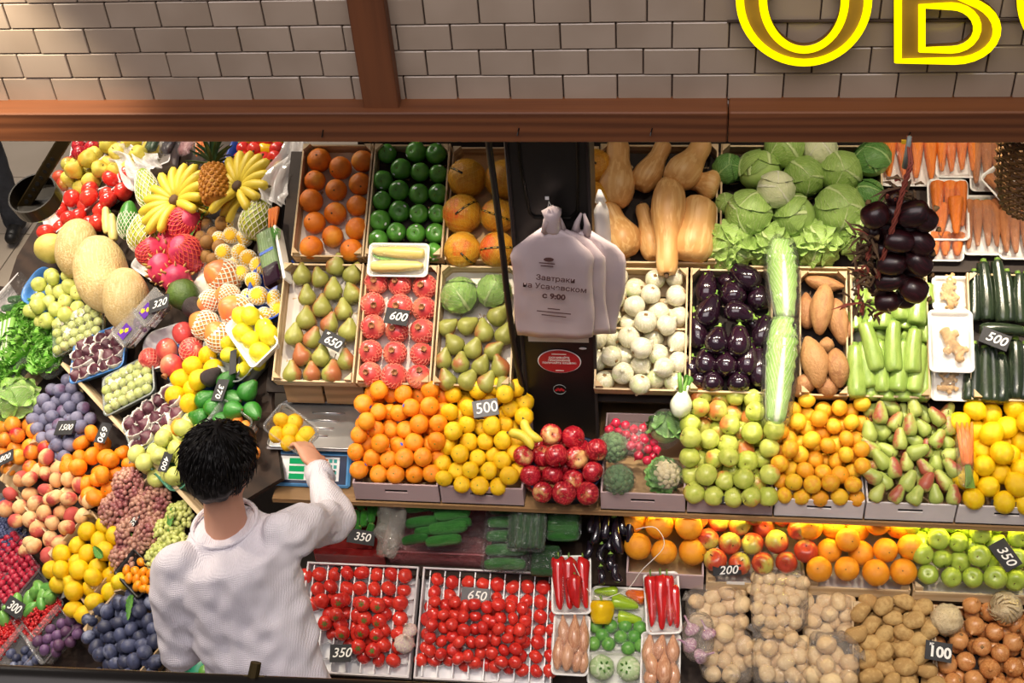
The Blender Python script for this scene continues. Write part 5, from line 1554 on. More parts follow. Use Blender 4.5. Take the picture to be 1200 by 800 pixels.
fill('lemon', T3, 1135, 480, 1220, 550, .034, .055, 'large yellow lemon in the carton at the right edge', 'lemons at the right edge')
card(T3, 1177, 590, '', 'small dark card lying at the front of the lemons', ang=-4, h=.0, w=.085, l=.02, tilt=40)
# bunch of carrots with cut green tops
bu = thing('carrot_bunch', 'wrapped bunch of carrots with green stalks pointing down', 'carrots', T3.moved(T3.at(1130, 535, .06)).mat())
for k, (x0, x1) in enumerate(((1121, 1132), (1127, 1133), (1133, 1135), (1139, 1136))):
    c = stick('carrot', (x0, 494), (x1, 545), T3, .013, None, None, h=.055 + .006 * (k % 2), parent=bu)
for k in range(6):
    p, q = T3.at(1132 + k * .8, 545, .06), T3.at(1132 + k * 2.0, 572, .05)
    m = MB(); m.tube([p, (p + q) / 2 + T3.n * .004, q], [.004, .003, .003], 5); g = m.build('stalk', 'stem_green', bu); g.matrix_parent_inverse = bu.matrix_world.inverted()
fl_ = pouch(None, .055, .20, .045, 'clear_film', bu, 'film_sleeve', z0=-.02)

# ================================================================ row 4, in the shade of the shelf
def box4(pl, pr, label, h=.075, kind_='carton', y0=2.852, **kw):
    a, b = T4.at(pl, 660)[0], T4.at(pr, 660)[0]
    fr = Frame(((a + b) / 2, y0 + .15, H4 + .001), (1, 0, 0), (0, 1, 0))
    if kind_ == 'carton': return carton_box(fr, b - a - .006, .30, h, label, back=.02, **kw)
    return wood_crate(fr, b - a - .006, .30, h * .7, label, liner='paper', **kw)


box4(733, 826, 'lilac carton of large oranges under the shelf', .075)
O4 = P(720, 590, 3.808, '105,75 197,95 325,115 105,190 220,207 345,190 280,60')
pile('bigorange', O4, T4, .048, 'large orange beside the long eggplants', 'oranges beside the long eggplants', mode='rand', jn=.1, cols=3)
box4(827, 946, 'wooden crate of striped red apples under the shelf', kind_='wood')
A4 = P(720, 590, 3.808, '475,85 545,85 670,90 605,80 800,105 440,150 510,175 613,182 720,165 855,210 450,250 555,258 660,262 767,260 415,75 745,75')
pile('apple_s', A4, T4, .039, 'striped red and yellow apple in the crate under the shelf', 'striped apples under the shelf', mode='view', tilt=1.0, jn=.1)
card(T4, 852, 668, '200', 'black price card reading 200 before the striped apples', ang=6, h=.02, w=.095, l=.035, size=.042, tilt=35, bold=.0004)
box4(947, 1069, 'wooden crate of oranges under the shelf', kind_='wood')
O5 = P(940, 590, 3.808, '130,110 258,115 410,110 60,105 330,100 130,205 265,210 385,210 450,195 80,285 200,290 325,295 452,290 200,170')
pile('bigorange', O5, T4, .044, 'orange in the wooden crate left of the light green apples', 'oranges left of the light green apples', mode='view', tilt=.8, jn=.1, cols=4)
box4(1070, 1230, 'wooden crate of light green apples under the shelf', kind_='wood')
G4 = P(940, 590, 3.808, '500,105 590,100 650,105 720,110 780,95 850,115 925,105 540,155 605,160 690,170 785,138 770,187 865,160 960,160 550,225 620,240 715,250 830,250 780,235 560,305 665,315 765,315 860,325 950,325 970,235 1010,200 1030,300 1020,110')
pile('apple_g', G4, T4, .036, 'light green apple in the crate with the 350 card under the shelf', 'light green apples', mode='view', tilt=.9, jn=.1)
card(T4, 1178, 650, '350', 'black price card reading 350 standing on its corner in green apples', ang=-58, h=.06, w=.10, l=.062, size=.046, bold=.0004)

# ---- cucumbers on the left of row 4
o = thing('cucumber_box', 'dark red plastic box front with small cucumbers behind the person', 'box', Frame(((T4.at(364, 640)[0] + T4.at(446, 640)[0]) / 2, 2.90 + .13, H4 + .001), (1, 0, 0), (0, 1, 0)).mat())
wv = T4.at(446, 640)[0] - T4.at(364, 640)[0]
skin('maroon_film', '6a1c1e', '8a2c2a', rough=.15, coat=.6)
for nm, c, d in (('base', (0, 0, .003), (wv, .26, .006)), ('front_wall', (0, -.128, .04), (wv, .005, .08)), ('back_wall', (0, .128, .05), (wv, .005, .1)), ('side_wall', (-wv / 2, 0, .04), (.005, .26, .08)), ('side_wall', (wv / 2, 0, .04), (.005, .26, .08))):
    m = MB(); m.box(c, d); m.build(nm, 'maroon_film', o)
CS = [((205, 160), (203, 85), 6), ((235, 165), (235, 95), 6), ((265, 165), (268, 95), 6.5), ((297, 150), (295, 70), 6.5), ((318, 120), (316, 50), 6), ((180, 75), (215, 55), 6), ((215, 80), (245, 50), 6), ((245, 95), (285, 45), 6.5), ((130, 210), (132, 160), 6), ((165, 215), (167, 165), 6), ((200, 205), (205, 160), 6), ((285, 195), (300, 150), 6), ((230, 190), (250, 160), 5), ((160, 160), (165, 100), 6)]
for a, b, rp in CS:
    a, b = P(350, 570, 3.478, '%d,%d %d,%d' % (a + b))
    stick('cucumber_b', a, b, T4, rp / 3.478 * 2.6 / 340, 'small green cucumber in the dark red box behind the person', 'small cucumbers', h=.02)
card(T4, 423, 629, '350', 'dark price card reading 350 leaning on small cucumbers', ang=-6, h=.03, w=.10, l=.05, size=.04, tilt=20, bold=.0003)

xa, xb = T4.at(447, 640)[0], T4.at(572, 640)[0]
fr = Frame(((xa + xb) / 2, 2.89 + .14, H4 + .002), (1, 0, 0), (0, 1, 0))
o = tray(fr, xb - xa, .27, .085, 'pink_film', 'pink film-wrapped tray of large cucumbers', r=.02, flare=.012)
film_over(o, (xb - xa) * .97, .26, .088, .045, 'tray_film', amp=.012)
for (x, y, rp, dx) in ((505, 80, 22, 70), (600, 80, 20, 70), (625, 115, 22, 75), (500, 145, 20, 65), (610, 170, 24, 80), (475, 215, 18, 55), (590, 220, 20, 75), (655, 150, 18, 50), (540, 180, 16, 70)):
    (cx, cy), = P(350, 570, 3.478, '%d,%d' % (x, y)); d = dx / 3.478
    stick('cucumber', (cx - d, cy + 2), (cx + d, cy - 3), T4, rp / 3.478 / 290, 'large green cucumber in the pink film-wrapped tray', 'large cucumbers in the pink tray', h=.04)
m = thing('film_roll', 'crumpled clear film bunched at the left of the large cucumbers', 'film', Frame(T4.at(461, 622, .0), (1, 0, 0), (0, 1, .3)).mat())
pouch(None, .10, .22, .09, 'lettuce_film', m, 'film', amp=.35, seed=33)
CU = [(569, 590, 621, 672, 'clear tray of cucumbers left under another', 'h', 'cucumber', .0), (622, 645, 658, 674, 'clear tray of cucumbers below, beside the red peppers', 'h', 'cucumber_d', -.01), (640, 597, 681, 634, 'clear tray of green cucumbers beside the long eggplants', 'h', 'cucumber', .01), (597, 593, 640, 648, 'clear tray of dark upright cucumbers on top', 'v', 'cucumber_d', .06)]
for x0, y0, x1, y1, lb, dr, kk, hh in CU:
    if dr == 'v': it = [(-.38 + .19 * k, -.45, -.38 + .19 * k + .02, .45, .0165) for k in range(5)]
    else: it = [(-.47, -.40 + .2 * k, .47, -.40 + .2 * k + .03, .021) for k in range(5)]
    veg_tray(T4, x0, y0, x1, y1, lb, it, kk, 'cucumber in the ' + lb.split(' of ')[0] + ' ' + ('on top, standing upright' if dr == 'v' else {569: 'left under another', 622: 'beside the red peppers', 640: 'beside the long eggplants'}[x0]), 'cucumbers in clear trays', hh=hh - .03, th=.035, mat='tray_film', catname='plastic_tray', fm='tray_film', bulge=.02)
EL = [((548, 235), (565, 100), 14), ((585, 215), (600, 95), 13), ((640, 275), (625, 115), 15), ((690, 240), (690, 130), 14), ((520, 190), (545, 95), 11), ((655, 200), (660, 100), 12), ((560, 310), (575, 230), 13), ((610, 350), (610, 270), 14), ((640, 395), (620, 320), 13), ((580, 400), (570, 320), 12), ((515, 300), (535, 220), 12), ((600, 260), (610, 190), 12)]
for i, (a, b, rp) in enumerate(EL):
    a, b = P(540, 570, 3.478, '%d,%d %d,%d' % (a + b))
    stick('eggplant_l', a, b, T4, rp / 3.478 / 250, 'long black eggplant hanging in the bundle beside large oranges', 'long eggplants', h=.02 if i < 6 else -.01)

# ================================================================ row 5
def tomato_crate(pl, pr, divs, label):
    ncol = len(divs) + 1
    a, b = T5.at(pl, 720)[0], T5.at(pr, 720)[0]
    w = b - a - .01; l = .385
    fr = T5.moved(T5.pt((a + b) / 2, .138, -.045))
    o = carton_box(fr, w, l, .055, label, mat='white_carton', hole=False, name='tomato_crate', cat='crate', base='white_plastic')
    for dv in divs:
        m = MB(); m.box((T5.at(dv, 675)[0] - fr.o[0], 0, .026), (.004, l - .02, .042)); m.build('divider', 'white_plastic', o)
    for j in range(1, 7):
        m = MB(); y = -l / 2 + l * j / 7
        pts = []
        for k in range(ncol * 6 + 1):
            t = k / (ncol * 6); x = -w / 2 + .008 + (w - .016) * t
            pts.append((x, y - .007 * abs(math.sin(t * ncol * math.pi)), .028))
        V = [(x, yy, z + dz) for dz in (-.02, .006) for x, yy, z in pts]; n = len(pts)
        m.add(V, [(i, i + 1, n + i + 1, n + i) for i in range(n - 1)]); m.build('paper_strip', 'white_plastic', o, True)
    return o


tomato_crate(352, 488, (367, 383.6, 399.5, 416, 433.4, 449, 466), 'white divided crate of tomatoes beside the person')
tomato_crate(490, 652, (504, 521.5, 539, 557, 574.5, 592, 609.6, 627, 644), 'white divided crate of tomatoes with the 650 card')
TA = P(350, 570, 3.478, '30,365 88,365 145,365 202,365 260,365 317,365 375,365 425,370 80,415 137,415 195,415 253,415 312,417 370,420 418,425 75,470 100,470 125,452 195,465 245,470 300,470 360,475 410,490 190,515 235,525 360,525 405,535 180,560 225,575 355,580 400,585 240,600 345,640 385,650 270,690 330,695 385,695 300,625 215,640 150,590 120,510')
TB = P(350, 570, 3.478, '160,475 268,493 318,495 145,525 268,535 320,545 260,590 315,603 178,597 245,640 305,660 120,545')
pile('tomato', TA, T5, .028, 'red tomato lying in the divided crate beside the person', 'tomatoes beside the person', mode='rand', jn=.05, h=-.008)
pile('tomato_c', TB, T5, .0275, 'red tomato with green calyx on top in the crate beside the person', 'topmost tomatoes beside the person', mode='view', tilt=.4, jn=.1, h=.028)
TC = P(540, 570, 3.478, '30,395 90,395 150,408 212,412 272,417 335,420 145,460 210,465 268,470 328,475 385,490 325,530 320,585 315,635 308,690 303,738 385,530 375,580 370,635 365,690 360,740 265,525 265,575 258,632 245,690 245,735 205,735 135,730 105,720 68,720 8,715 120,605 110,660 135,510 130,560 395,440')
TC += P(350, 570, 3.478, '565,385 625,395 555,440 620,450 685,440 540,490 530,540 525,595 520,655 510,700 550,703 610,705 640,655 665,712 640,480 640,530 640,590')
pile('tomato', TC, T5, .026, 'red tomato in the lower layer of the crate with the 650 card', 'lower tomatoes by the 650 card', mode='rand', jn=.05, h=-.008)
TD = P(540, 570, 3.478, '25,490 62,490 98,497 20,535 55,530 92,535 15,580 50,577 85,580 35,630 80,628 5,625 37,688 75,670 165,490 200,497 237,500 172,540 212,540 245,548 165,582 203,583 238,587 150,622 195,620 230,625 178,660 218,660 132,680 170,710 215,700')
TD += P(350, 570, 3.478, '570,478 600,487 630,478 557,525 592,525 625,518 560,572 592,570 622,572 582,622 550,620 615,615 548,655 580,673 618,657')
pile('tomato', TD, T5, .0238, 'small red tomato heaped on top of the crate with the 650 card', 'topmost tomatoes by the 650 card', mode='rand', jn=.15, h=.03)
card(T5, 557, 698, '650', 'grey price card reading 650 in the tomato crate', ang=-3, h=.03, w=.10, l=.055, mat='slate_pale', size=.045, bold=.0004, tilt=10)
card(T5, 399, 765, '350', 'black price card behind the person reading 350', ang=4, h=.05, w=.075, l=.06, size=.045, bold=.0004)
for i, (x, y, r) in enumerate(((474, 753, .036), (480, 738, .027))):
    put('garlic', T5.at(x, y, .03), T5.n + T5.v * .5 + T5.u * (-.3 if i else .2), r, ['larger garlic bulb lying on the crate edge between tomatoes', 'smaller garlic bulb lying on the crate edge between tomatoes'][i], 'garlic on the crate edge')

veg_tray(T5, 648, 653, 692, 719, 'foam tray of red peppers beside the tomatoes', [(-.30, -.46, -.34, .48, .027), (-.02, -.45, -.04, .46, .026, .006), (.15, -.46, .08, .12, .028, .03), (.36, -.44, .28, .46, .025)], 'pepper', 'long red pepper in the tray beside the tomatoes', 'red peppers beside the tomatoes', hh=.05, lay=1, rot=3)
veg_tray(T5, 649, 722, 690, 790, 'foam tray of shallots beside the tomatoes', [(-.35, -.44, -.3, .2, .022), (-.08, -.46, -.05, .1, .024, .006), (.12, -.15, .08, .47, .025, .006), (.36, -.2, .34, .46, .021), (.16, -.46, .3, -.02, .022), (-.18, 0, -.27, .47, .021), (.36, -.47, .4, -.05, .019)], 'shallot', 'brown shallot in the tray beside the tomatoes', 'shallots beside the tomatoes', hh=.03)
veg_tray(T5, 757, 672, 796, 742, 'foam tray of red peppers before the potato bags', [(-.33, -.42, -.3, .46, .025), (-.05, -.47, 0, .46, .026, .01), (.2, -.42, .18, .46, .025), (.38, -.44, .34, .3, .022)], 'pepper', 'long red pepper in the tray before the potato bags', 'red peppers before the potato bags', hh=.05, rot=5)
veg_tray(T5, 752, 743, 796, 808, 'foam tray of shallots before the purple garlic', [(-.35, -.1, -.28, .47, .024), (-.08, 0, .05, .48, .023), (.32, -.05, .32, .47, .024), (-.15, -.3, -.33, .2, .024, .012), (.1, -.45, .1, .15, .028, .012), (.36, -.48, .34, .05, .023), (-.27, -.48, -.2, -.05, .025)], 'shallot', 'brown shallot in the tray before the purple garlic', 'shallots before the garlic', hh=.03)
# peppers, limes and kohlrabi under film
o, fr, w, l = veg_tray(T5, 694, 690, 757, 731, 'film-wrapped tray of green and orange peppers', [(.38, -.02, -.15, .12, .030), (.44, -.38, -.02, -.32, .024)], 'pepper_l', 'pale green pepper in the wrapped tray behind the yellow pepper', 'pale green peppers', hh=-.01)
c = put('pepper_o', fr.pt(.3 * w, .3 * l, .02), fr.u - fr.v * .3, .02, 'orange pepper in the wrapped tray of green peppers', sc=(.026, .026, .036))
c = put('pepper_l', fr.pt(-.25 * w, .38 * l, .02), fr.u, .02, 'small dark lime pepper at the back of the wrapped tray', sc=(.021, .021, .042))
bl = put('bell', T5.at(705, 716, .05), T5.v + T5.n * .2, .042, 'single yellow bell pepper tied with white string', spin=0)
o, fr, w, l = veg_tray(T5, 692, 729, 756, 764, 'film-wrapped tray of limes', [], 'lime', '', '', hh=-.01, bulge=.022)
for k, (u, v) in enumerate(((-.40, .30), (-.13, .32), (.13, .36), (.40, .32), (-.43, -.28), (-.16, -.26), (.06, -.02), (.20, -.36), (.43, -.25), (-.28, .02), (.30, .02))):
    put('lime', fr.pt(u * w, v * l, .025), rng.normal(size=3), .0245, 'green lime in the wrapped tray below the peppers', 'limes under film')
o, fr, w, l = veg_tray(T5, 690, 765, 753, 803, 'film-wrapped tray of pale kohlrabi', [], 'lime', '', '', hh=-.01, bulge=.03)
for k, u in enumerate((-.25, .25)):
    put('kohlrabi', fr.pt(u * w, 0, .034), T5.n + T5.u * (.3 - .6 * k), .043, ['left kohlrabi under the film', 'right kohlrabi with green leaf scars under the film'][k] + ', below the limes', 'kohlrabi')
# string of the yellow pepper
m = MB()
sp = [T5.at(703, 702, .08), T5.at(688, 690, .09), T5.at(672, 660, .12)]
m.tube(crom(sp, 10), .0014, 5)
sp = [T5.at(706, 702, .08), T5.at(735, 690, .1), T5.at(752, 668, .13), T5.at(778, 640, .2), T5.at(768, 618, .22), T5.at(745, 620, .2)]
m.tube(crom(sp, 24), .0014, 5); tag(m.build('string', 'string_white', None, True), 'thin white string looping from the yellow pepper to the oranges', 'string')

# bags of potatoes
def veg_bag(T, x0, y0, x1, y1, pts, key, r, label, ilabel, group, hh=0.0, th=.085, seed=1, neck=None):
    a = T.at((x0 + x1) / 2, (y0 + y1) / 2, hh - .03); fr = T.moved(a); sc = scale_at(a)
    w, l = (x1 - x0) / sc, (y1 - y0) / sc
    o = thing('plastic_bag', label, 'bag', fr.mat())
    pouch(None, w * .98, l * .98, th, 'bag_film', o, 'film', seed=seed, p=3.6, amp=.14)
    if neck:
        m = MB(); nx, ny = neck[0] * w / 2, neck[1] * l / 2
        pth = [(nx * .8, ny * .8, th * .55), (nx * 1.0, ny * 1.0, th * .6), (nx * 1.18, ny * 1.2, th * .62)]
        m.tube(pth, [.03, .010, .022], 9); m.build('tied_neck', 'bag_film', o, True)
    pile(key, pts, T.up(hh), r * 1.14, ilabel, group, h=.0, mode='rand', jn=.3, it=30, overlap=.9)
    return o


veg_bag(T5, 803, 687, 873, 746, P(720, 590, 3.808, '370,440 440,420 500,400 560,395 400,480 460,475 520,450 560,450 440,530 500,530 560,530 380,510'), 'potato_w', .024, 'clear bag of pale potatoes behind the purple garlic', 'pale potato in the bag behind the purple garlic', 'potatoes behind the garlic', th=.08, seed=2, neck=(-.9, .4))
veg_bag(T5, 818, 736, 882, 802, P(720, 590, 3.808, '460,620 520,640 580,640 430,690 500,700 560,700 440,760 520,760 590,690 490,590 540,600'), 'potato_w', .026, 'clear bag of potatoes at the front, beside the purple garlic', 'pale potato in the front bag beside purple garlic', 'potatoes beside the garlic', th=.085, seed=5)
veg_bag(T5, 878, 668, 946, 746, P(720, 590, 3.808, '640,340 690,340 740,345 790,350 830,360 630,380 680,385 735,380 785,390 830,395 650,420 700,430 750,430 800,440 640,460 690,490 745,470 800,480 650,510 700,530 750,525 795,530 740,565 690,560 780,560'), 'potato_w', .0195, 'tall clear bag of small potatoes with creased top', 'small pale potato in the tall clear bag', 'small potatoes in the tall bag', hh=.05, th=.09, seed=8)
veg_bag(T5, 880, 741, 946, 812, P(720, 590, 3.808, '650,640 690,650 730,640 780,620 830,630 670,700 720,685 770,710 820,680 840,730 680,750 740,760 800,765 830,780 760,640'), 'potato_w', .0235, 'clear bag of potatoes below the tall one', 'pale potato in the bag below the tall bag', 'potatoes below the tall bag', hh=.02, th=.085, seed=11, neck=(-.9, .95))
veg_bag(T5, 938, 697, 998, 756, P(940, 590, 3.808, '20,440 60,480 110,440 150,450 190,440 40,520 100,560 140,530 180,560 60,570 15,500 130,490 190,500'), 'potato_w', .025, 'clear bag of potatoes left of the unwashed potatoes', 'pale potato in the bag left of unwashed potatoes', 'potatoes left of the loose ones', th=.08, seed=14)
veg_bag(T5, 946, 742, 1005, 802, P(940, 590, 3.808, '60,680 110,640 150,690 100,730 160,740 60,760 120,780 190,720 200,770'), 'potato_w', .028, 'clear tied bag of potatoes at the lower front', 'pale potato in the tied bag at the lower front', 'potatoes in the tied bag', hh=.035, th=.085, seed=17, neck=(1.0, .1))
GB = P(720, 590, 3.808, '345,560 420,580 335,630 385,680')
for i, (x, y) in enumerate(GB):
    put('garlic_p', T5.at(x, y, .07), T5.v * (1 if i < 2 else .2) + T5.u * (.8 if i == 3 else -.6) + T5.n * .5, .026, ['purple garlic bulb at the upper left in the net bag', 'purple garlic bulb at the right in the net bag', 'purple garlic bulb at the lower left in the net bag', 'purple garlic bulb at the bottom in the net bag'][i], 'purple garlic')
gb = thing('garlic_bag', 'clear bag of purple garlic bulbs beside the shallots', 'bag', T5.moved(T5.at(818, 748, .03)).mat()); pouch(None, .11, .17, .075, 'bag_film', gb, 'film', seed=20)

# loose potatoes and onions
def box5(pl, pr, label):
    a, b = T5.at(pl, 760)[0], T5.at(pr, 760)[0]
    return wood_crate(T5.moved(T5.pt((a + b) / 2, .06, -.055)), b - a, .44, .08, label, liner='liner_dark')


box5(998, 1093, 'wooden crate of unwashed potatoes')
PT = P(940, 590, 3.808, '455,435 355,455 535,467 305,440 265,490 300,535 405,510 500,522 365,580 465,572 560,570 525,600 265,600 290,615 355,655 465,655 295,690 370,740 460,735 560,745 305,775 400,800 475,800 520,680 320,840 420,850 530,840 590,800')
pile('potato', PT, T5, .0285, 'brown unwashed potato in the crate with the 100 card', 'unwashed potatoes', mode='lie', jn=.25, ang=[random.choice((0, 20, 340, 160, 50)) for _ in PT], h=.02)
fill('potato', T5, 1008, 700, 1085, 830, .028, .02, 'brown unwashed potato in the crate with the 100 card', 'unwashed potatoes')
box5(1094, 1235, 'wooden crate of yellow onions and celeriac')
OY = P(940, 590, 3.808, '765,455 770,545 700,610 810,640 865,565 945,625 725,705 845,730 950,730 770,795 875,670 880,810 675,795 835,480 965,820 660,735 1000,560 1010,660 1020,760 900,520 960,540 700,850 800,860')
pile('onion', OY, T5, .0315, 'yellow onion in the crate at the lower right', 'yellow onions', mode='rand', jn=.15, h=.01)
fill('onion', T5, 1105, 715, 1220, 830, .03, .035, 'yellow onion in the crate at the lower right', 'yellow onions')
for i, (x, y) in enumerate(P(940, 590, 3.808, '645,515 910,462')):
    put('celeriac', T5.at(x, y, .05), [T5.n + T5.v * .3, T5.u * .5 - T5.n * .6 + T5.v * .4][i], .052, ['round celeriac root between potatoes and onions', 'knobbly celeriac root on the onions at the right'][i], 'celeriac')
card(T5, 1100, 763, '100', 'slate price card reading 100 between potatoes and onions', ang=-7, h=.08, w=.085, l=.062, size=.048, shear=0, bold=.0016, top='кг')
card(T4, 862, 683, '', 'narrow white shelf label strip under the striped apples', w=.06, l=.012, h=.0, mat='paper', tilt=50)

# ================================================================ corner stand, upper tier
def slab(frame, pix, h, th, name, mat, parent):
    top = [frame.at(x, y, h) for x, y in pix]; bot = [p - frame.n * th for p in top]
    m = MB(); n = len(pix)
    m.add(top + bot, [tuple(range(n))[::-1], tuple(range(n, 2 * n))] + [(i, (i + 1) % n, n + (i + 1) % n, n + i) for i in range(n)])
    bm = bmesh.new(); me = m.mesh(name, mat, False); bm.from_mesh(me); bmesh.ops.recalc_face_normals(bm, faces=bm.faces); bm.to_mesh(me); bm.free()
    return obj(name, me, parent)


cs = thing('corner_stand', 'wooden corner stand sloping under the baskets and trays', 'display stand')
slab(WU, [(75, 425), (246, 610), (330, 560), (318, 470), (322, 330), (338, 172), (180, 120), (60, 235), (20, 300), (10, 330)], -.085, .02, 'tier_board', 'dark_wood', cs)
m = MB(); a, b = WU.at(75, 425), WU.at(246, 611)
m.box((np.linalg.norm(b - a) / 2, -.008, -.045), (np.linalg.norm(b - a) + .02, .014, .09)); e = m.build('edge_board', 'crate_wood', cs); e.matrix_world = WU.mat()
slab(WL, [(-40, 330), (40, 340), (75, 428), (245, 613), (262, 640), (205, 772), (150, 800), (-60, 520)], -.105, .02, 'tier_board', 'dark_wood', cs)
slab(WB, [(-60, 500), (150, 795), (60, 850), (-120, 640)], -.11, .02, 'tier_board', 'dark_wood', cs)
for px, py, zt in ((90, 440, .65), (235, 605, .65), (300, 200, 1.2), (80, 260, .95), (150, 780, .35)):
    q = WU.at(px, py); m = MB(); m.box((q[0], q[1], zt / 2), (.05, .05, zt)); m.build('leg', 'dark_wood', cs)


def wtray(c, e, half2, h, mat, label, T=WU, th=.04, name='plastic_tray', cat='tray', r=.02, flare=.012, ribs=0, lip=.004):
    """tray centred on c, its first half axis along e (as seen), half2 = other half size in metres"""
    fr = T.sub(c[0], c[1], e[0], e[1], h)
    hl = np.linalg.norm(T.at(c[0] + e[0], c[1] + e[1], h) - T.at(c[0], c[1], h))
    o = tray(fr, 2 * hl, 2 * half2, th, mat, label, cat, name, r=min(r, hl * .9, half2 * .9), flare=flare, ribs=ribs, lip=lip)
    return o, fr, 2 * hl, 2 * half2


# far fruit: quinces and red apples
wtray((150, 188), (62, -25), .16, -.07, 'white_carton', 'white carton of quinces at the far end', name='carton', cat='carton', r=.01, flare=0, th=.06)
QN = P(0, 150, 5.333, '635,120 600,165 710,145 575,218 645,265 735,235 475,245 450,310 515,285 500,340 575,322 820,180 880,165 750,165 900,120 820,215 680,200 770,120 860,110 540,260')
pile('quince', QN, WU, .040, 'yellow quince in the far carton under the beam', 'quinces', mode='rand', jn=.15)
pile('apple_r', P(0, 150, 5.333, '500,120 480,185 545,125 520,160'), WU, .036, 'red apple at the far end beside the quinces', 'red apples beside the quinces', mode='rand', jn=.1)
pile('apple_s', P(0, 150, 5.333, '425,245 385,300 395,345'), WU, .036, 'reddish striped apple at the far edge beside the lamp', 'striped apples beside the lamp', mode='rand', jn=.1)
# tomatoes
o, fr, w, l = wtray((107, 238), (42, -32), .11, -.07, 'white_carton', 'long white carton of large tomatoes beside the lamp', name='carton', cat='carton', r=.008, flare=0, th=.075)
TM = P(0, 150, 5.333, '560,395 695,325 790,310 755,380 655,412 690,455 525,475 612,507 445,475 490,555 400,530 370,590 430,570 330,645 575,572 610,592 590,450')
pile('tomato', TM, WU, .040, 'large red tomato in the carton beside the hanging lamp', 'large tomatoes', mode='rand', jn=.1)
# melons
ML = [('melon_y', (60, 310), (60, 272), 20, 'pale yellow melon behind the others at the left'), ('melon', (87, 325), (93, 258), 25, 'second melon from the left, standing upright'), ('melon', (126, 362), (112, 280), 31, 'largest melon in the middle of the row'), ('melon', (150, 386), (146, 316), 25.5, 'front melon lowest in the row')]
for i, (kk, a, b, rp, lb) in enumerate(ML):
    p, q = WU.at(*a, .02 + .012 * i), WU.at(*b, .05 + .012 * i); d = q - p; L = np.linalg.norm(d) / 2 / 1.38
    put(kk, (p + q) / 2, d, .08, 'netted beige ' + lb if kk == 'melon' else lb, 'melons', sc=(rp / 283, rp / 283, L))
# papayas, corn packs
PAP = [('papaya', (180, 245), (166, 198), 15, 'netted papaya beside the bananas'), ('papaya_g', (150, 280), (152, 235), 13, 'green papaya with blue label in a net'), ('papaya', (168, 296), (171, 248), 19, 'plump yellow papaya in a white net beside dragon fruit')]
for kk, a, b, rp, lb in PAP:
    p, q = WU.at(*a, .03), WU.at(*b, .06); d = q - p
    put(kk, (p + q) / 2, d, .05, lb, 'papayas in nets', sc=(rp / 283, rp / 283, np.linalg.norm(d) / 2.6))
for i, (x, y) in enumerate(((125, 258), (132, 266))):
    fr = WU.sub(x, y, 2, -14, .03); c = obj('corn_cob', cob_me); c.matrix_world = mat_axis(fr.o, fr.u + fr.n * .3, 0, (.02, .02, .06)); tag(c, ['rear corn cob in husk beside the green papaya', 'front corn cob beside the green papaya'][i], 'corn', 'far corn cobs')
    h_ = obj('husk', husk_me, c); h_.matrix_local = Matrix.LocRotScale(Vector((0, -.5, -1.0)), Matrix.Rotation(R_(90), 3, 'X').to_quaternion(), Vector((1.1, 1, 1)))


# bananas
def bunch(c, label, spread, n, length, base_dir, T=WU, h=.06):
    fr = T.sub(c[0], c[1], base_dir[0], base_dir[1], h)
    o = thing('banana_bunch', label, 'bananas', fr.mat(), 'banana bunches')
    for layer in range(2):
        for k in range(n):
            a = R_(-spread / 2 + spread * (k + .5 * layer) / (n - 1))
            b = obj('banana', BAN, o); s = length * random.uniform(.92, 1.05) * (1 - .12 * layer)
            # z of the banana (its tip with the green stalk end at +z) points to the crown
            dirv = Vector((math.cos(a), math.sin(a), .18 - .3 * layer)).normalized()
            x = Vector((0, 0, 1)).cross(dirv).normalized(); y = dirv.cross(x)
            rot = Matrix((y, -x, -dirv)).transposed().to_4x4()
            b.matrix_local = Matrix.Translation(dirv * s * .56 + Vector((0, 0, .02 - .035 * layer))) @ rot @ Matrix.Diagonal((-s * .8, s * .8, s, 1))
            obj('tip', BTIP, b)
    m = MB(); m.lathe([(.018, -.03), (.026, 0), (.022, .035), (.012, .04)], 9); m.build('crown', 'stem_brown', o, True)
    return o


bunch((209, 238), 'left bunch of yellow bananas beside the netted papaya', 290, 14, .155, (-4, -20))
bunch((283, 222), 'right bunch of yellow bananas beside the pineapple', 280, 14, .150, (6, -20))
# pineapple
o = thing('pineapple', 'pineapple with spiky green crown between the banana bunches', 'pineapple')
p, q = WU.at(253, 236, .10), WU.at(250, 196, .12); d = q - p; L = np.linalg.norm(d)
o.matrix_world = mat_axis(p, d, 0)
m = MB(); m.lathe(prof([(0, -.01), (.04, 0), (.055, L * .3), (.055, L * .65), (.038, L * .97), (0, L)], 14), 20); m.build('core', 'pineapple_skin', o, True)
eye = MB(); eye.lathe([(.0095, -.004), (.0085, .004), (.003, .008), (.001, .010)], 6); EYE = eye.mesh('eye', 'pineapple_skin', False)
nr = 9
for j in range(nr):
    for k in range(14):
        t = (j + .5) / nr; r = float(np.interp(t, [0, .3, .65, 1], [.043, .055, .055, .039])); a = 2 * math.pi * (k + .5 * (j % 2)) / 14
        e = obj('eye', EYE, o); e.matrix_local = mat_axis((r * math.cos(a), r * math.sin(a), t * L), (math.cos(a), math.sin(a), .1), 0, (1.15, 1.15, 1))
pl = MB(); leaf_mb(pl, 1, .16, .25, .0, nu=4, nv=6, cup=.35, tip=.2, base=.8); PLEAF = pl.mesh('leaf', 'pineapple_leaf')
for k in range(34):
    t = k / 33; el = R_(88 - 62 * (1 - t) ** .8); a = k * 2.39996
    lo = obj('leaf', PLEAF, o)
    lo.matrix_local = Matrix.Translation((0, 0, L + .01 + .05 * t)) @ Matrix.Rotation(a, 4, 'Z') @ Matrix.Rotation(el, 4, 'X') @ Matrix.Diagonal((.10, .11 - .04 * t, -.10, 1))
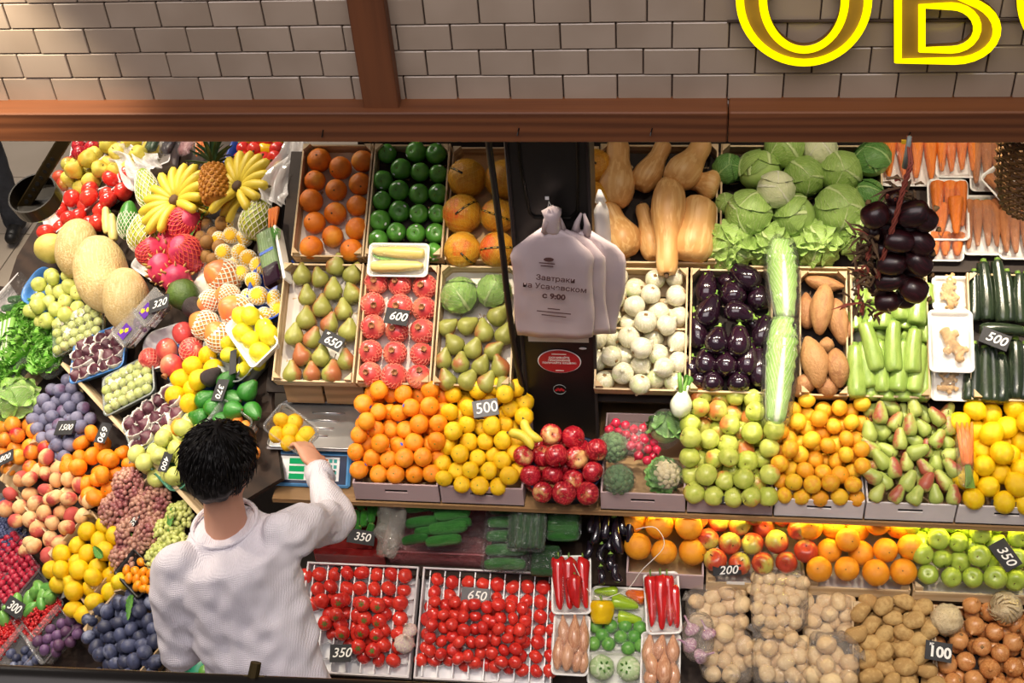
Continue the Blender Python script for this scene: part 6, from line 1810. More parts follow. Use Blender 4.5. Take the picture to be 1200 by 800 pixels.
# red and yellow star-cut fruit at the back
skin('starfruit', 'f0d030', 'e8c020', rough=.4)
RY = [(x, y) for y in range(164, 222, 11) for x in range(283 + (y % 3) * 3, 330, 13)]
wtray((306, 190), (28, 0), .13, -.07, 'blue_plastic', 'blue crate of red tomatoes and yellow peppers under the beam', r=.02, th=.07, name='plastic_crate', cat='crate')
for i, (x, y) in enumerate(RY):
    kk = 'tomato' if i % 3 else 'bell'
    put(kk, WU.at(x, y, random.uniform(-.01, .03)), rng.normal(size=3), .030 if kk == 'bell' else .034, ('red tomato' if kk == 'tomato' else 'small yellow pepper') + ' in the far blue crate under the beam', 'far tomatoes' if kk == 'tomato' else 'far yellow peppers')
# packs at the far side
for i, (x, y, mt, lb) in enumerate(((185, 165, 'cucumber_dark', 'dark green film pack at the far side under the beam'), (203, 168, 'eggplant_skin', 'black film pack at the far side under the beam'), (224, 168, 'pink_film', 'pink and white film pack at the far side under the beam'))):
    fr = WU.sub(x, y, 6, -14, -.02); o = thing('film_pack', lb, 'pack', fr.mat()); m = MB(); m.box((0, 0, .02), (.13, .06, .035), bev=.012); m.build('contents', mt, o, True); pouch(None, .15, .075, .05, 'clear_film', o, 'film')
fr = WU.sub(238, 172, 1, -12, .0)
o = thing('film_pack', 'pack of orange carrots beside the pineapple crown', 'pack', fr.mat()); film_over(o, .12, .05, .03)
for k in range(3): c = put('carrot', fr.pt(0, -.018 + .018 * k, .014), fr.u, .012, parent=o, sc=(.011, .011, .055))
# white plastic bag hung at the right of the bananas
m = MB()
def bagfn(u, v):
    x = (u - .5) * (.10 + .10 * v) * (1 - .3 * (v > .9)); y = .28 * (1 - v) - .14
    return (x + .02 * math.sin(v * 7), y, .03 + .02 * math.sin(u * 17 + v * 5) + .012 * math.sin(u * 31))
m.grid(bagfn, 18, 14); o = m.build('plastic_bag', 'white_bag', None, True); o.matrix_world = WU.moved(WU.at(338, 205, .05)).rot(R_(20)).mat(); tag(o, 'crumpled white plastic bag hanging beside the oranges crate', 'bag')
m = MB(); m.grid(bagfn, 18, 14); o = m.build('plastic_bag', 'white_bag', None, True); o.matrix_world = WU.moved(WU.at(163, 196, .0)).rot(R_(95)).mat(); tag(o, 'white plastic bag spread between quinces and bananas', 'bag')

# dragon fruit
o, fr, w, l = wtray((197, 300), (-20, 28), .10, -.075, 'white_plastic', 'white tray of dragon fruit in red nets', th=.05)
DR = [('dragon_n', 213, 268, 24, 'upper netted dragon fruit beside the bananas'), ('dragon_n', 182, 292, 19, 'left dragon fruit in a red foam net'), ('dragon', 190, 316, 19, 'lower left dragon fruit with bare green scales'), ('dragon', 208, 325, 19, 'lowest dragon fruit with bare green scales'), ('dragon_n', 218, 300, 22, 'right dragon fruit in a coarse red net'), ('dragon', 196, 283, 15, 'dragon fruit with pink leaf tips in the middle')]
pp = relax([WU.at(x, y, .02) for k, x, y, r, lb in DR], [r / 285 * .9 for k, x, y, r, lb in DR], WU.n, 20, .2, .9)
for (kk, x, y, r, lb), p in zip(DR, pp): put(kk, p, WU.n * .5 + WU.v * .5 + rng.normal(size=3) * .4, r / 320, lb, 'dragon fruit')
# kiwi pack and netted mandarins
o, fr, w, l = wtray((247, 288), (-11, 24), .075, -.05, 'punnet_film', 'clear punnet of brown kiwis', th=.045, name='plastic_punnet', cat='punnet'); film_over(o, w * .95, l * .95, .05, .02)
pile('kiwi', [(240, 263), (252, 272), (236, 279), (247, 287), (258, 266), (243, 297), (256, 290), (250, 303)], WU, .030, 'brown kiwi in the clear punnet under the bananas', 'kiwis', mode='rand', jn=.1)
o, fr, w, l = wtray((274, 282), (-12, 27), .075, -.05, 'white_foam', 'white foam tray of netted mandarins', th=.04)
pile('netted', [(264, 262), (258, 280), (272, 277), (284, 278), (262, 296), (280, 298), (274, 310), (290, 305), (284, 318)], WU, .033, 'yellow mandarin in a white foam net on the foam tray', 'netted mandarins on the tray', mode='view', jn=.1)
# mangoes
MG = [(262, 328, 22, 1), (275, 362, 20, 1), (247, 354, 15, 0), (240, 380, 18, 1), (258, 394, 18, 1), (266, 345, 14, 0), (280, 385, 14, 1)]
pp = relax([WU.at(x, y, .02) for x, y, r, k in MG], [r / 310 for x, y, r, k in MG], WU.n, 25, .2, .9)
for i, ((x, y, r, k), p) in enumerate(zip(MG, pp)):
    put('mango', p, WU.n * .6 - WU.u * .5 + rng.normal(size=3) * .3, r / 330, 'mango in a white foam net beside the lemon tray', 'netted mangoes')
skin('white_cloth_paper', 'ece6da', 'dcd4c6', rough=.9)
m = MB(); m.grid(lambda u, v: ((u - .5) * .2, (v - .5) * .24, .02 * math.sin(u * 9) * math.cos(v * 8)), 14, 14); o = m.build('paper_sheet', 'white_cloth_paper', None, True); o.matrix_world = WU.moved(WU.at(238, 325, -.04)).mat(); tag(o, 'crumpled white paper sheet behind the large avocado', 'paper')
# blue basket with netted fruit, asparagus pack
o, fr, w, l = wtray((328, 348), (-9, 36), .10, -.05, 'blue_plastic', 'dark blue oval basket of netted fruit beside the pears', th=.07, name='plastic_basket', cat='basket', r=.07, ribs=1)
pile('netted', [(297, 328), (293, 347), (306, 348), (318, 350), (312, 370), (325, 362), (303, 312)], WU, .034, 'yellow netted mandarin in the dark blue basket', 'netted mandarins in the basket', mode='view', jn=.1)
pile('papaya', [(302, 256, 1.0)], WU, .068, 'tall white-netted papaya beside the orange crate', None, mode='lie', ang=[110], h=.05)
fr = WU.sub(318, 300, -4, -22, .10)
o = thing('asparagus_pack', 'tall film pack of asparagus with dark label', 'pack', fr.mat())
for k in range(12):
    m = MB(); x = -.025 + .01 * (k % 6); z = .006 + .012 * (k // 6)
    m.lathe(prof([(0, -.02), (.0055, -.02), (.0058, .06), (.006, .12), (.0075, .15), (.005, .175), (0, .185)], 10), 7, c=(0, 0, 0), rot=rotm(0, R_(90)))
    s_ = m.build('spear', 'asparagus_skin', o, True); s_.location = (-.08, x, z)
m = MB(); m.box((-.10, 0, .014), (.09, .07, .034), bev=.006); m.build('label', 'eggplant_skin', o)
m = MB(); m.box((.005, 0, .030), (.012, .06, .003)); m.build('tape', 'blue_tape', o)
m = MB(); m.box((-.02, -.048, .0), (.26, .012, .05), bev=.003); m.build('foam_edge', 'white_foam', o)
pouch(None, .25, .085, .05, 'clear_film', o, 'film', z0=-.01)
fr = WU.sub(322, 262, 2, -20, .11)
o = thing('carrot_bunch', 'small carrots with green tops in the asparagus pack', 'carrots', fr.mat())
for k in range(3): put('carrot', fr.pt(.02, -.012 + .014 * k, .01), fr.u, .01, parent=o, sc=(.010, .010, .045))
for k in range(9):
    m = MB(); m.tube([(-.02, 0, .01), (-.05, -.01 * (k % 5) + .0, .015), (-.09, -.012 * (k % 5) + .004 * k - .01, .012 + .004 * (k % 3))], [.003, .003, .001], 4); m.build('greens', 'green_leaf', o)
m = MB(); m.grid(lambda u, v: (.34 * (v - .5), (.012 + .05 * math.sin(v * 2.6)) * (u - .5), .03 * math.sin(v * 3)), 4, 14); o = m.build('leaf', 'green_leaf', None, True); o.matrix_world = WU.sub(227, 275, 12, -24, .01).mat(); o.name = 'banana_leaf'; tag(o, 'long narrow green leaf between dragon fruit and kiwis', 'leaf')
# large avocados, clear packs with purple labels
put('avocado_o', WU.at(215, 345, .02), WU.u + WU.n * .2, .062, 'large round green avocado above the pomegranates', 'large avocados')
put('avocado_d', WU.at(227, 361, .03), WU.u + WU.n * .2, .042, 'smaller dark wrapped avocado beside the large green one', 'large avocados')
for i, (x, y, lb) in enumerate(((186, 366, 'clear box of dates with the 320 card'), (161, 390, 'clear box of dates with purple label at the front'))):
    o, fr, w, l = wtray((x, y), (13, -15), .055, .05, 'punnet_film', lb, th=.05, name='plastic_box', cat='box', r=.006)
    m = MB(); m.box((0, 0, .052), (w, l, .004), bev=.001); m.build('lid', 'punnet_film', o)
    for k in range(9):
        put('plum_p', fr.pt(-.04 + .035 * (k % 3), -.03 + .028 * (k // 3), .018), rng.normal(size=3), .014, 'dark date in the %s clear box' % ('rear' if i == 0 else 'front'), 'dates in the %s box' % ('rear' if i == 0 else 'front'), sc=(.012, .012, .02))
    m = MB(); m.box((-.02, -.005, .0556), (.055, .05, .0012)); lb_ = m.build('label', 'purple_label', o)
    for dx, dy in ((-.03, .008), (-.012, -.01)):
        m = MB(); m.lathe([(.010, .0562), (.010, .0572), (.002, .0574)], 12, ribs=(5, .25), c=(dx, dy, 0)); m.build('flower_print', 'yellow_label', o)
card(WU, 186, 356, '320', 'slate price card reading 320 on the clear date box', ang=48, h=.115, w=.095, l=.062, size=.045, bold=.0003)
# pomegranates in a white basket
o, fr, w, l = wtray((203, 412), (26, -8), .085, -.06, 'white_plastic', 'white basket of loose pomegranates', th=.05, name='plastic_basket', cat='basket', r=.05)
pile('pomegranate', P(150, 280, 5.333, '350,590 233,700 380,710 300,780 150,745'), WU, .047, 'pomegranate in the white basket beside the lemons', 'pomegranates in the white basket', mode='rand', jn=.1, keys=['pomegranate_n', 'pomegranate_n', 'pomegranate', 'pomegranate_n', 'pomegranate'])
# lemons in a basket
o, fr, w, l = wtray((228, 440), (20, 22), .07, -.06, 'lightblue_plastic', 'white and blue basket of lemons above the avocados', th=.05, name='plastic_basket', cat='basket', r=.06)
pile('lemon', P(120, 400, 5.333, '658,90 563,162 500,228 557,285 480,322 548,385 660,190 620,240'), WU, .037, 'large lemon in the basket between pomegranates and avocados', 'lemons above the avocados', mode='rand', jn=.1)
# lemon trays
o, fr, w, l = wtray((301, 397), (17, 24), .066, .05, 'white_foam', 'white foam tray of seven pale lemons', th=.035)
pile('lemon_p', P(150, 280, 5.333, '720,485 780,505 830,545 870,600 725,575 780,630 825,690'), WU.up(.075), .035, 'pale yellow lemon on the white foam tray', 'pale lemons on the tray', mode='rand', jn=.1)
o, fr, w, l = wtray((285, 418), (22, 24), .08, -.06, 'gray_plastic', 'grey plastic basket of pale lemons with a black card', th=.07, name='plastic_basket', cat='basket', r=.05)
pile('lemon_p', P(150, 280, 5.333, '655,640 695,690 745,745 690,620 620,600 660,720') + [(300, 424), (288, 430)], WU, .031, 'pale yellow lemon in the grey basket under the foam tray', 'pale lemons in the grey basket', mode='rand', jn=.1)
card(WU, 273, 424, '', 'small black price card with white scribble on the grey lemon basket', ang=-42, h=.04, w=.10, l=.03)
card(WU, 279, 430, '300', 'black price card on the front of the grey lemon basket', ang=-42, h=.03, w=.08, l=.03, size=.025, tilt=30, bold=.0003)
# avocados
o, fr, w, l = wtray((268, 470), (26, 18), .085, -.065, 'navy_plastic', 'dark basket of green avocados', th=.06, name='plastic_basket', cat='basket', r=.06)
pile('avocado', P(120, 400, 5.333, '640,362 715,430 820,365 905,312 775,245 615,478 915,437 745,470 840,440'), WU, .036, 'shiny green avocado in the dark basket', 'green avocados', mode='lie', jn=.15, ang=[60, 90, 20, 80, 70, 200, 0, 45, 30], h=.01)
put('avocado_d', WU.at(120 + 675 / 5.333, 400 + 222 / 5.333, .04), WU.u * .3 + WU.v, .034, 'single dark brown avocado between lemons and green avocados')
card(WU, 258, 457, '370', 'slate price card stuck between the green avocados', ang=-62, h=.05, w=.085, l=.055, size=.036, bold=.0003)
# figs and greengages
def figtray(c, e, half2, mat, label, n1, n2, key, ilabel, group, r=.023, film=True):
    o, fr, w, l = wtray(c, e, half2, -.03, mat, label, th=.035, r=.025)
    for i in range(n1):
        for j in range(n2):
            u = -w / 2 + w * (i + .5 + .25 * (j % 2) - .12) / n1; v = -l / 2 + l * (j + .5) / n2
            put(key, fr.pt(u * .92, v * .92, .03 + random.uniform(0, .008)), fr.n + rng.normal(size=3) * .35, r * random.uniform(.9, 1.05), ilabel, group)
    return o, fr, w, l


figtray((122, 418), (31, -11), .100, 'lightblue_plastic', 'light blue tray of figs in paper cups', 5, 4, 'fig', 'purple fig in a paper cup on the light blue tray', 'figs on the blue tray', .0265)
figtray((188, 494), (31, -25), .090, 'gray_plastic', 'grey tray of figs in paper cups above the 1200 card', 5, 3, 'fig', 'purple fig in a paper cup on the grey tray', 'figs on the grey tray', .0275)
for c, lb, grp in (((157, 455), 'clear tray of greengages between the fig trays', 'greengages between the figs'), ((98, 388), 'clear tray of greengages below the melons', 'greengages below the melons')):
    o, fr, w, l = figtray(c, (29, -15), .09, 'gray_plastic' if c[0] == 157 else 'punnet_film', lb, 6, 4, 'greengage', 'pale greengage in the ' + lb, grp, .0215)
    film_over(o, w * .95, l * .95, .045, .012)
    for k in range(7):
        m = MB(); m.grid(lambda u, v: (.03 * (u - .5), .03 * (v - .5), .006 * math.sin(u * 9 + k) * math.cos(v * 8)), 5, 5); s_ = m.build('tissue', 'paper', o, True); s_.location = (random.uniform(-.4, .4) * w, random.uniform(-.4, .4) * l, .045)
# pale apples below the melons
o, fr, w, l = wtray((70, 352), (26, 18), .085, -.06, 'lightblue_plastic', 'light blue oval basket of small pale apples', th=.055, name='plastic_basket', cat='basket', r=.06)
PA = P(0, 280, 5.333, '320,235 355,275 435,305 490,350 310,370 400,375 270,430 365,445 465,420 230,390 300,510 370,515 245,490 420,240 430,470 270,300 310,320 225,440 340,330')
pile('apple_p', PA, WU, .034, 'small pale green apple in the light blue basket below the melons', 'pale apples below the melons', mode='rand', jn=.15)
o, fr, w, l = wtray((212, 540), (24, 26), .085, -.06, 'green_plastic', 'green basket of pale apples beside the person', th=.06, name='plastic_basket', cat='basket', r=.06)
PB = P(120, 400, 5.333, '545,507 615,550 540,577 405,612 480,632 355,682 430,692 460,760 330,772 280,765 250,735 500,690 540,630 390,740 350,800 440,640 560,680 520,750 400,790 480,800')
pile('apple_p', PB, WU, .035, 'pale yellow apple in the green basket behind the head', 'pale apples behind the head', mode='rand', jn=.15)
put('nectarine', WU.at(120 + 480 / 5.333, 400 + 535 / 5.333, .03), WU.n, .033, 'single red-cheeked fruit on the pale yellow apples')
card(WU, 194, 541, '400', 'small slate price card among the pale yellow apples', ang=-62, h=.05, w=.075, l=.045, size=.034, bold=.0003)
card(WU, 158, 525, '1200', 'grey price card reading 1200 at the wooden edge', ang=-48, h=.0, w=.11, l=.055, mat='slate_pale', size=.042, bold=.0004, tilt=20)
card(WU, 88, 436, '400', 'white striped card tucked behind the wooden edge', ang=-50, h=-.01, w=.06, l=.06, mat='slate_pale', size=.03, bold=.0003)
# clear punnet of apricots behind the head
o, fr, w, l = wtray((277, 506), (18, 14), .07, -.02, 'punnet_film', 'clear punnet of apricots behind the head', th=.06, name='plastic_punnet', cat='punnet', r=.02)
pile('apricot', [(268, 498), (275, 505), (282, 512), (288, 522), (277, 495), (296, 530), (262, 506), (285, 500)], WU, .024, 'orange apricot in the clear punnet behind the head', 'apricots behind the head', mode='rand', jn=.1)

# ================================================================ corner stand, lower tier
def wcrate(pix, label, T=WL, h=.085, depth=.065, liner='liner_dark', mat='wood'):
    a, b, c = [T.at(*q) for q in pix]           # two corners along u, third across
    u = b - a; v = c - a; ctr = (b + c) / 2
    fr = Frame(ctr - T.n * depth, u, np.cross(T.n, u)); w = np.linalg.norm(u); l = abs(v.dot(fr.v))
    return wood_crate(fr, w, l, h, label, liner=liner)


wcrate([(-2, 452), (120, 590), (75, 425)], 'wooden crate of dusky plums and mandarins under the edge')
def poly_pts(poly, step, jit=.25):
    xs = [p[0] for p in poly]; ys = [p[1] for p in poly]; out = []
    y = min(ys); j = 0
    while y < max(ys):
        x = min(xs) + (step / 2 if j % 2 else 0)
        while x < max(xs):
            ins = False
            for i in range(len(poly)):
                (x1, y1), (x2, y2) = poly[i], poly[i - 1]
                if (y1 > y) != (y2 > y) and x < (x2 - x1) * (y - y1) / (y2 - y1) + x1: ins = not ins
            if ins: out.append((x + random.uniform(-jit, jit) * step, y + random.uniform(-jit, jit) * step))
            x += step
        y += step * .87; j += 1
    return out


pile('plum_g', poly_pts([(28, 488), (66, 447), (80, 447), (112, 492), (100, 510), (78, 535), (60, 535), (50, 505)], 12.5, .15), WL, .027, 'dusky grey-blue plum in the crate with the 1500 card', 'dusky plums', mode='rand', jn=.3)
card(WL, 76, 501, '1500', 'slate price card reading 1500 on the dusky plums', ang=35, h=.05, w=.095, l=.062, size=.036, bold=.0002)
MW = P(0, 530, 2.963, '270,15 325,20 375,15 415,5 255,50 290,62 330,60 405,45 300,100 340,105 380,90 350,150 430,45 270,80 320,135 365,120 395,70 240,30')
MW += P(0, 400, 5.333, '570,595 515,640 620,645')
pile('mandarin', MW, WL, .034, 'orange mandarin in the sloping crate with the 690 card', 'orange mandarins on the slope', mode='rand', jn=.2, h=.01)
card(WL, 121, 507, '690', 'black price card reading 690 at the edge above the mandarins', ang=-62, h=.05, w=.085, l=.06, size=.044, bold=.0004)
NE = P(0, 400, 5.333, '30,545 105,548 45,615 140,602 90,660 180,642 215,687 125,727 70,785 190,785 290,747 155,525 185,572 240,627 270,668 20,690 10,610')
pile('nectarine', NE, WL, .034, 'red and yellow nectarine left of the dusky plums', 'nectarines', mode='rand', jn=.15)
fill('nectarine', WL, 0, 500, 55, 545, .033, .05, 'red and yellow nectarine left of the dusky plums', 'nectarines')
card(WL, 5, 537, '800', 'slate price card among the nectarines at the left edge', ang=58, h=.05, w=.09, l=.055, size=.036, bold=.0003)
wcrate([(0, 560), (110, 690), (50, 520)], 'wooden crate of peaches')
PC = P(0, 530, 2.963, '165,30 195,55 125,65 100,140 120,95 65,187 30,190 55,237 130,172 175,165 220,140 195,97 160,130 245,100 255,160 285,157 315,167 270,125 155,217 105,227 205,200 245,212 285,220 185,250 235,265 130,262 110,310 165,297 205,310 160,345 230,62 150,62 80,90 35,150 140,330 210,165')
pile('peach', PC, WL, .033, 'fuzzy red and yellow peach in the heap above the lemons', 'peaches', mode='rand', jn=.2, h=.01)
fill('peach', WL, 20, 560, 95, 640, .032, .045, 'fuzzy red and yellow peach in the heap above the lemons', 'peaches')
wcrate([(60, 650), (112, 725), (110, 600)], 'wooden crate of lemons beside the grapes')
LW = P(0, 530, 2.963, '300,280 345,300 265,320 360,262 305,350 375,342 400,310 220,355 260,385 330,390 410,385 415,340 185,405 225,417 285,415 370,422 310,467 345,440 255,447 420,452 375,487 270,500 335,522 260,522 300,555 205,442')
pile('lemon', LW, WL, .0335, 'yellow lemon in the sloping crate between peaches and blue plums', 'lemons on the slope', mode='rand', jn=.2, h=.01)
fill('lemon', WL, 75, 630, 140, 710, .032, .045, 'yellow lemon in the sloping crate between peaches and blue plums', 'lemons on the slope')
for i, (x, y, ex, ey, lb, T) in enumerate(((116, 647, 9, 10, 'green leaf lying on the sloping lemons', WL), (154, 713, 4, -15, 'green leaf lying on the blue plums', WL), (202, 610, 5, -14, 'green leaf lying on the white grapes', WL))):
    o = obj('lemon_leaf', LEAFM); fr = T.sub(x, y, ex, ey, .055); o.matrix_world = Matrix.Translation(Vector(fr.o)) @ fr.mat().to_quaternion().to_matrix().to_4x4() @ Matrix.Rotation(R_(-90), 4, 'Z') @ Matrix.Translation((0, -.04, 0)) @ Matrix.Diagonal((.04, .085, .06, 1)); tag(o, lb, 'leaf')
card(WL, 77, 690, '', 'blank grey card at the left side of the sloping lemons', ang=-55, h=.02, w=.07, l=.045, mat='slate_pale', tilt=30)
# blue plums
wcrate([(98, 735), (150, 800), (150, 692)], 'wooden crate of blue plums')
pile('plum_b', poly_pts([(100, 728), (135, 702), (165, 690), (190, 705), (198, 740), (196, 770), (180, 790), (130, 785), (112, 760)], 11.0, .18), WL, .0245, 'blue plum in the crate below the sloping lemons', 'blue plums', mode='rand', jn=.35)
fill('plum_b', WL, 110, 715, 190, 785, .022, .035, 'blue plum in the crate below the sloping lemons', 'blue plums', 2.1)

# grapes
def grape_bunch(c, rx, ry, mat, n, r, label, T=WL, h=.02, dx=(10, 10)):
    fr = T.sub(c[0], c[1], dx[0], dx[1], h); o = thing('grape_bunch', label, 'grapes', fr.mat(), 'grapes')
    g = MB(); pts = []
    for i in range(n):
        for _ in range(30):
            u, v = random.uniform(-1, 1), random.uniform(-1, 1)
            if u * u + v * v > 1: continue
            p = np.array((u * rx, v * ry, (1 - u * u - v * v) * .04 + random.uniform(-.012, .008)))
            if all(np.sum((p - q) ** 2) > (1.5 * r) ** 2 for q in pts): break
        pts.append(p)
    for p in pts: g.lathe(sphere_prof(1.08, n=6), 9, c=p, sc=(r, r, r), rot=rotm(random.uniform(0, 3), random.uniform(0, 3)))
    b = g.build('berries', mat, o, True); b['kind'] = 'stuff'
    m = MB(); m.tube([(-rx * .9, 0, .01), (0, .01, .02), (rx * .8, 0, .01)], [.004, .003, .002], 5)
    for k in range(6): m.tube([(rx * (-.7 + .25 * k), 0, .015), (rx * (-.65 + .25 * k), (.4 if k % 2 else -.4) * ry, .015)], [.002, .0015], 4)
    m.build('stalk', 'stem_green', o, True)
    return o


for i, (x, y, rx, ry, n) in enumerate(((150, 570, .085, .06, 120), (135, 600, .085, .06, 120), (172, 600, .09, .065, 130), (155, 628, .09, .065, 140), (185, 585, .07, .05, 90), (145, 655, .06, .05, 70), (178, 625, .07, .06, 100))):
    grape_bunch((x, y), rx, ry, 'grape_red', n, .0098, ['red grape bunch nearest the mandarins', 'red grape bunch at the left next to the peaches', 'red grape bunch with a price card on it', 'red grape bunch above the kumquats', 'red grape bunch against the wooden edge', 'small red grape bunch beside the lemons', 'red grape bunch next to the white grapes'][i], dx=(6, 12))
for i, (x, y, rx, ry, n) in enumerate(((198, 625, .07, .055, 95), (210, 605, .06, .05, 75), (190, 655, .075, .06, 110), (205, 645, .06, .06, 80), (192, 690, .05, .05, 60))):
    grape_bunch((x, y), rx, ry, 'grape_white', n, .0098, ['white grape bunch in the middle of the white ones', 'white grape bunch at the wooden edge with the leaf', 'white grape bunch next to the kumquats', 'white grape bunch next to the shirt sleeve', 'lowest white grape bunch beside the blue plums'][i], dx=(6, 12))
card(WL, 159, 607, '165', 'narrow black price card standing in the red grapes', ang=-75, h=.06, w=.075, l=.03, size=.03, bold=.0003)
o, fr, w, l = wtray((165, 675), (14, 15), .052, .02, 'black_plastic', 'black tray of kumquats between lemons and grapes', T=WL, th=.03, r=.008)
pile('kumquat', P(0, 530, 2.963, '490,380 440,410 470,415 497,415 525,420 450,436 475,440 502,447 535,448 520,477 480,460 498,470'), WL.up(.045), .0155, 'orange kumquat in the black tray', 'kumquats', mode='lie', ang=[random.uniform(0, 180) for _ in range(12)], jn=.1)

# greens at the left edge
ll = [MB() for _ in range(3)]
for i, q in enumerate(ll): leaf_mb(q, 1, .9, .3, .09, nf=6, seed=i, nu=14, nv=14)
LET = [q.mesh('leaf', 'lettuce_leaf') for q in ll]
def lettuce(c, r, label, T=WL, n=22, bag=True, mats=LET, h=0.0, tilt=.4):
    o = thing('leaf_lettuce', label, 'lettuce', Matrix.Translation(Vector(T.at(c[0], c[1], h))) @ T.mat().to_quaternion().to_matrix().to_4x4(), 'leafy greens')
    for k in range(n):
        lo = obj('leaf', random.choice(mats), o); t = k / n
        lo.matrix_local = Matrix.Rotation(k * 2.39996, 4, 'Z') @ Matrix.Rotation(R_(8 + 70 * t), 4, 'X') @ Matrix.Diagonal((r * 1.3, r * (1.3 - .45 * t), r * 1.2, 1))
    if bag: pouch(None, r * 1.8, r * 1.7, r * 1.0, 'lettuce_film', o, 'plastic_bag', seed=c[0], z0=-.02)
    return o


lettuce((42, 385), .10, 'bright green lettuce in a clear bag below the pale apples')
lettuce((30, 420), .12, 'lettuce in a crumpled clear bag above the dusky plums')
lettuce((55, 398), .09, 'frilly lettuce in a clear bag beside the greengages')
lettuce((18, 440), .09, 'lettuce in a clear bag above the round wrapped head')
lettuce((66, 425), .09, 'pale lettuce in a clear bag at the wooden edge')
lettuce((8, 405), .11, 'curly dark green lettuce at the left edge', bag=False)
lettuce((0, 440), .09, 'green lettuce under the celery at the left edge', bag=False)
o = cabbage(WL.at(20, 470, .02), WL.n, .085, 'round wrapped lettuce head at the left above the nectarines', 'leafy greens', 'iceberg_leaf', name='iceberg_lettuce', flare=.2); o['category'] = 'lettuce'; wrapball(o, 1.15)
m = thing('celery', 'pale green celery stalk bundle at the left edge', 'celery', WL.sub(8, 400, 3, -22, .10).mat())
for k in range(6):
    q = MB(); q.tube([(-.10, .012 * (k - 2.5), .012 * (k % 2)), (.0, .010 * (k - 2.5), .015), (.10, .012 * (k - 2.5), .01)], [.007, .008, .012], 7); q.build('stalk', 'fennel_skin' if k % 2 else 'fennel_green', m, True)
o, fr, w, l = wtray((24, 362), (-24, 26), .11, -.04, 'white_carton', 'crate lined with film holding green cucumbers at the left', T=WL, th=.06, name='carton', cat='carton', r=.01, flare=0)
film_over(o, w * .95, l * .95, .06, .02, 'tray_film')
for k, (x, y, d) in enumerate(((10, 385, 16), (12, 372, 15), (22, 350, 12), (30, 362, 13), (8, 395, 15), (30, 378, 12), (15, 360, 12), (34, 348, 10))):
    stick('cucumber_b', (x - d, y + 2), (x + d, y - 1), WL, .018, 'green cucumber in the film-lined crate at the left edge', 'cucumbers at the left edge', h=.0)

# ================================================================ corner stand, bottom tier: berries
def punnet(c, e, half2, label, T=WB, h=-.02, mat='punnet_film', th=.045):
    return wtray(c, e, half2, h, mat, label, T=T, th=th, name='plastic_punnet', cat='punnet', r=.012)


def heapstuff(o, w, l, mat, r, n, name, top=.03):
    g = MB()
    for i in range(n):
        u, v = random.uniform(-.46, .46), random.uniform(-.46, .46)
        z = .012 + top * (1 - (2 * u) ** 2) * (1 - (2 * v) ** 2) * random.uniform(.6, 1.1) + .012
        g.lathe(sphere_prof(1, n=4), 6, c=(u * w, v * l, z), sc=(r, r, r))
    b = g.build(name, mat, o, True); b['kind'] = 'stuff'; return b


for i, (c, mt, r, n, nm, lb) in enumerate((((4, 613), 'blueberry_skin', .0075, 260, 'blueberries', 'clear punnet of blueberries at the left edge'), ((14, 632), 'blueberry_skin', .0075, 300, 'blueberries', 'clear punnet of blueberries above the raspberries'))):
    o, fr, w, l = punnet(c, (10, 13), .08, lb); heapstuff(o, w, l, mt, r, n, nm, .025)
for i, (c, lb) in enumerate((((14, 656), 'upper clear punnet of raspberries'), ((27, 680), 'lower clear punnet of raspberries'))):
    o, fr, w, l = punnet(c, (10, 13), .095, lb)
    for k in range(5):
        for j in range(7):
            put('raspberry', fr.pt(-w / 2 + w * (k + .4 + .3 * (j % 2) + random.uniform(-.1, .1)) / 5.4, -l / 2 + l * (j + .5) / 7, .035 + random.uniform(-.004, .012)), rng.normal(size=3), .0138, 'red raspberry in the %s punnet' % ('upper' if i == 0 else 'lower'), 'raspberries in the %s punnet' % ('upper' if i == 0 else 'lower'))
o, fr, w, l = punnet((40, 703), (10, 13), .095, 'clear punnet of small green feijoas with the 300 card')
for k, (x, y) in enumerate(P(0, 530, 2.963, '135,465 180,490 150,497 100,510 145,520 105,545 60,520 30,545 15,580 165,470 120,490 175,510')):
    put('lime', WB.at(x, y, .03), rng.normal(size=3), .02, 'small green feijoa in the punnet behind the 300 card', 'feijoas', sc=(.021, .021, .036))
card(WB, 16, 711, '300', 'black price card reading 300 on the green feijoas', ang=14, h=.06, w=.10, l=.06, size=.048, bold=.0004)
for i, (c, lb) in enumerate((((54, 722), 'clear punnet of red currants beside the feijoas'), ((12, 745), 'clear punnet of red currants at the lower left edge'))):
    o, fr, w, l = punnet(c, (10, 13), .095 if i == 0 else .08, lb); heapstuff(o, w, l, 'currant_skin', .0068, 430, 'currants', .03)
o, fr, w, l = punnet((70, 748), (10, 14), .085, 'clear punnet of purple plums at the stand end', th=.055)
pile('plum_p', P(0, 530, 2.963, '215,595 250,590 235,625 270,628 175,620 170,648 200,640 230,655 155,685 195,685 140,655 260,610 185,660 215,670'), WB.up(.0), .020, 'purple plum in the clear punnet at the stand end', 'purple plums', mode='rand', jn=.15, h=.025)
o, fr, w, l = punnet((30, 770), (10, 14), .085, 'clear punnet of dark blueberries at the lower edge', th=.055)
pile('plum_b', P(0, 530, 2.963, '55,715 85,715 110,700 75,735 100,735 125,720 50,740 40,700 90,695'), WB.up(.0), .017, 'dark blue plum in the lowest clear punnet', 'dark plums in the lowest punnet', mode='rand', jn=.15, h=.015)
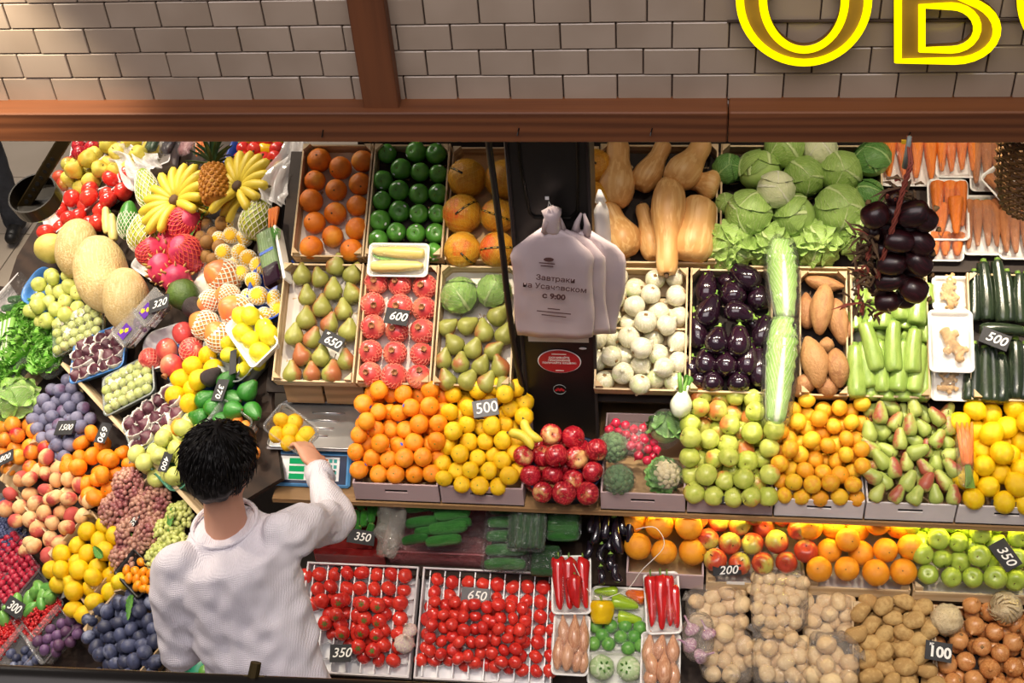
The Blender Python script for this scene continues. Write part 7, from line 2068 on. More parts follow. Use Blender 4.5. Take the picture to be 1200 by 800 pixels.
# small things in the gap beside the person
o, fr, w, l = wtray((243, 778), (18, 5), .09, 0, 'teal_plastic', 'teal plastic crate on the floor side of the person', T=Frame((0, 0, .62), (1, 0, 0), (0, 1, 0)), th=.06, name='plastic_crate', cat='crate', r=.01)
m = MB(); m.box((fr.o[0], fr.o[1], .29), (.32, .30, .58), bev=.01); tag(m.build('low_stool', 'dark_wood'), 'dark stool under the teal crate', 'stool')
G_ = Frame((0, 0, .66), (1, 0, 0), (0, 1, 0))
pile('tomato', [(244, 764), (252, 772), (249, 779)], G_, .022, 'red tomato glimpsed beside the white shirt', 'tomatoes beside the shirt', mode='rand', jn=.1)
pile('lime', [(240, 788), (250, 792), (232, 795)], G_, .025, 'green lime in the teal crate beside the shirt', 'limes beside the shirt', mode='rand', jn=.1)

# ================================================================ scale on the shelf
def flatbox_between(front, back, w, th, name, mat, parent, bev=.004):
    """slab whose top runs from the middle of the front edge to the middle of the back edge"""
    front, back = np.array(front), np.array(back); v = back - front
    fr = Frame((front + back) / 2, (1, 0, 0), v); l = np.linalg.norm(v)
    m = MB(); m.box((0, 0, -th / 2), (w, l, th), bev=bev); o = m.build(name, mat, parent); o.matrix_parent_inverse = parent.matrix_world.inverted(); o.matrix_world = fr.mat()
    return o, fr, l


sc_ = thing('weighing_scale', 'blue electronic weighing scale with steel pan beside mandarins', 'scale')
f0, f1 = atz(361, 570, .855), atz(361, 529, .935)
b1 = atz(363, 472, .935)
ws = .298
xm = f0[0]
f1[0] = b1[0] = xm
o, pf, pl_ = flatbox_between(f0, f1, ws, .03, 'panel', 'scale_blue', sc_, .008)
o, _, _ = flatbox_between((xm, f1[1] - .005, .925), (xm, b1[1], .925), ws, .10, 'body', 'scale_blue', sc_, .01)
def on_panel(u, v, w, l, name, mat, h=.001, th=.003):
    m = MB(); m.box((0, 0, 0), (w, l, th)); q = m.build(name, mat, sc_); q.matrix_world = pf.moved(pf.pt(u, v, h)).mat(); return q
on_panel(0, .0, .27, pl_ * .82, 'panel_face', 'scale_navy', .0005)
on_panel(-.008, .002, .235, pl_ * .68, 'panel_print', 'key_white', .0015)
for k in range(3): on_panel(-.045, pl_ * (.22 - .22 * k), .055, pl_ * .16, 'display', 'lcd_green', .003)
kc = ['key_dark', 'key_dark', 'key_orange', 'key_teal', 'key_teal']
for j in range(4):
    for k in range(6):
        mt = ['key_dark', 'key_dark', 'key_dark', ('key_purple', 'key_orange', 'key_dark', 'key_purple')[(j + 1) % 4], 'key_teal', 'key_teal'][k]
        on_panel(.012 + .0165 * k, pl_ * (.25 - .165 * j), .011, pl_ * .10, 'key', mt, .003)
p0, p1 = atz(361, 526, .965), atz(365, 470, .965); p0[0] = p1[0] = xm + .003
o, sf, sl = flatbox_between(p0, p1, .318, .014, 'pan', 'steel', sc_, .006)
for k in range(4):
    m = MB(); m.tube([(-.03 - .01 * k, sl * (.25 - .16 * k), .002), (.09 - .012 * k, sl * (.25 - .16 * k), .002)], .004, 8); q = m.build('rib', 'steel', sc_, True); q.matrix_world = sf.mat()
m = MB(); m.tube([(x, y, .002) for x, y, z in rrect(.31, sl * .96, .02, 0)], .004, 6, True); q = m.build('pan_rim', 'steel', sc_, True); q.matrix_world = sf.mat()
m = MB(); m.box((xm, (f0[1] + b1[1]) / 2 + .03, H3 + .012), (.26, .2, .022)); m.build('foot_plate', 'scale_navy', sc_)

# crates glimpsed behind the scale
for i, (pl, pr) in enumerate(((322, 370), (370, 420))):
    a, b = T2.at(pl, 455)[0], T2.at(pr, 455)[0]
    m = MB(); m.box(((a + b) / 2, 3.31, 1.03), (b - a - .01, .02, .09)); tag(m.build('riser_board', 'plank_wood'), ['wooden riser board behind the left of the scale pan', 'wooden riser board behind the right of the scale pan'][i], 'board')

# ================================================================ people
skin('human_skin', 'd6a184', 'ca9276', rough=.5, scale=6, bump=.05)
skin('hair_black', '0a0706', '140e0c', rough=.5, scale=20, lo=.3, hi=.8, spec=.3)
skin('denim', '33363e', '2a2c33', rough=.85, scale=12, bump=.3, bscale=60)
skin('black_cloth', '15130f', '1c1a17', rough=.85, scale=10)
skin('gray_cloth', '3c3a3a', '34322f', rough=.85, scale=10)
skin('shoe_black', '100e0d', rough=.5)
# white crinkled gauze: fine crosswise pleats
t = NT('gauze_shirt'); MATS['gauze_shirt'] = t.m
tc = t.n('ShaderNodeTexCoord')
w1 = t.n('ShaderNodeTexWave'); w1.bands_direction = 'Z'; w1.inputs['Scale'].default_value = 85; w1.inputs['Distortion'].default_value = 2.5; w1.inputs['Detail'].default_value = 3; w1.inputs['Detail Scale'].default_value = 1.6
w2 = t.n('ShaderNodeTexWave'); w2.bands_direction = 'X'; w2.inputs['Scale'].default_value = 55; w2.inputs['Distortion'].default_value = 4; w2.inputs['Detail'].default_value = 2
nz = t.n('ShaderNodeTexNoise'); nz.inputs['Scale'].default_value = 9
for q in (w1, w2, nz): t.l(tc.outputs['Object'], q.inputs['Vector'])
hgt = t.mathn('ADD', t.mathn('MULTIPLY', w1.outputs[1], .28), t.mathn('MULTIPLY', w2.outputs[1], .28))
hgt = t.mathn('ADD', hgt, t.mathn('MULTIPLY', nz.outputs[0], 1.2))
bp = t.n('ShaderNodeBump'); bp.inputs['Strength'].default_value = .55; bp.inputs['Distance'].default_value = .006; t.l(hgt, bp.inputs['Height'])
pb = t.n('ShaderNodeBsdfPrincipled'); pb.inputs['Roughness'].default_value = .85
t.l(t.mix(nz.outputs[0], lin('e2dce2'), lin('d8d1d9')), pb.inputs['Base Color']); t.l(bp.outputs[0], pb.inputs['Normal']); t.l(pb.outputs[0], t.out.inputs[0])


def chain(m, pts, seg=12):
    """rounded tapering limb through (point, radius) pairs"""
    P_ = [np.array(p, float) for p, r in pts]; R0 = [r for p, r in pts]
    path = []; rs = []
    n = len(P_)
    for i in range(n - 1):
        for k in range(4):
            tt = k / 4; path.append(P_[i] * (1 - tt) + P_[i + 1] * tt); rs.append(R0[i] * (1 - tt) + R0[i + 1] * tt)
    path.append(P_[-1]); rs.append(R0[-1])
    m.tube(path, rs, seg)
    for p, r in ((P_[0], R0[0]), (P_[-1], R0[-1])): m.lathe(sphere_prof(1.0, n=8), seg, c=p, sc=(r, r, r))
    for i in range(1, n - 1): m.lathe(sphere_prof(1.0, n=8), seg, c=P_[i], sc=(R0[i], R0[i], R0[i]))


def oval_stack(m, rings, n=22):
    out = []
    for c, d, rx, ry in rings:
        c = np.array(c, float); d = np.array(d, float); d /= np.linalg.norm(d)
        e = np.cross((0, 0, 1.0), d); e /= np.linalg.norm(e)
        out.append([c + d * rx * math.cos(a) + e * ry * math.sin(a) for a in np.linspace(0, 2 * math.pi, n, endpoint=False)])
    m.loft(out)


def head_parts(m, c, f, up, s=1.0):
    f = np.array(f, float); f /= np.linalg.norm(f); up = np.array(up, float); up = up - up.dot(f) * f; up /= np.linalg.norm(up)
    r = np.cross(f, up); Hh = lambda x, y, z: np.array(c) + s * (r * x + f * y + up * z)
    rot = np.array([r, f, up]).T
    m.lathe(sphere_prof(1, n=14), 20, c=Hh(0, -.01, .02), sc=(.074, .092, .092), rot=rot)
    m.lathe(sphere_prof(1, n=12), 18, c=Hh(0, .022, -.045), sc=(.058, .066, .075), rot=rot)
    chain(m, [(Hh(0, .085, .0), .010), (Hh(0, .100, -.03), .016)], 8)      # nose
    chain(m, [(Hh(-.02, .083, -.068), .007), (Hh(.02, .083, -.068), .007)], 6)
    for sx in (-1, 1):
        m.lathe(sphere_prof(1, n=8), 10, c=Hh(sx * .077, -.005, -.01), sc=(.010, .020, .032), rot=rot)
    return Hh, rot


def hand_parts(m, wrist, direction, palm_n, curl=.9, side=1, s=1.0):
    """palm with four bent fingers and a thumb leaving its side"""
    d = np.array(direction, float); d /= np.linalg.norm(d); n = np.array(palm_n, float); n = n - n.dot(d) * d; n /= np.linalg.norm(n); x = np.cross(d, n) * side
    W = np.array(wrist, float)
    rot = np.array([x, d, n]).T
    m.lathe(sphere_prof(1, n=10), 14, c=W + d * .05 * s, sc=(.042 * s, .052 * s, .019 * s), rot=rot)
    for k, (off, L) in enumerate(((-.030, .066), (-.010, .076), (.010, .072), (.029, .056))):
        p = W + d * .088 * s + x * off * s; a = .15; pts = [(p - d * .02, .0095 * s)]
        for j, fr_ in enumerate((.45, .32, .25)):
            dd = d * math.cos(a) + n * math.sin(a); p = p + dd * L * fr_ * s; pts.append((p, (.0092 - .0008 * j) * s)); a += curl * (1 - .1 * k)
        chain(m, pts, 8)
    p = W + d * .03 * s - x * .036 * s
    chain(m, [(p, .014 * s), (p + (d * .028 - x * .016 + n * .01) * s, .0115 * s), (p + (d * .052 - x * .008 + n * .028) * s, .0095 * s)], 8)


def person(J, label, shirt, trousers, headf, headup, hairmat='hair_black', handR=None, handL=None, name='person', folds=True, hairy=True):
    bm_ = MB()
    A = {k: np.array(v, float) for k, v in J.items()}
    Hh, rot = head_parts(bm_, A['head'], headf, headup)
    chain(bm_, [(A['neck'] - (0, 0, .06), .064), (A['neck'] + (A['head'] - A['neck']) * .45, .054), (A['head'] + np.array((0, -.01, -.03)), .05)])
    sd = A['rs'] - A['ls']
    oval_stack(bm_, [(A['neck'] - (0, 0, .03), sd, .06, .045), ((A['ls'] + A['rs']) / 2 - (0, 0, .03), sd, .11, .06), (A['chest'], sd, .12, .075), (A['waist'], A['hd'], .11, .08), (A['hip'], A['hd'], .13, .09), (A['hip'] - (0, 0, .08), A['hd'], .11, .085)])
    for s in 'rl':
        chain(bm_, [(A[s + 's'], .052), (A[s + 'e'], .040), (A[s + 'w'], .027)])
        h = A['hip'] + A['hd'] / np.linalg.norm(A['hd']) * (.085 if s == 'r' else -.085) - np.array((0, 0, .05))
        chain(bm_, [(h, .085), (A[s + 'k'], .058), (A[s + 'a'], .040)])
        ft = A['ff']; chain(bm_, [(A[s + 'a'] - (0, 0, .03), .035), (A[s + 'a'] + ft * .13 - (0, 0, .055), .025)])
    if handR: hand_parts(bm_, A['rw'], *handR)
    if handL: hand_parts(bm_, A['lw'], *handL)
    me = remeshed(bm_, .0065, 3, name); me.materials.append(MATS['human_skin'])
    o = obj(name, me); tag(o, label, 'person')
    # shirt
    sm = MB()
    oval_stack(sm, [(A['neck'] - (0, 0, .026), sd, .092, .080), (A['neck'] - (0, 0, .045), sd, .118, .094), ((A['ls'] + A['rs']) / 2 + (0, 0, .018), sd, .175, .112), (A['chest'], sd, .185, .130), (A['waist'], A['hd'], .168, .125), (A['hip'] + (0, 0, .05), A['hd'], .178, .135), (A['hip'] - (0, 0, .06), A['hd'], .183, .14)])
    for s in 'rl':
        chain(sm, [(A[s + 's'], .074), ((A[s + 's'] + A[s + 'e']) / 2, .068), (A[s + 'e'], .058), ((A[s + 'e'] + A[s + 'w']) / 2, .053), (A[s + 'e'] * .12 + A[s + 'w'] * .88, .041)])
    mid = (A['chest'] + A['waist']) / 2
    def dsp(c, n):
        q = c - Vector(mid)
        v = .014 * mnoise.noise(Vector((q.x * 7 + q.z * 5, q.y * 6, q.z * 9 - q.x * 6))) + .010 * mnoise.noise(Vector((q.x * 14 - q.z * 18, q.y * 10, q.z * 16 + q.x * 20)))
        v += .003 * math.sin((q.z * 1.0 + q.x * .8) * 75 + 3 * mnoise.noise(Vector((q.x * 6, q.y * 6, q.z * 6)))) * max(0, mnoise.noise(Vector((q.x * 5 + 3, q.y * 5, q.z * 5))) + .25)
        return v
    sme = remeshed(sm, .0085, 5, 'shirt', dsp); sme.materials.append(MATS[shirt]); so = obj('shirt', sme, o)
    # collar band and yoke seam
    cm = MB(); cc = A['neck'] - np.array((0, 0, .026)); d = sd / np.linalg.norm(sd); e = np.cross((0, 0, 1.0), d)
    ring = [cc + d * .094 * math.cos(a) + e * .082 * math.sin(a) + np.array((0, 0, .006 * math.sin(a))) for a in np.linspace(0, 2 * math.pi, 30, endpoint=False)]
    cm.tube(ring, .007, 8, True); cm.build('collar', shirt, so, True)
    for s in 'rl':
        m = MB(); w_, e_ = A[s + 'w'], A[s + 'e']; dd = (w_ - e_) / np.linalg.norm(w_ - e_)
        m.tube([w_ - dd * .062, w_ - dd * .035, w_ - dd * .012], [.0465, .045, .0445], 16); m.build('cuff', shirt, so, True)
        m = MB(); pp = w_ - dd * .04 + np.cross(dd, (0, 0, 1)) * .045; m.lathe(sphere_prof(.4, n=6), 8, c=pp, sc=(.006,) * 3); m.build('button', 'stem_brown', so)
    # trousers
    tm = MB()
    oval_stack(tm, [(A['hip'] + (0, 0, .06), A['hd'], .165, .122), (A['hip'] - (0, 0, .04), A['hd'], .172, .128), (A['hip'] - (0, 0, .12), A['hd'], .14, .11)])
    for s in 'rl':
        h = A['hip'] + A['hd'] / np.linalg.norm(A['hd']) * (.088 if s == 'r' else -.088) - np.array((0, 0, .06))
        chain(tm, [(h, .098), ((h + A[s + 'k']) / 2, .085), (A[s + 'k'], .073), (A[s + 'a'] - (0, 0, .02), .066)])
    tme = remeshed(tm, .012, 4, 'trousers', lambda c, n: .006 * mnoise.noise(c * 14)); tme.materials.append(MATS[trousers]); obj('trousers', tme, o)
    for s in 'rl':
        m = MB(); chain(m, [(A[s + 'a'] - A['ff'] * .03 - (0, 0, .035), .042), (A[s + 'a'] + A['ff'] * .14 - (0, 0, .045), .036)]); q = m.build('shoe', 'shoe_black', o, True)
    # hair: a cap with tufts
    hm = MB()
    hm.lathe(sphere_prof(1, n=14), 22, c=Hh(0, -.022, .030), sc=(.093, .104, .104), rot=rot)
    hm.lathe(sphere_prof(1, n=12), 20, c=Hh(0, -.048, -.026), sc=(.080, .062, .068), rot=rot)
    hm.lathe(sphere_prof(1, n=12), 20, c=Hh(0, .055, .065), sc=(.066, .04, .05), rot=rot)
    c0 = Vector(Hh(0, -.02, .02))
    hme = remeshed(hm, .006, 3, 'hair', lambda c, n: .007 * mnoise.noise((c - c0) * 26) + .004 * mnoise.noise((c - c0) * 60)); hme.materials.append(MATS[hairmat]); ho = obj('hair', hme, o)
    if hairy:
        g = MB(); rr = random.Random(4)
        crown_ = np.array((.01, -.05, .11))
        for k in range(1300):
            th_ = rr.uniform(0, 6.283); z_ = rr.uniform(-.75, 1.0); r_ = math.sqrt(1 - z_ * z_)
            p = np.array((.093 * r_ * math.cos(th_), -.022 + .104 * r_ * math.sin(th_), .028 + .104 * z_))
            if p[1] > .05 and p[2] < .06: continue
            tang = p - crown_; tang = tang / (np.linalg.norm(tang) + 1e-6); nrm = (p - np.array((0, -.02, .02))); nrm /= np.linalg.norm(nrm)
            tang = tang - tang.dot(nrm) * nrm; tang /= np.linalg.norm(tang) + 1e-6
            tang = tang + .22 * np.array((rr.uniform(-1, 1), rr.uniform(-1, 1), rr.uniform(-1, 1)))
            L = rr.uniform(.02, .045)
            q1 = p + nrm * .004; q2 = p + tang * L * .5 + nrm * rr.uniform(.002, .006); q3 = p + tang * L + nrm * rr.uniform(-.004, .004) - np.array((0, 0, .006))
            g.tube([Hh(*q1), Hh(*q2), Hh(*q3)], [.0018, .0022, .0005], 4)
        g.build('tufts', hairmat, ho, True)
    for sx in (-1, 1):
        m = MB(); m.lathe(sphere_prof(1, n=6), 10, c=Hh(sx * .030, .078, .008), sc=(.011,) * 3); m.build('eye', 'white_plastic', o, True)
    return o, Hh


J1 = dict(head=(-1.262, 2.378, 1.605), neck=(-1.278, 2.325, 1.452), ls=(-1.395, 2.205, 1.365), rs=(-1.105, 2.325, 1.395), chest=(-1.230, 2.215, 1.27), waist=(-1.178, 2.130, 1.11), hip=(-1.150, 2.04, .93), hd=(1, .15, 0),
          re=(-1.030, 2.535, 1.215), rw=(-1.150, 2.765, 1.205), le=(-1.425, 2.10, 1.105), lw=(-1.33, 2.31, 1.02), rk=(-1.07, 2.07, .50), ra=(-1.06, 2.03, .10), lk=(-1.25, 2.05, .50), la=(-1.25, 1.98, .10), ff=(.1, 1, 0))
person(J1, 'person in a white crinkled shirt seen from behind, holding a punnet of mandarins', 'gauze_shirt', 'black_cloth', (.30, .80, -.50), (.15, .45, .85),
       handR=((-.55, .80, .12), (-.55, -.1, -.75), .85, 1), handL=((.5, .8, -.1), (.3, -.3, -.9), .6, -1))
hx, hy = -3.95, 5.72
J2 = dict(head=(hx, hy, 1.62), neck=(hx, hy - .01, 1.46), ls=(hx - .17, hy, 1.40), rs=(hx + .17, hy, 1.40), chest=(hx, hy, 1.28), waist=(hx, hy, 1.10), hip=(hx, hy, .95), hd=(1, 0, 0),
          re=(hx + .24, hy, 1.12), rw=(hx + .25, hy + .08, .88), le=(hx - .24, hy, 1.12), lw=(hx - .25, hy + .08, .88), rk=(hx + .10, hy + .03, .50), ra=(hx + .11, hy, .10), lk=(hx - .12, hy + .0, .50), la=(hx - .14, hy - .06, .10), ff=(.2, -1, 0))
person(J2, 'person in dark jeans standing in the aisle behind the lamp', 'gray_cloth', 'denim', (0, 1, -.1), (0, 0, 1), handR=((.1, .2, -1), (-1, 0, 0), .4, 1), handL=((-.1, .2, -1), (1, 0, 0), .4, -1), hairy=False)

# punnet in the hand
PH = T3.up(.135)
fr = PH.sub(342, 503, 20, 15); hl = np.linalg.norm(PH.at(362, 518) - PH.at(342, 503))
o = thing('plastic_punnet', 'clear plastic punnet of yellow mandarins held over the scale', 'punnet', fr.up(-.045).mat())
tray_mb(2 * hl + .01, .108, .062, .018, .008, .0016, .005).build('shell', 'punnet_film', o, True)
for x, y in P(290, 440, 5, '200,262 250,325 318,380 275,272 345,342 172,345 240,392'):
    put('mandarin_y', PH.at(x, y, -.012 + random.uniform(-.006, .008)), PH.n + rng.normal(size=3) * .4, .0305, 'yellow mandarin in the punnet held by the person', 'mandarins in the held punnet')

# ================================================================ pillar: bags, signs, hose
def flat_bag(px, py, W, Hh_, y, rot, label, txt=False, mat='bag_plastic', seed=0, group='carrier bags'):
    p = atY(px, py, y)
    fr = Frame(p, (1, 0, 0), (0, 0, 1)).rot(R_(rot))
    o = thing('carrier_bag', label, 'bag', fr.mat(), group)
    m = MB(); rings = []; n = 28
    for j in range(17):
        v = j / 16
        w = W * (.22 + .78 * min(1, (v / .22)) ** .7) if v < .22 else W * (1 - .06 * (v - .22) + .03 * math.sin(v * 9 + seed))
        th = .012 + .016 * math.sin(math.pi * min(v * 1.2, 1)) * (1 - v * .5)
        rg = []
        for i in range(n):
            a = 2 * math.pi * i / n
            x = w / 2 * math.copysign(abs(math.cos(a)) ** .7, math.cos(a)); z = th * math.sin(a)
            z += .006 * mnoise.noise(Vector((x * 25 + seed, v * 7, a * .3))) + .006 * (1 - v) * math.sin(x * 70 + seed)
            rg.append((x, Hh_ * (.5 - v) + .006 * mnoise.noise(Vector((x * 18, seed, v * 5))), z))
        rings.append(rg)
    m.loft(rings); m.build('body', mat, o, True)
    for s in (-1, 1):
        m = MB(); m.tube([(s * W * .06, Hh_ * .48, 0), (s * W * .05, Hh_ * .58, .004), (s * W * .015, Hh_ * .68, .006)], [.016, .010, .004], 7); m.build('handle', mat, o, True)
    return o, fr


flat_bag(676, 330, .31, .40, CY - .020, -6, 'rear white carrier bag peeking out to the right of the stack', seed=3)
flat_bag(660, 332, .28, .42, CY - .045, 3, 'middle white carrier bag in the stack on the pillar', seed=5)
o, bf = flat_bag(648, 333, .265, .43, CY - .072, -1, 'front white carrier bag with brown printed breakfast text on the pillar', seed=7)


def btext(px, py, txt, size, ang=-6, bold=.0004, mat='bag_print', par=None, y=CY - .113):
    q = obj('lettering', text_mesh(txt, size, mat, 0, bold), par)
    fr = Frame(atY(px, py, y), (1, 0, 0), (0, 0, 1)).rot(R_(ang)); q.matrix_world = fr.mat(); return q


btext(651, 327, 'Завтраки', .028, par=o)
btext(650, 337, 'на Усачевском', .028, par=o)
btext(649, 347.5, 'с 9:00', .029, par=o, bold=.0012)
for k in range(3):
    m = MB(); m.box((0, 0, 0), ((.04, .11, .08)[k], .004, .0006)); q = m.build('small_print', 'bag_print', o); q.matrix_world = Frame(atY(649, 362 + 4 * k, CY - .112), (1, 0, 0), (0, 0, 1)).rot(R_(-6)).mat()
m = MB(); m.lathe([(.016, 0), (.016, .0008), (.002, .001)], 18, sc=(1, .5, 1)); q = m.build('emblem', 'bag_print', o); q.matrix_world = Frame(atY(643, 304, CY - .112), (1, 0, 0), (0, 0, 1)).mat()
for k in range(2):
    m = MB(); m.box((0, 0, 0), (.05 - .01 * k, .004, .0006)); q = m.build('small_print', 'bag_print', o); q.matrix_world = Frame(atY(641, 308.5 + 3.2 * k, CY - .112), (1, 0, 0), (0, 0, 1)).rot(R_(-5)).mat()
m = MB(); hk = atY(643, 236, CY - .01); kn = atY(648, 262, CY - .06)
m.tube([kn - (.018, 0, 0), (hk + kn) / 2 - (.010, .0, 0), hk, (hk + kn) / 2 + (.012, 0, 0), kn + (.014, 0, 0)], .0022, 5); tag(m.build('bag_loop', 'string_white', None, True), 'thin loop holding the carrier bags on the pillar', 'string')
m = MB(); m.lathe([(.02, -.02), (.03, 0), (.022, .03), (.030, .055), (.012, .065)], 12, .3, c=(0, 0, 0), nsc=40); q = m.build('knot', 'bag_plastic', o, True); q.matrix_world = Matrix.Translation(Vector(atY(648, 266, CY - .065)))
# clear bag behind
flat_bag(706, 268, .05, .22, CY + .03, 2, 'narrow bluish bag hanging between pillar and squash', mat='white_bag', seed=9, group='bluish bag')

pc = atY(654, 391, CY - .004)
m = MB(); m.box(pc, (.205, .004, .07)); tag(m.build('paper_sheet', 'paper'), 'white paper sheet under the carrier bags on the pillar', 'paper')
sg = thing('oval_sign', 'red oval sign with white rim and lettering on the pillar', 'sign', Frame(atY(655.5, 423, CY - .003), (1, 0, 0), (0, 0, 1)).mat())
for rr_, mt, z in ((.075, 'white_plastic', 0), (.0715, 'sign_red', .0016)):
    m = MB(); m.lathe([(rr_, z), (rr_, z + .0016), (.001, z + .0016)], 40, sc=(1, .70, 1)); m.build('plate', mt, sg)
for k, (tx, sz, yy) in enumerate((('СКАЧИВАЙТЕ', .0105, .018), ('ПРИЛОЖЕНИЕ', .0105, .006), ('ПОЛУЧАЙТЕ КЭШБЭК!', .0105, -.006))):
    q = obj('lettering', text_mesh(tx, sz, 'chalk', 0, .0002), sg); q.location = (0, yy, .0038)
for yy, ww in ((.034, .05), (-.040, .028)):
    m = MB(); m.box((0, yy, .0036), (ww, .003, .0006)); m.build('small_print', 'chalk', sg)
rs_ = thing('round_sticker', 'small round fruit bowl sticker low on the pillar', 'sticker', Frame(atY(656, 456, CY - .003), (1, 0, 0), (0, 0, 1)).mat())
m = MB(); m.tube([(.022 * math.cos(a), .022 * math.sin(a), .001) for a in np.linspace(.3, 6.0, 28)], .0012, 4); m.build('ring', 'gray_plastic', rs_)
for k in range(5):
    m = MB(); m.lathe([(.005, 0), (.005, .0012), (.001, .0014)], 10, c=(-.012 + .006 * k, -.004 + .005 * (k % 2), 0)); m.build('dot', 'sign_red', rs_)
m = MB(); m.lathe([(.013, 0), (.013, .0015), (.001, .002)], 12, sc=(1, .35, 1)); q = m.build('fish_sticker', 'white_plastic'); q.matrix_world = Frame(atY(683, 408, CY - .003), (1, 0, 0), (0, 0, 1)).mat(); tag(q, 'tiny white oval sticker right of the red sign', 'sticker')
hp = [atY(x, y, CY - .035) for x, y in ((570, 120), (573, 170), (579, 215), (588, 285), (595, 350), (604, 415), (612, 452), (617, 480))]
m = MB(); m.tube(crom(hp, 28), .0105, 10); tag(m.build('hose', 'black_plastic', None, True), 'black hose hanging in front of pomelos and wrapped lettuce', 'hose')

# ================================================================ lamp at the upper left
LY = 3.62
lmp = thing('pendant_lamp', 'black drum lamp on a perforated metal arm at upper left', 'lamp')
A0, A1 = atY(25, 246, LY), atY(96, 130, LY)
v = A1 - A0; L = np.linalg.norm(v); fr = Frame(A0, np.cross(v, (0, -1, 0)), v)
m = MB(); m.box((0, L / 2, 0), (.040, L, .012), bev=.002)
m.box((-.020, L / 2, -.008), (.004, L, .020)); m.box((.020, L / 2, -.008), (.004, L, .020)); q = m.build('arm', 'bronze_metal', lmp); q.matrix_world = fr.mat()
for k in range(9):
    m = MB(); m.lathe([(.0075, .0062), (.0075, .0072), (.001, .0072)], 12, sc=(1, 1.5 if k % 3 == 1 else 1, 1), c=(0, .02 + k * .034, 0)); q = m.build('hole', 'hole_shade', lmp); q.matrix_world = fr.mat()  # dark discs on the solid arm paint the shade of its perforations
dc = atY(42, 232, LY)
df = Frame(dc, (1, .1, .12), (-.08, .95, .30))
m = MB(); m.lathe([(.010, -.03), (.088, -.03), (.090, .03), (.084, .03), (.082, -.022), (.010, -.024)], 36); q = m.build('drum', 'black_metal', lmp, False); q.matrix_world = df.mat()
m = MB(); m.lathe([(.074, -.03), (.068, -.055), (.045, -.075), (.006, -.082)], 30); q = m.build('diffuser', 'punnet_film', lmp, True); q.matrix_world = df.mat()
m = MB(); m.lathe([(.05, -.035), (.045, -.052), (.01, -.06)], 20); q = m.build('reflector', 'steel', lmp, True); q.matrix_world = df.mat()

# ================================================================ neon letters on the tiles
NY = WY - .045


def npx(x, y):
    q = atY(x, y, NY); return (q[0], q[2])


def ov(cx, cy, rx, ry, n=56):
    return [(cx + rx * math.cos(a), cy + ry * math.sin(a)) for a in np.linspace(0, 2 * math.pi, n, endpoint=False)]


def letter(name, label, outs, rim=.012):
    o = thing(name, label, 'sign', None, 'neon letters')
    outs = [[npx(x, y) for x, y in s] for s in outs]
    me = curve_face(outs, .010, 'neon_face', 'face'); q = obj('face', me, o); q.matrix_world = Frame((0, NY + .008, 0), (1, 0, 0), (0, 0, 1)).mat()
    for s in outs:
        m = MB(); m.tube([(x, NY - .006, z) for x, z in s], .0105, 8, True); m.build('neon_tube', 'neon_yellow', o, True)
        m = MB(); m.tube([(x, NY + .006, z) for x, z in s], .0125, 6, True); m.build('rim', 'neon_rim', o, True)
    xs = [p[0] for s in outs for p in s]; zs = [p[1] for s in outs for p in s]
    m = MB()
    for fx in (.25, .75): m.tube([(min(xs) + fx * (max(xs) - min(xs)), NY + .012, (min(zs) + max(zs)) / 2), (min(xs) + fx * (max(xs) - min(xs)), WY - .004, (min(zs) + max(zs)) / 2)], .004, 6)
    m.build('stand_off', 'black_metal', o)
    return o


letter('neon_letter', 'glowing yellow neon letter O on the tiles, left of the B', [ov(942, -2, 75, 74), ov(942, -2, 48, 59)])
def arc(cx, cy, rx, ry, a0, a1, n=12): return [(cx + rx * math.cos(R_(a)), cy + ry * math.sin(R_(a))) for a in np.linspace(a0, a1, n)]
Bout = [(1052, 70), (1052, -76)] + arc(1112, -40, 46, 36, -90, 75) + arc(1118, 34, 50, 36, -55, 90)
Bin1 = [(1080, 57)] + [(1080, 6)] + arc(1114, 31.5, 31, 25.5, -90, 90)
Bin2 = [(1080, -14), (1080, -62)] + arc(1110, -38, 26, 24, -90, 90)
letter('neon_letter', 'glowing yellow neon letter B on the tiles', [Bout, Bin1, Bin2])
letter('neon_letter', 'glowing yellow neon letter O at the right picture edge', [ov(1271, -2, 75, 74), ov(1271, -2, 48, 59)])
m = MB(); m.tube([atY(852, 25, WY - .006), atY(1200, 24, WY - .006), atY(1280, 23, WY - .006)], .004, 6); tag(m.build('cable', 'grout', None, True), 'thin cable on the tiles behind the neon letters', 'cable')

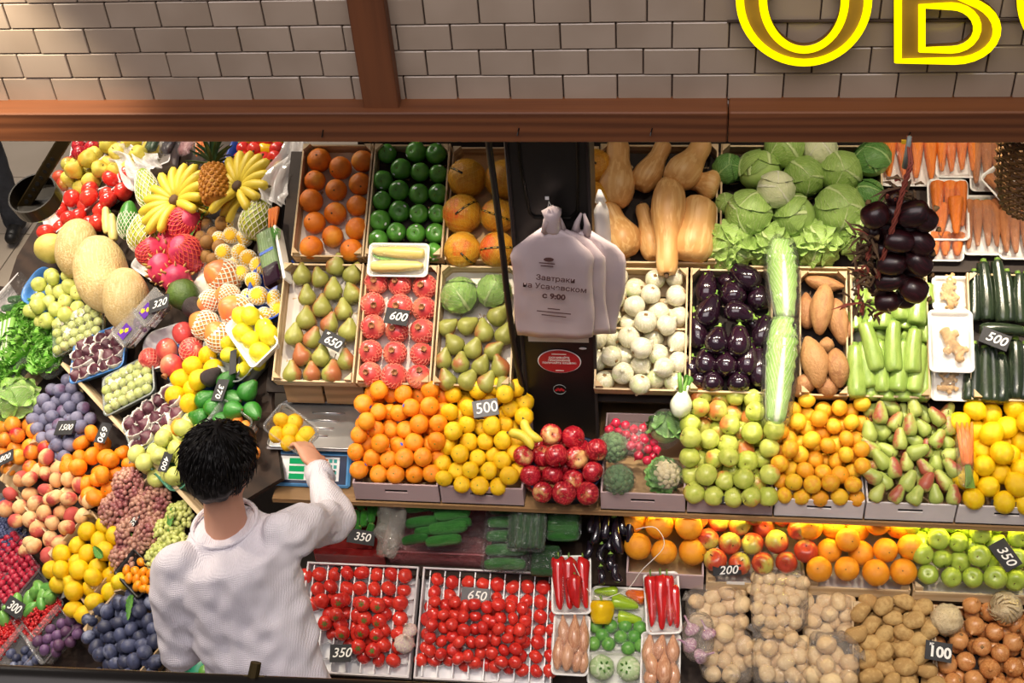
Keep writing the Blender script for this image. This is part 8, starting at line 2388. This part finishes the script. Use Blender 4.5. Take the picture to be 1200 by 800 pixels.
# ================================================================ braid of red onions hanging from the beam
QY = 3.06
skin('straw_dark', '5c4430', '7a6044', rough=.9)
br = thing('onion_braid', 'dark red onion braid hanging from the beam with straw', 'onions')
rp = [atY(x, y, QY) for x, y in ((1066, 160), (1064, 178), (1056, 205), (1047, 240), (1036, 275), (1026, 310))]
for k in range(4):
    m = MB(); m.tube([q + np.array((.006 * math.sin(i * 1.9 + k * 1.57), .006 * math.cos(i * 1.9 + k * 1.57) - .06 * (i > 2), 0)) for i, q in enumerate(crom(rp, 16))], .0035, 5); m.build('cord', 'rope_red', br, True)
m = MB(); m.tube([atY(1061, 196, QY), atY(1066, 160, QY - .005)], [.010, .006], 7); m.build('tie', 'gray_plastic', br, True)
m = MB(); m.box(atY(1059, 166, QY), (.012, .006, .010)); m.build('clip', 'yellow_tape', br)
OB = [(330, 330, 74, 48, -25), (165, 335, 55, 50, 60), (375, 352, 62, 42, 35), (265, 445, 70, 42, 5), (360, 452, 62, 44, 40), (235, 540, 70, 44, -8), (352, 540, 66, 42, 42), (225, 612, 72, 40, -15), (330, 652, 66, 48, 30), (215, 702, 60, 40, -10), (255, 330, 60, 44, 20), (245, 262, 36, 32, 60), (300, 390, 60, 42, 10), (160, 410, 46, 40, 70), (290, 500, 60, 44, 12), (280, 600, 60, 44, 0), (180, 640, 50, 38, 20), (300, 290, 48, 36, 0), (170, 480, 44, 40, 30), (310, 600, 60, 44, 20), (200, 560, 60, 42, 10), (330, 400, 60, 42, 20), (230, 380, 60, 42, 0), (200, 480, 60, 40, 0), (380, 500, 40, 34, 60), (290, 690, 54, 38, 10)]
for i, (x, y, rx, ry, an) in enumerate(OB):
    q = atY(980 + x / 3.638, 160 + y / 3.638, QY - .05 * (i < 10) + random.uniform(-.015, .015))
    a = R_(-an)
    ax = np.array((math.cos(a), -.15, math.sin(a))) * (1 if i % 2 else -1)
    s = ry / 3.638 / 340
    put('onion_r', q, ax, s, parent=br, sc=(s, s, rx / 3.638 / 370 * 1.35))
for k in range(130):
    tp = random.random()
    if k < 70: x, y = random.uniform(80, 185), random.uniform(400, 620)
    elif k < 110: x, y = random.uniform(40, 180), random.uniform(620, 770)
    else: x, y = random.uniform(200, 340), random.uniform(170, 270)
    q = atY(980 + x / 3.638, 160 + y / 3.638, QY - .03 + random.uniform(-.03, .02)); d = rng.normal(size=3) * .014
    m = MB(); m.tube([q, q + d + (0, 0, .006), q + d * 1.8], [.004, .005, .001], 4); m.build('straw', 'straw_dark' if k % 5 else 'rope_red', br)

# ================================================================ wicker basket at the right
skin('wicker', '7a5428', '5c3c1c', rough=.6)
bc = atY(1212, 190, 3.30)
wb = thing('wicker_basket', 'brown wicker basket hanging at the right edge', 'basket', Matrix.Translation(Vector(bc)))
prf = [(.105, .14), (.108, .08), (.102, .0), (.088, -.08), (.062, -.15), (.03, -.18)]
rr_ = lambda z: float(np.interp(z, [p[1] for p in prf][::-1], [p[0] for p in prf][::-1]))
for k in range(18):
    a = 2 * math.pi * k / 18; m = MB(); m.tube([(r * math.cos(a), r * math.sin(a), z) for r, z in prf], .0035, 5); m.build('rib', 'wicker', wb, True)
for j in range(24):
    z = .135 - j * .0132; m = MB(); m.tube([((rr_(z) + .005 * (1 if (k + j) % 2 else -1)) * math.cos(2 * math.pi * k / 36), (rr_(z) + .005 * (1 if (k + j) % 2 else -1)) * math.sin(2 * math.pi * k / 36), z) for k in range(36)], .0052, 5, True); m.build('weave', 'wicker', wb, True)
m = MB(); m.tube([(.11 * math.cos(a), .11 * math.sin(a), .145 + .002 * math.sin(9 * a)) for a in np.linspace(0, 6.283, 40, endpoint=False)], .010, 7, True); m.build('brim', 'wicker', wb, True)

# ================================================================ gallery rail in front of the viewer
D = .95
pt = lambda x, y: CAM + ray(x, y) * D
gr = thing('gallery_rail', 'dark metal gallery railing along the bottom left edge', 'railing')
m = MB(); m.tube([pt(-500, 785), pt(100, 810), pt(900, 843)], .017, 14); m.build('rail', 'black_metal', gr, True)
a = pt(297, 815); up = ROT @ np.array((0, 1, 0)); rt = ROT @ np.array((1, 0, 0))
m = MB(); m.tube([pt(293, 812), pt(300, 776)], [.0048, .0042], 8); m.tube([pt(286, 797), pt(310, 798)], .0045, 6); m.build('bracket', 'bronze_metal', gr)
